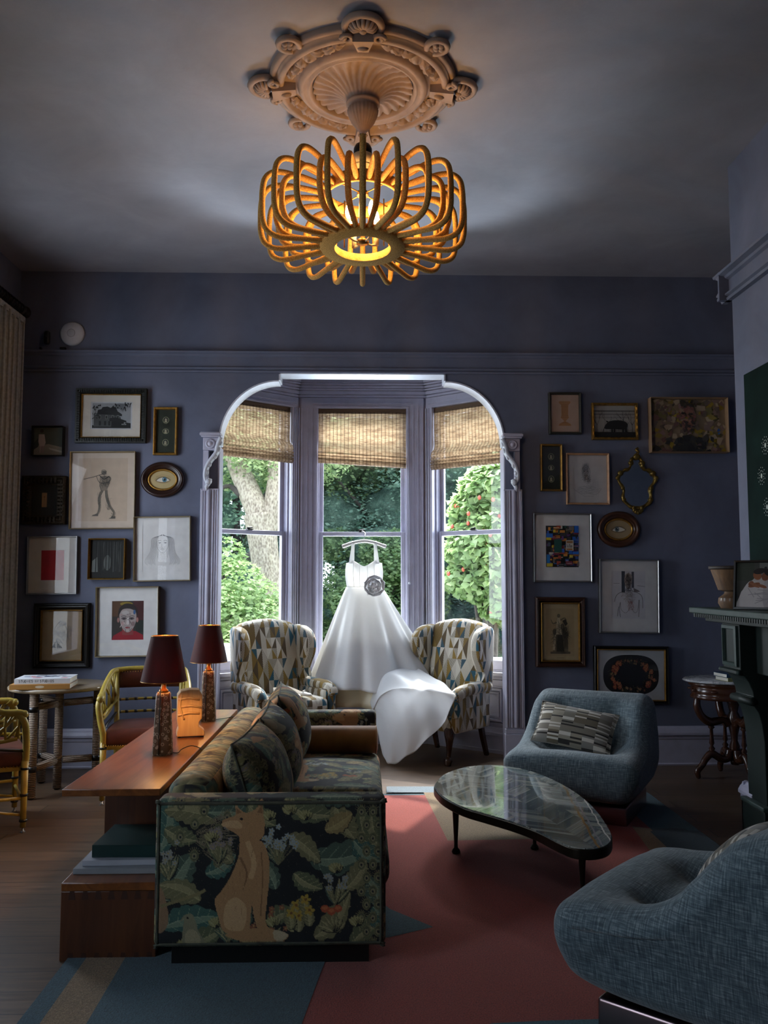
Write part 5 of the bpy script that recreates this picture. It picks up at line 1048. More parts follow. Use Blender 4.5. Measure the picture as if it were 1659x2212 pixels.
# ================================================================== COFFEE TABLE
def stone():
    g = N('chevron_stone_inlay'); t = g.n('TexCoord'); p = g.n('SeparateXYZ'); g.l(t.outputs['Object'], p.inputs[0]); x, y = p.outputs[0], p.outputs[1]
    r = R_(12); X = g.math('ADD', g.math('MULTIPLY', x, math.cos(r)), g.math('MULTIPLY', y, math.sin(r))); Y = g.math('SUBTRACT', g.math('MULTIPLY', y, math.cos(r)), g.math('MULTIPLY', x, math.sin(r)))
    band = g.math('FLOOR', g.math('DIVIDE', X, .15)); fx = g.math('SUBTRACT', g.math('FRACT', g.math('DIVIDE', X, .15)), .5); sgn = g.math('SUBTRACT', g.math('MULTIPLY', g.math('FRACT', g.math('MULTIPLY', band, .5)), 4.0), 1.0)
    s = g.math('ADD', Y, g.math('MULTIPLY', g.math('MULTIPLY', fx, sgn), .13)); row = g.math('FLOOR', g.math('DIVIDE', s, .036)); fr = g.math('FRACT', g.math('DIVIDE', s, .036))
    c = g.n('CombineXYZ'); g.l(band, c.inputs[0]); g.l(row, c.inputs[1]); w = g.n('TexWhiteNoise'); g.l(c.outputs[0], w.inputs[0])
    c2 = g.n('CombineXYZ'); g.put(c2.inputs[0], g.math('MULTIPLY', fx, .6)); g.put(c2.inputs[1], g.math('MULTIPLY', s, 130.0)); g.l(w.outputs['Value'], c2.inputs[2]); f = g.noise(c2.outputs[0], 1.0, 4)
    col = g.ramp(g.math('ADD', g.math('MULTIPLY', w.outputs['Value'], .35), g.math('MULTIPLY', f, .65)), [(.25, (58, 70, 74)), (.45, (104, 118, 120)), (.6, (140, 146, 140)), (.8, (188, 190, 178))])
    col = g.mix(g.math('LESS_THAN', fr, .05), col, (30, 36, 38)); col = g.mix(g.math('LESS_THAN', g.math('FRACT', g.math('DIVIDE', X, .15)), .012), col, (30, 36, 38))
    wob = g.math('MULTIPLY', g.math('SUBTRACT', g.noise(g.co('Object'), 9, 5), .5), .035)
    for x0, cc, ww in ((.272, (150, 120, 76), .006), (.295, (150, 146, 150), .004), (.342, (226, 222, 212), .0035)): col = g.mix(g.math('LESS_THAN', g.math('ABSOLUTE', g.math('ADD', g.math('SUBTRACT', g.math('ADD', x, g.math('MULTIPLY', y, -.10)), x0), wob)), ww), col, cc)
    g.set(col, rough=.09, Coat_Weight=.6, Coat_Roughness=.02); g.b.inputs['Specular IOR Level'].default_value = .6; return g.m
M_bronze2 = mat('blackened_bronze', (44, 40, 32), .35, .8)
pts = [at_z(px, py, .33) for px, py in ((938, 1700), (958, 1678), (1000, 1663), (1040, 1658), (1075, 1658), (1120, 1664), (1165, 1677), (1210, 1697), (1255, 1725), (1290, 1758), (1315, 1794), (1323, 1815), (1314, 1833), (1285, 1841), (1242, 1839), (1205, 1825), (1160, 1802), (1110, 1783), (1050, 1765), (1000, 1750), (962, 1731), (943, 1714))]
cx, cy = sum(p.x for p in pts)/len(pts), sum(p.y for p in pts)/len(pts)
t = thing('coffee_table', 'low kidney-shaped coffee table with chevron stone top and thin dark legs', 'coffee table', (cx, cy, 0.0135))
ol = spline([(p.x-cx, p.y-cy) for p in pts], 4, True); inn = [(x*.985, y*.992) for x, y in ol]
G().prism(ol, .282, .328, 'xy').build('rim', M_bronze2, t, bevel=.006, seg=2)
G().prism(inn, .315, .332, 'xy').build('stone_top', stone(), t)
def tleg(x, y):
    x, y = x-cx, y-cy
    g = G().lathe([(.0, 0), (.022, .0), (.024, .008), (.020, .018), (.011, .028), (.010, .05), (.0175, .2), (.021, .284)], 14, (x, y, 0)); g.build('leg', M_bronze2, t)
q = at_z(985, 1842, .0135); tleg(q.x, q.y); q = at_z(1155, 1834, .0135); tleg(q.x, q.y); tleg(1.03, 4.09)

# ================================================================== CONSOLE, LAMPS, BOOKS, BUST
def wood(name, a, b, c, rough=.3, ax=1):
    g = N(name); sc = [9, 9, 9]; sc[ax] = .8; co = g.co('Object', tuple(sc)); f = g.noise(co, 2.2, 5, .6, .8); g.set(g.ramp(f, [(.25, a), (.5, b), (.75, c)]), rough=rough, Coat_Weight=.25, Coat_Roughness=.15); g.bump(f, .08, .003); return g.m
M_cherry = wood('oiled_cherry_wood', (88, 47, 21), (122, 69, 31), (146, 90, 43)); M_cherryv = wood('oiled_cherry_upright', (62, 32, 17), (84, 45, 24), (102, 58, 32), .4, 2)
t = thing('console_table', 'long reddish wooden console with low dovetailed shelf, set behind the tapestry sofa', 'console table', (-1.02, 4.65, 0))
KX, KY = -1.02, 4.65
def kb(name, x0, x1, y0, y1, z0, z1, m=M_cherry, b=.003): return G().box(x0-KX, x1-KX, y0-KY, y1-KY, z0, z1).build(name, m, t, bevel=b, seg=2)
kb('tabletop', -1.21, -.815, 3.57, 5.73, .632, .66)
kb('shelf', -1.195, -.815, 3.55, 5.70, .268, .30)
kb('upright', -1.19, -.83, 4.10, 4.135, .30, .632, M_cherryv); kb('upright', -1.19, -.83, 5.2, 5.235, .30, .632, M_cherryv); kb('back_rail', -.86, -.83, 4.135, 5.2, .50, .632, M_cherryv)
kb('end_panel', -1.195, -.815, 3.55, 3.585, .0, .268, M_cherryv); kb('end_panel', -1.195, -.815, 5.665, 5.70, .0, .268, M_cherryv); kb('side_panel', -1.19, -1.165, 3.585, 5.665, .0, .268, M_cherry); kb('side_panel', -.84, -.815, 3.585, 5.665, .0, .268, M_cherry)
g = G()
for i in range(7):
    x = -1.165+i*.052
    for z in (.236, .0): g.prism([(x-KX, z), (x-KX+.028, z), (x-KX+.022, z+.032), (x-KX+.006, z+.032)], 3.549-KY, 3.56-KY, 'xz')
g.build('dovetails', mat('dark_end_grain', (62, 32, 18), .5), t)
M_shade = N('burgundy_silk'); M_shade.set((70, 26, 24), rough=.8); _tl = M_shade.n('BsdfTranslucent'); _tl.inputs[0].default_value = lin((150, 50, 34)); _mx = M_shade.n('MixShader'); _mx.inputs[0].default_value = .05
M_shade.l(M_shade.b.outputs[0], _mx.inputs[1]); M_shade.l(_tl.outputs[0], _mx.inputs[2]); M_shade.l(_mx.outputs[0], M_shade.out.inputs[0]); M_shade = M_shade.m
def pebble():
    g = N('ringed_stoneware'); co = g.co('Object'); v = g.n('TexVoronoi'); g.l(co, v.inputs[0]); v.inputs['Scale'].default_value = 46; d = v.outputs['Distance']
    ring = g.math('MULTIPLY', g.math('GREATER_THAN', d, .22), g.math('LESS_THAN', d, .38)); g.set(g.mix(g.math('MULTIPLY', ring, .8), (104, 84, 58), (188, 174, 146)), rough=.5); g.bump(ring, .4, .004); return g.m
M_peb = pebble(); M_lb = mat('lamp_brass', (190, 140, 70), .3, .9); M_cordm = mat('black_flex', (14, 14, 14), .5)
def table_lamp(label, loc, cord):
    t = thing('table_lamp', label, 'lamp', loc, R_(8), 'burgundy table lamps'); H = .295
    g = G(); sec = lambda s: spline([(s, s*.6), (s*.6, s), (-s*.6, s), (-s, s*.6), (-s, -s*.6), (-s*.6, -s), (s*.6, -s), (s, -s*.6)], 3, True)
    rows = [(.0, .044), (.006, .047), (.10, .043), (.22, .037), (.288, .034), (.295, .030)]; vs = []
    for z, s in rows: vs += [(x, y, z) for x, y in sec(s)]
    n = 24; g.add(vs, [(i*n+j, i*n+(j+1) % n, (i+1)*n+(j+1) % n, (i+1)*n+j) for i in range(5) for j in range(n)]+[tuple(range(n-1, -1, -1)), tuple(5*n+j for j in range(n))], 0, True); g.build('base', M_peb, t, sharp=50)
    nk = G().lathe([(.024, H), (.022, H+.012), (.012, H+.02), (.012, H+.05), (.018, H+.06), (.018, H+.085), (.0, H+.086)], 16).build('neck', M_lb, t)
    bl = N('lamp_bulb_glow'); bl.b.inputs['Emission Color'].default_value = (1, .50, .17, 1); bl.b.inputs['Emission Strength'].default_value = 1100; G().ball((0, 0, H+.108), .020, 14, 10).build('bulb', bl.m, nk)
    g = G(); z0, z1, r0, r1 = H+.055, H+.275, .112, .066
    g.lathe([(r0, z0), (r1, z1)], 48, caps=False).lathe([(r1-.002, z1), (r0-.002, z0)], 48, caps=False); sh = g.build('lamp_shade', M_shade, t)
    g = G(); 
    for r, z in ((r0-.001, z0), (r1-.001, z1)): g.tube([(r*math.cos(q), r*math.sin(q), z) for q in [2*PI*k/48 for k in range(48)]], .002, 5, closed=True)
    for k in range(3): a = 2*PI*k/3; g.tube([(r1*math.cos(a), r1*math.sin(a), z1-.01), (0, 0, z1-.03)], .0015, 5)
    g.tube([(0, 0, z1-.03), (0, 0, H+.10)], .002, 5); g.build('shade_wire', M_lb, sh)
    g = G(); g.tube([(-.012, -.044, H+.03), (-.012, -.046, H-.02), (-.014, -.052, .15), (-.014, -.055, .004)], .0022, 6)
    g.tube(spline([(.046, 0, .004), (.075, -.01, .004), (.09, .01, .016), (.13, .03, .028), (.165, .035, .02), (.20, .02, .004)], 5) if cord else spline([(.045, 0, .004), (.10, .02, .006), (.15, .035, .012), (.20, .03, .004)], 5), .0022, 6); g.build('flex', M_cordm, t)
    return t
p = at_z(351, 1628, .66); table_lamp('nearer table lamp on the console, burgundy shade over a ringed stoneware base', (p.x, p.y, .66), True)
p = at_z(449, 1556, .66); table_lamp('farther table lamp on the console, burgundy shade against the left bay window', (p.x, p.y, .66), False)
# carved wooden bust, a flat block profile on a waisted foot
p = at_z(408, 1590, .66); t = thing('wooden_bust', 'pale carved wooden head sculpture between the two lamps on the console', 'sculpture', (p.x, p.y, .66), R_(14))
M_lime = wood('limed_wood', (170, 128, 84), (196, 156, 106), (214, 178, 128), .55, 2)
pr = [(-.058, .052), (-.066, .09), (-.066, .225), (-.05, .248), (.0, .256), (.05, .252), (.066, .225), (.066, .10), (.052, .082), (.048, .06), (.064, .046), (.08, .034), (.08, .006), (-.066, .006), (-.066, .03)]
G().prism(pr, -.055, .045, 'xz').build('head', M_lime, t, bevel=.006, seg=3)
g = G()
for x0, z0, x1, z1, w in ((-.06, .205, .05, .20, .006), (-.05, .165, .062, .158, .006), (-.062, .12, .05, .128, .006)): g.tube([(x0, -.056, z0), ((x0+x1)/2, -.060, (z0+z1)/2+.01), (x1, -.056, z1)], w, 8)
g.tube(spline([(-.045, -.056, .23), (-.052, -.06, .17), (-.03, -.058, .10)], 5), .005, 6); g.build('carving', M_lime, t)
G().box(-.06, -.045, -.05, .04, 0, .006).box(.06, .075, -.05, .04, 0, .006).build('foot', M_dark, t)
def book(label, loc, w, d, h, rz, cover, pages=(222, 218, 206), spine=None, group=None, cov2=None, hard=True, hinge=1):
    """closed book lying flat: covers, page block"""
    t = thing('book', label, 'book', loc, R_(rz), group); k = .003 if hard else .001
    m = mat('book_cover_%d_%d_%d' % cover, cover, .4); c = G().box(-w/2, w/2, -d/2, d/2, 0, k).box(-w/2, w/2, -d/2, d/2, h-k, h)
    c.box(-w/2, w/2, -d/2, -d/2+k, k, h-k) if hinge == 1 else c.box(-w/2, -w/2+k, -d/2, d/2, k, h-k)
    cv = c.build('cover', m, t, bevel=.0008, seg=1); i = .004
    G().box(-w/2+i, w/2-i, -d/2+k, d/2-i, k, h-k).build('pages', mat('page_block', pages, .9, bump=.3, bs=400), t); return t, cv
def letters(txt, parent, M, size, m, name='lettering'):
    """block letters cut as small flat strokes"""
    F_ = {'A': [[(0, 0), (.5, 1), (1, 0)], [(.2, .4), (.8, .4)]], 'C': [[(1, .9), (.3, 1), (0, .5), (.3, 0), (1, .1)]], 'D': [[(0, 0), (0, 1), (.6, .95), (1, .5), (.6, .05), (0, 0)]], 'E': [[(1, 1), (0, 1), (0, 0), (1, 0)], [(0, .5), (.8, .5)]], 'G': [[(1, .9), (.3, 1), (0, .5), (.3, 0), (1, .1), (1, .5), (.6, .5)]], 'I': [[(.5, 0), (.5, 1)]], 'L': [[(0, 1), (0, 0), (1, 0)]], 'M': [[(0, 0), (0, 1), (.5, .4), (1, 1), (1, 0)]], 'N': [[(0, 0), (0, 1), (1, 0), (1, 1)]], 'O': [[(.3, 0), (0, .5), (.3, 1), (.7, 1), (1, .5), (.7, 0), (.3, 0)]], 'P': [[(0, 0), (0, 1), (.9, .95), (.9, .55), (0, .5)]], 'R': [[(0, 0), (0, 1), (.9, .95), (.9, .55), (0, .5)], [(.4, .5), (1, 0)]], 'S': [[(1, .9), (.2, 1), (0, .75), (1, .3), (.8, 0), (0, .1)]], 'T': [[(0, 1), (1, 1)], [(.5, 1), (.5, 0)]], 'U': [[(0, 1), (0, .2), (.5, 0), (1, .2), (1, 1)]], 'V': [[(0, 1), (.5, 0), (1, 1)]], 'W': [[(0, 1), (.25, 0), (.5, .7), (.75, 0), (1, 1)]], 'F': [[(0, 0), (0, 1), (1, 1)], [(0, .5), (.8, .5)]], 'H': [[(0, 0), (0, 1)], [(1, 0), (1, 1)], [(0, .5), (1, .5)]]}
    g = G(); x = 0
    for ch in txt:
        for st in F_.get(ch, []):
            L, Rr = ribbon([((x+a*.62)*size, b*size) for a, b in st], size*.2); n = len(L)
            g.add([M @ Vector((q.x, 0, q.y)) for q in L+Rr], [(i, i+1, n+i+1, n+i) for i in range(n-1)])
        x += .86 if ch != ' ' else .5
    return g.build(name, m, parent)
p = at_z(122, 1483, .752)
t1, c1 = book('lower book on the rope table, thick and ochre spined', (-2.24, 6.19, .7525), .40, .285, .036, 7, (168, 120, 62), spine=True, group='books on the rope table')
t2, c2 = book('upper white picture book on the rope table, red and black cover', (-2.23, 6.20, .789), .37, .26, .036, 7, (198, 200, 204), group='books on the rope table')
M_ink = mat('printed_black', (20, 20, 22), .5); M_inkw = mat('printed_white', (214, 216, 216), .5)
letters('STUFEN DE STUDIES'[:0]+'STUDIES IN STUDIOS', c2, TM(-.155, -.1303, .011), .016, M_ink)
g = G()
for k in range(16): x, y = rnd.uniform(-.16, .12), rnd.uniform(-.11, .07); g.add([(x, y, .0362+k*1e-5), (x+rnd.uniform(.02, .07), y, .0362+k*1e-5), (x+rnd.uniform(.02, .07), y+rnd.uniform(.02, .06), .0362+k*1e-5), (x, y+rnd.uniform(.02, .06), .0362+k*1e-5)], [(0, 1, 2, 3)], k % 4)
g.build('cover_print', [mat('print_red', (176, 40, 40), .4), mat('print_black', (34, 36, 40), .4), mat('print_grey', (120, 128, 136), .4), mat('print_blue', (52, 74, 110), .4)], c2)
A = Art(.03, .009, 0); A.ell(0, 0, 1, 1, (206, 190, 160), 16); A.g.build('spine_emblem', A.mats, c1, (0, -.1431, .018))
# albums and magazines on the low shelf
z = .301
book('pale grey folder at the bottom of the pile on the console shelf', (-1.0, 3.83, z), .365, .36, .022, 0, (150, 154, 158), hard=True, group='pile on the console shelf')
book('loose white magazines under the dark green album on the console shelf', (-.99, 3.85, z+.023), .34, .33, .022, 2, (186, 188, 196), (210, 206, 210), hard=False, group='pile on the console shelf')
ta, ca = book('large dark green album on top of the pile on the console shelf', (-.975, 3.87, z+.046), .30, .31, .05, -1, (14, 52, 50), group='pile on the console shelf')
A = Art(.03, .05, 0)
for i in range(5): A.line([(-.8+.3*i, -.8), (-.5+.3*i, .2), (-.7+.35*i, .9)], .002, (96, 116, 110))
o = A.g.build('cover_stamp', A.mats, ca); o.rotation_euler = (-PI/2, 0, 0); o.location = (.06, .02, .0502)

# ================================================================== ROPE TABLE
def cordwrap():
    g = N('wound_sisal'); co = g.co('Object'); w = g.n('TexWave'); w.bands_direction = 'Z'; g.l(co, w.inputs[0]); w.inputs['Scale'].default_value = 26; w.inputs['Distortion'].default_value = 1.2; w.inputs['Detail Scale'].default_value = 8
    f = g.noise(co, 90, 3); g.set(g.ramp(g.math('ADD', g.math('MULTIPLY', w.outputs['Fac'], .5), g.math('MULTIPLY', f, .5)), [(.2, (96, 80, 66)), (.55, (154, 134, 116)), (.85, (186, 168, 148))]), rough=.9); g.bump(w.outputs['Fac'], .8, .006); return g.m
M_cw = cordwrap(); TX, TY = -2.20, 6.385
t = thing('rope_table', 'round side table with rope-wrapped legs in the left corner', 'side table', (TX, TY, 0))
G().lathe([(.0, .722), (.345, .722), (.352, .73), (.352, .744), (.345, .75), (.0, .75)], 64).build('tabletop', mat('greyed_oak', (140, 124, 100), .3, var=.2, vs=8, stretch=(1, 6, 1), coat=.3), t)
legs = [(0, 0), (-.075, -.29), (-.185, .20), (.245, .10)]
for x, y in legs: G().tube([(x, y, .01), (x, y, .35), (x, y, .722)], .029, 14).build('leg', M_cw, t)
for x, y in legs: G().lathe([(.016, 0), (.022, .004), (.012, .012)], 12, (x, y, 0)).build('foot', M_dark, t)
for x, y in legs[1:]:
    for z, f0 in ((.22, 0), (.625, 1)): G().tube([(x*.12, y*.12, z-.01), (x*.88, y*.88, z-.015*(1-f0))], .026, 12).build('stretcher', M_cw, t)
    for z in (.205, .61): G().lathe([(.031, z-.018), (.031, z+.018)], 14, (x, y, 0)).build('binding', M_ebony, t)

# ================================================================== YELLOW BAMBOO ARMCHAIRS
M_yel = mat('mustard_lacquer', (172, 150, 66), .35, var=.14, vs=18); M_lea = mat('oxblood_leather', (92, 50, 40), .35, var=.2, vs=12, bump=.1, bs=90); M_blk = mat('black_painted_ring', (26, 24, 20), .4)
def bamboo(g, r, pts, rr, n=8): g.tube(pts, rr, n)
def armchair(label, loc, rz):
    t = thing('bamboo_armchair', label, 'armchair', loc, R_(rz), 'yellow bamboo armchairs')
    rings = lambda P, f: [tuple(Vector(P[0]).lerp(Vector(P[1]), q)) for q in f]
    for sx in (-1, 1):
        f = G().tube(spline([(sx*.285, -.19, .71), (sx*.30, -.235, .66), (sx*.285, -.25, .56), (sx*.262, -.255, .46), (sx*.262, -.25, .40)], 6), [.021]*25, 10).tube([(sx*.262, -.25, .42), (sx*.262, -.25, .03)], [.022, .017], 10); l = f.build('front_leg', M_yel, t)
        g = G()
        for z in (.375, .22, .07): g.lathe([(.0235, z-.007), (.0235, z+.007)], 12, (sx*.262, -.25, 0))
        g.build('ring', M_blk, l); G().lathe([(.014, 0), (.016, .004), (.006, .012), (.006, .035)], 10, (sx*.262, -.25, 0)).build('glide', M_silver, l)
        f = G().tube([(sx*.225, .25, .03), (sx*.225, .24, .40), (sx*.235, .275, .84)], [.016, .02, .017], 10); l = f.build('rear_leg', M_yel, t)
        g = G()
        for z in (.375, .22, .07): g.lathe([(.0225, z-.007), (.0225, z+.007)], 12, (sx*.225, .245, 0))
        g.build('ring', M_blk, l); G().lathe([(.014, 0), (.016, .004), (.006, .012), (.006, .035)], 10, (sx*.225, .25, 0)).build('glide', M_silver, l)
        arm = spline([(sx*.235, .275, .845), (sx*.262, .18, .835), (sx*.285, .02, .775), (sx*.295, -.12, .72), (sx*.293, -.20, .712), (sx*.29, -.235, .70)], 6); G().tube(arm, [.018]*16+[.021]*10, 10).ball((sx*.29, -.235, .70), .025, 10, 8).build('arm_rail', M_yel, t)
        # pierced fretwork between arm and back post
        low = spline([(sx*.235, .255, .66), (sx*.262, .12, .58), (sx*.285, -.05, .545), (sx*.295, -.2, .56)], 6); g = G(); g.tube(low, .012, 8)
        na, nb = len(arm)-1, len(low)-1
        def at(f, h): a = Vector(arm[int(round(f*na))]); b = Vector(low[int(round(f*nb))]); return tuple(a.lerp(b, h))
        for k in range(5):
            f0 = .06+k*.19
            g.tube([at(f0, 0), at(min(1, f0+.10), .5), at(min(1, f0+.19), 1)], .0085, 6); g.tube([at(f0, 1), at(min(1, f0+.10), .5), at(min(1, f0+.19), 0)], .0085, 6)
            g.tube([at(min(1, f0+.10), .0), at(min(1, f0+.10), 1)], .006, 6)
        g.build('fretwork', M_yel, t)
        sr = G().tube([(sx*.225, .245, .20), (sx*.262, -.25, .20)], .010, 8).tube([(sx*.225, .245, .20), (sx*.255, -.24, .10)], .008, 8).build('side_stretcher', M_yel, t)
    tr = spline([(-.235, .275, .845), (-.13, .305, .85), (0, .315, .85), (.13, .305, .85), (.235, .275, .845)], 6); G().tube(tr, .018, 10).build('top_rail', M_yel, t)
    G().grid(lambda u, v: (-.225+.45*u, .282+.03*math.sin(PI*u)+.012*math.sin(PI*v)*-1, .715+.12*v), 14, 6).build('back_pad', M_lea, t, solid=.02)
    g = G(); 
    for k in range(24): u = (k+.5)/24; g.ball((-.225+.45*u, .268+.03*math.sin(PI*u), .829), .0042, 6, 4)
    g.build('nailheads', M_lb, t)
    for z in (.63, .54):
        pts = spline([(-.23, .262, z), (0, .295, z), (.23, .262, z)], 8); r = G().tube(pts, .0095, 8).build('back_rail', M_yel, t); g = G()
        for k in range(1, 16, 2): a, b = Vector(pts[k]), Vector(pts[min(k+1, 16)]); d = (b-a).normalized(); g.tube([a-d*.011, a+d*.011], .0115, 8)
        g.build('ring', M_blk, r)
        for sx in (-1, 1): G().tube([(sx*.23, .25, z), (sx*.262, -.05, z-.035), (sx*.268, -.245, z-.05 if z > .6 else z-.06)], .009, 8).build('side_rail', M_blk if z < .6 else M_yel, t)
    G().rbox(.53, .53, .11, .045, .03, c=(0, -.005, .435), fn=lambda x, y, z: (x*(1-.12*(y > 0)*y/.26), y, z+(.022*max(0, 1-(x/.27)**2)*max(0, 1-(y/.27)**2) if z > 0 else 0))).build('seat', M_lea, t)
    g = G()
    for k in range(34): g.ball((-.255+.51*k/33, -.272, .39), .005, 6, 4)
    for sx in (-1, 1):
        for k in range(28): y = -.26+.50*k/27; g.ball((sx*(.268-(.12*.268*max(0, y)/.26)), y, .39), .005, 6, 4)
    g.build('seat_nailheads', M_lb, t)
    G().box(-.25, .25, -.25, .24, .36, .385).build('seat_rail', M_yel, t, bevel=.004)
    G().tube([(-.262, -.25, .17), (.262, -.25, .17)], .010, 8).build('front_stretcher', M_yel, t); G().tube([(-.225, .245, .17), (.225, .245, .17)], .010, 8).build('rear_stretcher', M_yel, t)
    return t
armchair('yellow bamboo armchair with brown leather seat, between the rope table and the console', (-1.53, 6.23, 0), 10)
armchair('yellow bamboo armchair cut off by the left edge, before the curtain', (-2.37, 5.44, 0), 117)

# ================================================================== CURTAIN
def linen():
    g = N('ribbed_linen'); u, v = g.boxuv(); s = g.math('FRACT', g.math('MULTIPLY', v, 95.0)); f = g.noise(g.co('Object'), 40, 3)
    g.set(g.mix(g.math('MULTIPLY', g.math('LESS_THAN', s, .35), .55), g.ramp(f, [(.3, (160, 157, 148)), (.7, (192, 188, 178))]), (112, 104, 94)), rough=.9); return g.m
M_lin = linen(); t = thing('curtain', 'long ribbed beige curtain hanging at the left wall corner', 'curtain', (-2.78, 6.66, 3.62))
g = G(); ny = 90
def cf(i, j):
    u, z = i, -3.57*j; y = -.27+.55*u; a = u*2*PI*5.5; amp = .045+.008*math.sin(3*j+u*5); return (amp*math.sin(a)-.012, y+.016*math.sin(2*a), z)
g.grid(cf, ny, 24); g.build('drape', M_lin, t, solid=.004)
G().box(-.03, .02, -.27, .28, -.02, .03).build('heading', M_lin, t)
t = thing('curtain_rod', 'dark turned wooden curtain rod with rounded finial at the upper left edge', 'curtain rod', (-2.775, 5.9, 3.70))
g = G().tube([(0, -1.2, 0), (0, .98, 0)], .030, 16); g.build('pole', mat('dark_stained_pole', (44, 30, 24), .4, var=.3, vs=20), t)
G().lathe([(.03, .97), (.04, .98), (.04, 1.0), (.032, 1.01), (.048, 1.03), (.052, 1.055), (.044, 1.08), (.02, 1.095), (0, 1.098)], 20, M=RM('X', -90)).build('finial', mat('dark_stained_finial', (40, 27, 22), .4), t)
G().box(-.095, 0, .90, .93, -.02, .02).build('bracket', M_dark, t)
g = G()
for k in range(9): g.tube([(.042*math.cos(q), .50+.055*k, .042*math.sin(q)) for q in [2*PI*i/16 for i in range(16)]], .005, 6, closed=True)
g.build('curtain_rings', M_dark, t)
# ================================================================== WHITE DRESS, HANGER, SHOES
def satin(name, col, tr):
    g = N(name); co = g.co('Object', (1, 1, 3)); f = g.noise(co, 7, 5, .6); g.set(col, rough=.38, Sheen_Weight=.3, Sheen_Roughness=.3); g.bump(f, .12, .02)
    t = g.n('BsdfTranslucent'); t.inputs[0].default_value = lin((250, 249, 246)); m = g.n('MixShader'); m.inputs[0].default_value = tr; g.l(g.b.outputs[0], m.inputs[1]); g.l(t.outputs[0], m.inputs[2]); g.l(m.outputs[0], g.out.inputs[0]); return g.m
M_sat = satin('ivory_satin', (243, 243, 243), .46); M_tul = satin('cream_underskirt', (226, 212, 176), .3); M_han = mat('white_lacquered_wood', (226, 224, 220), .35)
DX, DY = .02, 7.955
t = thing('wooden_hanger', 'white coat hanger hooked over the middle window sash rail, holding the white dress', 'hanger', (DX, DY, 1.86))
HG = spline([(-.205, 0, -.042), (-.17, 0, -.03), (-.10, 0, -.006), (-.03, 0, .008), (0, 0, .010), (.03, 0, .008), (.10, 0, -.006), (.17, 0, -.03), (.205, 0, -.042)], 4)
G().tube(HG, [.012]+[.017]*6+[.015]*22+[.017]*3+[.012], 10).build('arms', M_han, t)
G().tube(spline([(0, 0, .015), (0, 0, .05), (.012, .02, .075), (.0, .07, .098), (-.02, .12, .112), (-.02, .145, .108), (-.02, .152, .09)], 6), .0028, 8).build('hook', M_silver, t)
dress = thing('wedding_dress', 'white satin gown hanging in the middle bay window, its train spread over the right chair', 'dress', (DX, DY, 1.44))
def D3(x, y, z): return (x-DX, y-DY, z-1.44)
ZW = 1.445
def skirt(theta, tt, k=1.0, zl=0.0):
    c, s = math.cos(theta), math.sin(theta); front = s < 0
    rx = .165+(.37)*tt**.92*k; ry = (.085+.30*tt*k if front else .075+.07*tt); cx = .02+.035*tt+(.10*tt*tt if c > 0 else 0)*c
    fold = 1+tt**.7*(.085*math.sin(9*theta+.8)+.04*math.sin(17*theta+2.1)); hem = .515+.05*math.sin(3*theta+1.0)+(.10*max(0, c) if s < .5 else 0)
    rx *= fold; ry *= fold; z = ZW+(hem-zl-ZW)*tt
    return D3(cx+rx*c, 7.955-.10*tt+ry*s, z)
G().grid(lambda u, v: skirt(2*PI*u, v), 190, 40, cu=True).build('skirt', M_sat, dress, solid=.003)
G().grid(lambda u, v: skirt(2*PI*u+.12, .45+.55*v, .90, .15), 120, 14, cu=True).build('underskirt', M_tul, dress, solid=.002)
def bod(u, v):
    th = 2*PI*u; c, s = math.cos(th), math.sin(th); top = 1.665 if s < .2 else 1.60
    ax = abs(c); top += (.02*math.exp(-((ax-.62)/.2)**2)-.03*math.exp(-(ax/.28)**2)) if s < 0 else 0
    z = ZW+(top-ZW)*v; w = .158+.012*math.sin(PI*v)+.006*v; d = .085+.01*v
    b = .035*math.exp(-((ax-.5)/.26)**2)*math.exp(-((v-.80)/.22)**2) if s < 0 else 0
    return D3(.02+w*c, 7.955+(d+b)*s, z)
G().grid(bod, 80, 16, cu=True).build('bodice', M_sat, dress, solid=.003)
g = G()
for x in (-.11, -.045, .03, .10): pts = [Vector(bod((.75+x*.9), v)) for v in [k/10 for k in range(11)]]; g.tube([p+Vector((0, -.004, 0)) for p in pts], .0022, 5)
g.build('boning_seams', M_sat, dress)
for sx in (-1, 1):
    C = [(.02+sx*.115, 7.865, 1.66, .052), (.02+sx*.112, 7.89, 1.72, .040), (.02+sx*.106, 7.925, 1.80, .030), (.02+sx*.102, 7.955, 1.868, .028), (.02+sx*.106, 7.985, 1.80, .03), (.02+sx*.115, 8.03, 1.61, .045)]
    g = G(); P = spline([c[:3] for c in C], 4); Ws = np.interp(np.linspace(0, 1, len(P)), np.linspace(0, 1, len(C)), [c[3] for c in C])
    g.add([D3(p[0]+e*w/2, p[1], p[2]) for p, w in zip(P, Ws) for e in (-1, 1)], [(2*i, 2*i+1, 2*i+3, 2*i+2) for i in range(len(P)-1)], 0, True); g.build('strap', M_sat, dress, solid=.003)
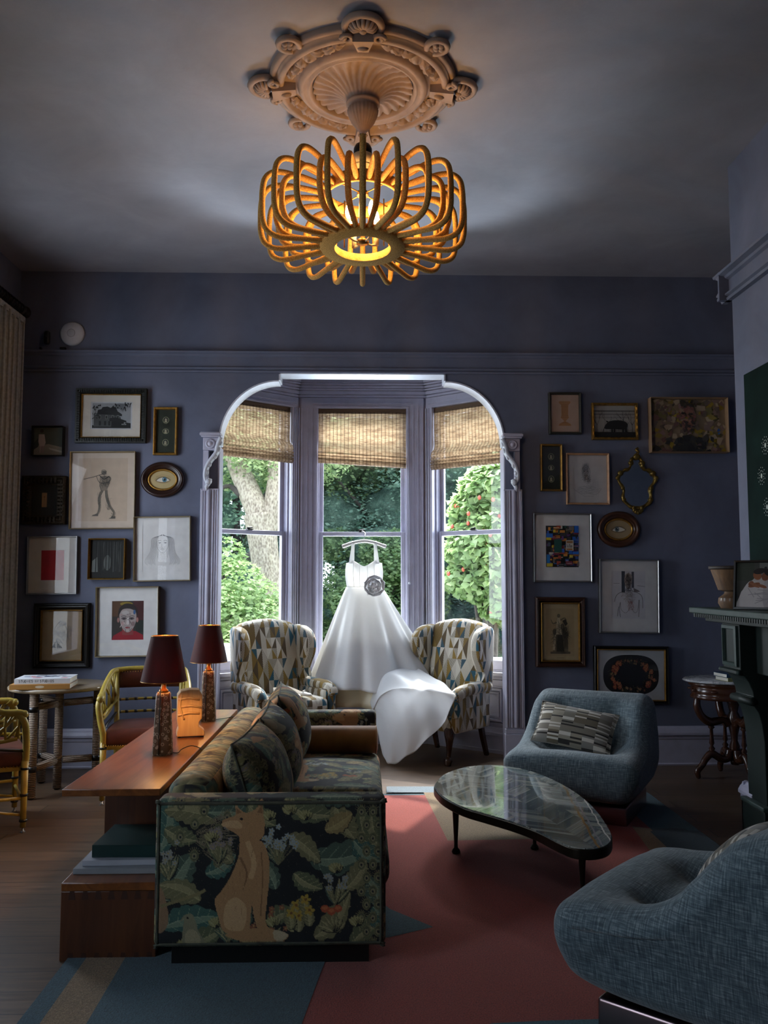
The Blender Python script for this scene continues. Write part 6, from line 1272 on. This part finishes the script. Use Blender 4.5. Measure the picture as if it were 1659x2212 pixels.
# big fabric rose at the waist
fl = G(); rd = random.Random(4); FC = Vector(D3(.112, 7.835, 1.455))
for ring, (n, R0, w, tilt) in enumerate([(1, .012, .05, 1.35), (3, .028, .07, 1.1), (4, .048, .085, .85), (5, .068, .10, .6), (5, .085, .11, .38)]):
    for k in range(n):
        a = 2*PI*k/n+ring*.7; M = Matrix.Translation(FC) @ RM('X', 90) @ Matrix.Rotation(a, 4, 'Z') @ TM(R0*.55, 0, .035-.008*ring) @ Matrix.Rotation(-tilt, 4, 'Y')
        ph = rd.random()*6
        fl.grid(lambda u, v: M @ Vector((w*.62*u, w*(v-.5)*math.sin(PI*min(1, .25+.75*u))*1.35, .018*(2*v-1)**2+.012*u*u*math.sin(7*v+ph)+.02*u*u)), 8, 11)
fl.build('fabric_rose', mat('pale_grey_satin', (236, 235, 237), .4, sheen=.3), dress, solid=.0025, subd=1)
# the train, laid over the chair and falling to the floor
ROWS = [[(.10, 7.74, .58), (.22, 7.76, .70), (.38, 7.74, .74), (.50, 7.68, .715), (.58, 7.58, .68), (.64, 7.48, .65)],
        [(.07, 7.57, .49), (.17, 7.555, .655), (.30, 7.51, .69), (.47, 7.42, .66), (.62, 7.32, .635), (.71, 7.23, .625)],
        [(.09, 7.42, .40), (.165, 7.37, .54), (.30, 7.31, .60), (.46, 7.2, .60), (.61, 7.1, .60), (.75, 7.01, .585)],
        [(.095, 7.40, .38), (.17, 7.345, .515), (.30, 7.285, .575), (.46, 7.175, .575), (.61, 7.075, .577), (.755, 6.985, .563)],
        [(.13, 7.32, .26), (.19, 7.24, .33), (.28, 7.14, .36), (.43, 7.03, .38), (.58, 6.98, .42), (.71, 6.94, .485)],
        [(.165, 7.22, .10), (.195, 7.16, .03), (.24, 7.10, .012), (.345, 7.03, .075), (.49, 6.97, .20), (.665, 6.92, .385)]]
NU, NV = 56, 48
A0 = np.array(ROWS, float)
def resample(A, n): 
    return np.array([spline([tuple(p) for p in A[i]], 12) for i in range(A.shape[0])])
B1 = resample(A0, 0); B2 = np.array([spline([tuple(p) for p in B1[:, j]], 12) for j in range(B1.shape[1])])       # [u][v]
nu, nv = B2.shape[:2]; vs = []
for i in range(nu):
    for j in range(nv):
        p = B2[i, j]; u, v = i/(nu-1), j/(nv-1); k = .5+.5*v
        q = 9.0*u-3.4*v; rid = lambda a: (1-abs(math.sin(a)))**1.6
        fall = min(1, max(0, (v-.45)/.15)); top = 1-fall
        w = top*(.016*rid(5*u+6*v+.4)+.008*math.sin(19*v-6*u))+fall*(.020*rid(2.6*u+2.2*v+.2)-.012*rid(4.5*u-3.0*v+1.2)+.006*math.sin(26*u-14*v))+.010*math.sin(30*u+2)*max(0, v-.85)/.15
        vs.append(D3(p[0], p[1]-w*.8, max(.008, p[2]+w*.7)))
G().add(vs, [(i*nv+j, (i+1)*nv+j, (i+1)*nv+j+1, i*nv+j+1) for i in range(nu-1) for j in range(nv-1)], 0, True).build('train', M_sat, dress, solid=.003)
# ivory shoes
M_shoe = mat('ivory_leather', (232, 226, 214), .35, sheen=.2); M_shoei = mat('ivory_lining', (206, 196, 180), .6)
def shoe(label, loc, rz):
    t = thing('court_shoe', label, 'shoe', loc, R_(rz), 'ivory court shoes')
    def pt(u, v, o=0):
        s = u; w = (.026+.010*math.sin(PI*min(1, s*1.25))+.006*math.exp(-((s-.72)/.14)**2))*(1 if s < .86 else math.sqrt(max(.0, 1-((s-.86)/.14)**2))+.03)
        if s < .06: w *= math.sqrt(max(.02, 1-((.06-s)/.06)**2))
        base = .028*max(0, 1-s/.55)**1.3+.004; hgt = .062*(1-s)**1.5+.030; op = PI*(.50+.06*math.sin(PI*s)) if s < .60 else PI*(.53+.47*min(1, (s-.60)/.12))
        hgt = hgt if s < .6 else max(.018, .042-(s-.6)*.06)
        f = -op+2*op*v; cz = base+hgt*.5
        return (-.115+.235*s, (w-o)*math.sin(f), cz-(hgt*.5-o)*math.cos(f)*(1 if abs(f) > PI/2 else 1) if True else 0)
    G().grid(lambda u, v: pt(u, v), 40, 22).build('upper', M_shoe, t, solid=.002)
    G().prism([(-.112, -.016), (-.112, .016), (-.085, .02), (-.08, -.02)], 0, .030, 'xy').build('heel', M_shoe, t, bevel=.002)
    g = G(); 
    for sg in (-1, 1): g.ball((.052, sg*.012, .046), .011, 8, 6, sc=(.6, 1.1, .45))
    g.ball((.052, 0, .047), .005, 8, 6); g.build('bow', M_shoe, t); return t
shoe('nearer ivory court shoe on the left wing chair, toe to the right', (-.62, 7.205, .54), -14)
shoe('farther ivory court shoe on the left wing chair, behind its pair', (-.53, 7.29, .54), -22)
# ================================================================== FIREPLACE SIDE
def eggshell(name, c): return mat(name, c, .5, var=.15, vs=12, bump=.06, bs=40, spec=.3)
M_gr = eggshell('dark_green_eggshell', (28, 38, 35)); M_grl = eggshell('grey_green_eggshell', (54, 69, 65)); M_gp = N('green_panel_paint')
co_ = M_gp.co('Object'); M_gp.set(M_gp.ramp(M_gp.noise(co_, 5, 5), [(.3, (9, 24, 22)), (.7, (15, 36, 32))]), rough=.9); M_gp.b.inputs['Specular IOR Level'].default_value = .12; M_gp = M_gp.m
MX = CHX; t = thing('fireplace_mantel', 'dark green painted fireplace surround with long shelf and scrolled jamb on the chimney', 'fireplace', (MX, 4.3, 0))
def mb(name, x0, x1, y0, y1, z0, z1, m=M_gr, b=.004): return G().box(x0-MX, x1-MX, y0-4.3, y1-4.3, z0, z1).build(name, m, t, bevel=b)
sh = mb('shelf', 1.98, MX, 3.0, 5.17, 1.308, 1.343, M_grl, .006)
g = G(); g.box(2.0-MX, 0, 3.02-4.3, 5.15-4.3, 1.285, 1.308)
for k in range(75): y = 3.03+k*.028; g.box(1.992-MX, 2.0-MX, y-4.3, y-4.3+.017, 1.286, 1.307)
g.build('dentil_moulding', M_gr, t); mb('bed_moulding', 2.05, MX, 3.05, 5.10, 1.262, 1.286)
mb('frieze', 2.22, MX, 3.3, 4.83, .98, 1.262)
def jamb(y0, y1):
    pr = [(2.13, 1.262), (2.13, 1.0), (2.105, .995), (2.105, .975), (2.15, .965), (2.175, .93), (2.195, .88), (2.20, .85), (2.185, .845), (2.172, .825), (2.185, .80), (2.20, .80), (2.225, .76), (2.24, .70), (2.252, .60), (2.255, .25), (MX, .25), (MX, 1.262)]
    j = G().prism([(x-MX, z) for x, z in pr], 0, 1, 'xz', M=TM(0, y0-4.3, 0) @ Matrix.Diagonal((1, y1-y0, 1, 1))).build('jamb', M_gr, t, bevel=.004)
    g = frame_mesh((y1-y0)/2-.02, .115, [(0, 0), (0, .014), (.018, .018), (.022, .004), (.022, 0)]); g.build('raised_panel', M_grl, j, loc=(2.13-MX, (y0+y1)/2-4.3, 1.13), rot=(0, 0, -PI/2))
    G().tube([(2.188-MX, y0-4.3-.012, .823), (2.188-MX, y1-4.3+.012, .823)], .022, 14).build('roll', M_gr, j); G().tube([(2.118-MX, y0-4.3-.01, .985), (2.118-MX, y1-4.3+.01, .985)], .013, 10).build('bead', M_grl, j)
    mb('plinth', 2.225, MX, y0-.03, y1+.02, 0, .225); G().box(2.215-MX, 0, y0-.035-4.3, y1+.025-4.3, .225, .25).build('plinth_moulding', M_grl, t, bevel=.008, seg=3)
jamb(4.82, 5.05); jamb(3.1, 3.33)
mb('slip', 2.275, MX, 3.33, 4.82, 0, .98, mat('black_slate', (16, 18, 20), .3), 0)
g = G().box(2.262-MX, 2.276-MX, 3.6-4.3, 4.55-4.3, .0, .80).build('firebox_plate', M_dark, t)
g = G(); g.tube(spline([(2.25-MX, 4.45-4.3, .62), (2.215-MX, 4.45-4.3, .60), (2.20-MX, 4.45-4.3, .53), (2.225-MX, 4.45-4.3, .47), (2.25-MX, 4.45-4.3, .46)], 5), .008, 8); g.build('damper_handle', M_silver, t)
# hearth shadow rail and green panel above
a = at_x(1613, 810, CHX); t = thing('wall_panel', 'tall dark green panel with small white dotted flowers on the chimney above the mantel shelf', 'panel', (CHX, (a.y+3.2)/2, 2.06))
G().box(-.02, 0, -(a.y-3.2)/2, (a.y-3.2)/2, 1.40-2.06, a.z-2.06).build('board', M_gp, t, bevel=.003)
M_dot = mat('chalk_white', (178, 186, 176), .7); g = G()
for (px, py) in ((1653, 962), (1645, 1028), (1657, 1095)):
    q = at_x(px, py, CHX-.021); y0, z0 = q.y-(a.y+3.2)/2, q.z-2.06
    for k in range(12):
        an = 2*PI*k/12; 
        for r, rr in ((.026, .0035), (.043, .0035)): y, z = y0+r*math.cos(an+r*9), z0+1.15*r*math.sin(an+r*9); g.add([(-.0212, y+rr*math.cos(b), z+rr*math.sin(b)) for b in [2*PI*i/6 for i in range(6)]], [(0, 5, 4, 3, 2, 1)])
    g.add([(-.0212, y0+.010*math.cos(b), z0+.015*math.sin(b)) for b in [2*PI*i/10 for i in range(10)]], [tuple(range(9, -1, -1))])
g.build('flower_motifs', M_dot, t)
# wooden urn and photograph on the shelf
p = at_z(1578, 1312, 1.343); M_urn = wood('weathered_urn_wood', (64, 46, 30), (104, 76, 48), (132, 100, 66), .7, 2)
t = thing('wooden_urn', 'flared wooden urn on the mantel shelf behind the framed photograph', 'urn', (2.15, 4.92, 1.343))
G().lathe([(.0, .0), (.072, .0), (.088, .03), (.084, .06), (.055, .082), (.05, .095), (.085, .105), (.12, .21), (.128, .235), (.108, .235), (.08, .12), (.0, .115)], 20, fn=lambda r, z, q: (r*(1+(.025*math.cos(10*q) if z > .1 else 0)), z)).build('body', M_urn, t, sharp=40)
G().lathe([(.118, .222), (.135, .224), (.136, .242), (.112, .244)], 24).build('rim', mat('urn_rim_dark', (48, 36, 26), .6, var=.3, vs=20), t)
t = thing('framed_photograph', 'framed colour photograph of two embracing people leaning on the mantel shelf', 'photograph', (2.14, 4.56, 1.345), R_(-40)); t.rotation_euler = (R_(-11), 0, R_(-40))
hw, hh = .145, .135; TMc = (0, 0, hh)
frame_mesh(hw, hh, [(0, 0), (0, .016), (.01, .018), (.013, .010), (.013, 0)]).build('frame', M_ebony, t, loc=TMc)
A = Art(hw-.012, hh-.012, -.004); A.rect(-1, -1, 1, 1, (70, 72, 66)).rect(-1, .2, -.3, 1, (58, 66, 54)).rect(-.1, .45, .5, 1, (120, 122, 118)).ell(.14, .75, .06, .07, (40, 40, 44)).poly([(-.3, .3), (.9, .5), (1, -1), (-1, -1), (-.8, -.3)], (190, 184, 182))
A.poly(spline([(-.85, -.5), (-.5, .15), (-.1, .1), (.1, -.3), (.2, -1), (-.9, -1)], 4, True), (204, 198, 196)).poly(spline([(.15, .35), (.6, .45), (1, .2), (1, -1), (.1, -1)], 4, True), (178, 172, 174))
for c, (x, y, rx, ry, r) in (((150, 92, 58), (-.18, .42, .16, .2, .5)), ((132, 78, 50), (.14, .38, .15, .2, -.4)), ((36, 26, 22), (-.1, .62, .24, .13, .2)), ((30, 22, 20), (.26, .55, .2, .15, -.5)), ((142, 88, 58), (-.3, .0, .24, .09, .3)), ((150, 94, 62), (.0, -.05, .2, .07, -.3)), ((134, 80, 54), (-.42, .06, .12, .1, .8))): A.ell(x, y, rx, ry, c, 18, r)
for k in range(5): A.line([(-.5+.05*k, .1-.04*k), (-.25+.04*k, .07-.045*k)], .006, (158, 100, 68))
for k in range(14): A.line([(rnd.uniform(-.8, .9), rnd.uniform(-.9, -.1)), (rnd.uniform(-.6, .8), rnd.uniform(-.9, -.2))], .004, (164, 158, 160))
A.g.build('print', A.mats, t, TMc); G().box(-hw+.012, hw-.012, -.0105, -.0095, .012, 2*hh-.012).build('glass', M_pglass, t); G().box(-.03, .03, .001, .006, .0, .2).box(-hw, hw, .0, .003, 0, 2*hh).build('easel_back', M_ebony, t)

# half-round marble-topped table in the alcove
HX, HY = 2.86, 6.62
t = thing('marble_table', 'small carved mahogany table with oval marble top in the alcove beyond the fireplace', 'side table', (HX, HY, 0))
ov = lambda k: (lambda r, z, q: (r, z)); E_ = Matrix.Diagonal((1, .74, 1, 1))
g = G(); g.lathe([(.0, .728), (.36, .728), (.378, .736), (.378, .742), (.366, .75), (.0, .75)], 56, M=E_); gm = N('white_marble'); gf = gm.noise(gm.co('Object'), 6, 8, .7, 1.5); gm.set(gm.ramp(gf, [(.42, (196, 198, 200)), (.5, (150, 154, 158)), (.56, (200, 202, 204))]), rough=.18); g.build('marble_top', gm.m, t)
g = G(); g.lathe([(.31, .60), (.322, .604), (.322, .625), (.312, .632), (.318, .65), (.318, .685), (.31, .69), (.335, .705), (.335, .728), (.0, .729)], 56, M=E_); ap = g.build('apron', M_mahog, t)
for k in range(10): a = 2*PI*k/10+.2; G().ball((.318*math.cos(a), .235*math.sin(a), .668), .018, 10, 6, sc=(1.6, 1.2, .6)).build('carved_boss', M_mahog, ap)
G().lathe([(.0, .10), (.03, .10), (.036, .13), (.02, .16), (.034, .2), (.04, .24), (.024, .28), (.03, .33), (.045, .40), (.05, .46), (.03, .5), (.045, .56), (.06, .60)], 20).build('centre_post', M_mahog, t)
for k in range(4):
    M = Matrix.Rotation(PI+k*PI/2+.1, 4, 'Z') @ Matrix.Diagonal((1, 1, 1, 1)); q = .74 if k % 2 else 1.0; M = M @ Matrix.Diagonal((q, 1, 1, 1))
    def sw(c, r, n=10):
        gg = G(); gg.tube([M @ Vector((x, 0, z)) for x, z in spline(c, 6)], r, n); return gg
    l = sw([(.29, .605), (.295, .54), (.262, .47), (.20, .425), (.14, .43), (.08, .435), (.045, .40)], [.022, .030, .030, .034, .03, .026, .03]).build('scroll_leg', M_mahog, t)
    G().lathe([(.020, .42), (.012, .40), (.026, .385), (.012, .37), (.015, .30), (.020, .265), (.010, .245), (.024, .225), (.012, .20), (.02, .185)], 14, tuple(M @ Vector((.185, 0, 0)))).build('spindle', M_mahog, l)
    sw([(.04, .21), (.06, .155), (.11, .145), (.185, .185), (.235, .15), (.265, .105), (.305, .06), (.30, .02)], [.03, .034, .028, .03, .026, .024, .024, .018]).ball(tuple(M @ Vector((.30, 0, .018))), .018, 10, 6).build('scroll_foot', M_mahog, l)
book('lower pale book under the blue one on the alcove table', (2.84, 6.50, .7505), .25, .18, .028, 8, (150, 150, 92), group='books on the marble table')
_, cb = book('upper blue book on the alcove table, white lettering along its spine', (2.84, 6.505, .779), .27, .19, .028, 8, (40, 74, 104), group='books on the marble table')
letters('WINE DOGS CALIFO', cb, TM(-.10, -.0953, .009), .011, M_inkw)
# ================================================================== THE GARDEN
def leafmat(name, c1, c2, tr=.58):
    g = N(name); oi = g.n('NewGeometry'); w = g.ramp(oi.outputs['Random Per Island'], [(0, c1), (.5, tuple((a+b)//2 for a, b in zip(c1, c2))), (1, c2)]); g.set(w, rough=.5)
    t = g.n('BsdfTranslucent'); g.l(w, t.inputs[0]); m = g.n('MixShader'); m.inputs[0].default_value = tr; g.l(g.b.outputs[0], m.inputs[1]); g.l(t.outputs[0], m.inputs[2]); g.l(m.outputs[0], g.out.inputs[0]); return g.m
def leaves(name, m, parent, centres, n, size, asp=.55, seed=0, flat=.5, core=None):
    """n small folded leaves scattered through soft clumps (x, y, z, radius)"""
    r = np.random.default_rng(seed); C = np.array(centres, float); wt = C[:, 3]**2; k = r.choice(len(C), n, p=wt/wt.sum())
    d = r.normal(size=(n, 3)); d /= np.linalg.norm(d, axis=1)[:, None]; P = C[k, :3]+d*(C[k, 3]*(.72+.36*r.random(n)**.5))[:, None]*np.array([1, 1, .85])
    s = size*(.6+.8*r.random(n)); a = r.random(n)*2*PI; tl = (r.random(n)-.5)*2.2
    ux = np.stack([np.cos(a), np.sin(a), np.sin(tl)*flat-.25], 1); ux /= np.linalg.norm(ux, axis=1)[:, None]
    w = np.cross(ux, d+np.array([0, 0, .6])); w /= np.linalg.norm(w, axis=1)[:, None]; nn = np.cross(ux, w)
    q = [P-ux*(s*.5)[:, None], P+w*(s*asp*.5)[:, None]+nn*(s*.08)[:, None]-ux*(s*.08)[:, None], P+ux*(s*.5)[:, None]-nn*(s*.1)[:, None], P-w*(s*asp*.5)[:, None]+nn*(s*.08)[:, None]-ux*(s*.08)[:, None]]
    V = np.stack(q, 1).reshape(-1, 3); me = bpy.data.meshes.new(name); me.vertices.add(4*n); me.vertices.foreach_set('co', V.ravel()); me.loops.add(4*n); me.loops.foreach_set('vertex_index', np.arange(4*n)); me.polygons.add(n)
    me.polygons.foreach_set('loop_start', np.arange(0, 4*n, 4)); me.polygons.foreach_set('loop_total', np.full(n, 4)); me.materials.append(m); me.update(); me.validate()
    o = bpy.data.objects.new(name, me); COL.objects.link(o); o.parent = parent
    if core:
        g = G()
        for x, y, z, rr in centres:
            ph = r.random(3)*6; k = len(g.v); g.ball((0, 0, 0), 1, 14, 10)
            for i in range(k, len(g.v)):
                p = g.v[i]; q = rr*(.62+.10*math.sin(5*p[0]+ph[0])*math.sin(4*p[2]+ph[1])+.07*math.sin(9*p[1]+ph[2])); g.v[i] = (x+p[0]*q, y+p[1]*q, z+p[2]*q*.9)
        g.build('inner_foliage', core, parent)
    return o
GZ = -.55
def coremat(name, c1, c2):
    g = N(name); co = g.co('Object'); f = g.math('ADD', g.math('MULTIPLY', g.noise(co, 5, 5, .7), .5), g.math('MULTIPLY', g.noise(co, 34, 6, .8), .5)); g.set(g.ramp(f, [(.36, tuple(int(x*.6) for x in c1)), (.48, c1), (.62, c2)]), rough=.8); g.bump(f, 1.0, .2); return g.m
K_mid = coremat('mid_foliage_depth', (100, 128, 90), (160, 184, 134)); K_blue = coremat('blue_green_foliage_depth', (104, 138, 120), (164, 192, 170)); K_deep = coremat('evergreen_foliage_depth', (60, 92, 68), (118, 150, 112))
def bark():
    g = N('mottled_bark'); co = g.co('Object', (1, 1, .5)); v = g.n('TexVoronoi'); g.l(co, v.inputs[0]); v.inputs['Scale'].default_value = 40; f = g.noise(co, 22, 6, .65)
    g.set(g.ramp(g.math('ADD', g.math('MULTIPLY', v.outputs['Distance'], .5), g.math('MULTIPLY', f, .6)), [(.3, (110, 98, 86)), (.5, (146, 134, 118)), (.68, (176, 165, 148)), (.85, (162, 152, 130))]), rough=.95); g.bump(f, .9, .04); return g.m
M_bark = bark(); M_darkbark = mat('dark_bark', (66, 60, 56), .95, var=.3, vs=8)  # darker bark tone for branches, stems and background trunks
L_mid = leafmat('oak_leaves', (108, 136, 92), (166, 186, 134)); L_blue = leafmat('blue_green_leaves', (112, 146, 126), (168, 196, 172)); L_lime = leafmat('bright_young_leaves', (120, 150, 92), (172, 192, 132)); L_pale = leafmat('pale_sage_leaves', (112, 138, 92), (186, 200, 150)); L_deep = leafmat('deep_evergreen_leaves', (60, 92, 70), (110, 140, 104))
struct(G().box(-30, 30, 8.5, 60, GZ-.1, GZ).build('ground', mat('mown_lawn', (96, 128, 62), .95, var=.25, vs=3)))
struct(G().box(-3.2, 3.2, 8.25, 9.6, GZ, -.05).build('porch', mat('porch_stone', (196, 196, 192), .8)))
# pale-barked tree outside the left window
q = lambda px, py, Y: tuple(at_y(px, py, Y))
YT = 12.4; B = [q(590, 1560, YT), q(590, 1420, YT), q(586, 1330, YT), q(576, 1240, YT), q(568, 1170, YT), q(560, 1110, YT)]
base = (B[0][0], YT, GZ); t = thing('garden_tree', 'old tree with thick mottled pale trunk outside the left bay window', 'tree', base)
rel = lambda P: [(p[0]-base[0], p[1]-base[1], p[2]-base[2]) for p in P]
trunk = spline([base]+B[1:], 6); 
g = G().tube(rel(trunk), [.33, .25, .21, .20, .20, .215, .23], 20)
g.tube(rel(spline([q(566, 1130, YT), q(548, 1085, YT), q(528, 1040, YT+.1), q(505, 985, YT+.2), q(480, 900, YT+.3)], 6)), [.17, .17, .16, .14, .11], 16)
g.tube(rel(spline([q(578, 1150, YT), q(590, 1095, YT), q(598, 1040, YT), q(600, 980, YT), q(612, 880, YT)], 6)), [.15, .15, .14, .13, .11], 16)
g.build('trunk', M_bark, t)
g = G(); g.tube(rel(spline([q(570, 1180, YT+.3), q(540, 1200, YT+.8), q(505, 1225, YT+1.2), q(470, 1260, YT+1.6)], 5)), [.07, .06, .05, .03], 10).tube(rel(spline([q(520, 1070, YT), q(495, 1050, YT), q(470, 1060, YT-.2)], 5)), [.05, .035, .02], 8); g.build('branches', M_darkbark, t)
cs = [(q(px, py, YT+dy)[0]-base[0], YT+dy-base[1], q(px, py, YT+dy)[2]-base[2], r) for px, py, dy, r in [(560, 960, .6, .9), (610, 920, .2, 1.0), (520, 1000, 1.4, .45), (620, 1010, 1.2, .5), (540, 900, .4, .9), (470, 880, .8, .8), (580, 860, -.5, 1.1), (655, 960, .8, .8)]]
leaves('foliage', L_pale, t, cs, 14000, .075, seed=1)
def bush(name, label, cat, px, py, Y, spec, m, n, size, seed, asp=.6, stem=True, group=None):
    b = q(px, py, Y); t = thing(name, label, cat, (b[0], Y, GZ), 0, group)
    cs = [(q(x, y, Y+dy)[0]-b[0], dy, q(x, y, Y+dy)[2]-GZ, r) for x, y, dy, r in spec]; leaves('foliage', m, t, cs, n, size, asp, seed)
    if stem:
        g = G()
        for c in cs[:5]: g.tube(spline([(0, 0, 0), (c[0]*.4, c[1]*.5, c[2]*.5), c[:3]], 4), [.045, .03, .012], 7)
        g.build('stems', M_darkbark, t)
    return t, cs, b
bush('shrub', 'bright green shrub low outside the left bay window', 'shrub', 505, 1420, 11.0, [(500, 1270, 0, .42), (540, 1330, .2, .35), (490, 1350, 0, .5), (535, 1400, .1, .4), (480, 1200, .4, .3), (515, 1410, -.4, .4), (560, 1290, .5, .28), (470, 1310, -.2, .4)], L_lime, 7000, .075, 2)
t, cs, b0 = bush('berry_tree', 'light green leafy tree with red berries outside the right bay window', 'tree', 1060, 1330, 10.6, [(1065, 1060, 0, .40), (1030, 1100, .1, .34), (1085, 1130, -.1, .42), (1050, 1180, 0, .42), (1010, 1190, .2, .28), (1080, 1240, 0, .40), (1030, 1250, .1, .34), (1100, 1050, 0, .5), (1120, 1180, .2, .5), (1090, 1310, 0, .3), (985, 1255, .2, .2), (1020, 1150, .1, .3)], L_lime, 9500, .10, 3, .9)
g = G(); rr = random.Random(8)
for k in range(60):
    c = rr.choice(cs[:8]); g.ball((c[0]+rr.gauss(0, c[3]*.5), c[1]-c[3]*.9+rr.random()*.2, c[2]+rr.gauss(0, c[3]*.5)), .022, 6, 5, sc=(1, 1, 1.3))
g.build('berries', mat('coral_berries', (206, 84, 62), .4), t)
# trees filling the back of the garden
row = [(-2.4, 16, 'blue', 1.15), (-.6, 18.5, 'mid', 1.3), (.9, 17.2, 'blue', 1.25), (2.6, 18.5, 'mid', 1.2), (-4.6, 17.5, 'mid', 1.1), (4.4, 17, 'deep', 1.1), (.2, 15.2, 'mid', .62), (2.4, 14.8, 'deep', .62), (-1.2, 14.6, 'mid', .55), (6.4, 18, 'mid', 1.1)]
labs = ['blue-green tree behind the pale trunk, outside the left bay window', 'tall mid green tree behind the dress, filling the centre window', 'tall blue-green tree at the back of the centre window', 'mid green tree behind the berry tree, outside the right window', 'mid green tree at the far left edge of the garden', 'dark evergreen tree behind the berry tree at the garden right edge', 'low green thicket behind the dress, centre window', 'low dark evergreen thicket under the berry tree', 'low green thicket to the right of the pale trunk', 'mid green tree at the far right edge of the garden']
for i, ((x, Y, kind, s), lab) in enumerate(zip(row, labs)):
    t = thing('garden_tree' if s > .8 else 'thicket', lab, 'tree' if s > .8 else 'shrub', (x, Y, GZ), 0, 'trees at the back of the garden'); r = random.Random(20+i)
    cs = [(r.gauss(0, .95)*s, r.gauss(0, .6)*s, (.5+3.9*r.random())*s*(1.25 if s > .8 else 1), (.55+.4*r.random())*s) for _ in range(26 if s > .8 else 14)]
    leaves('foliage', {'mid': L_mid, 'blue': L_blue, 'deep': L_deep}[kind], t, cs, int(21000*s), .085, .55, 40+i, core={'mid': K_mid, 'blue': K_blue, 'deep': K_deep}[kind])
    g = G(); g.tube([(0, 0, 0), (.1*s, 0, 1.5*s), (0, .1, 3.6*s)], [.12*s, .09*s, .04*s], 8)
    for c in cs[:5]: g.tube([(0, 0, c[2]*.5), tuple(c[:3])], [.04*s, .015*s], 6)
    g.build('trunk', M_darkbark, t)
# white porch balustrade pieces
M_por = mat('white_porch_paint', (226, 228, 230), .6)
for lab, px, py, sc in (('white porch pedestal low outside the left bay window, behind the wing chair', 492, 1392, 1.0), ('white porch pedestal low outside the right bay window, behind the wing chair', 1082, 1422, .9)):
    p = at_y(px, py, 9.3); t = thing('porch_pedestal', lab, 'pedestal', (p.x, 9.3, -.05), 0, 'porch pedestals'); h = p.z+.05
    G().box(-.13, .13, -.13, .13, 0, h-.09).build('shaft', M_por, t, bevel=.01); G().box(-.17, .17, -.17, .17, h-.09, h-.03).box(-.15, .15, -.15, .15, h-.03, h).build('cap', M_por, t, bevel=.012); G().box(-.16, .16, -.16, .16, 0, .1).build('base', M_por, t, bevel=.01)
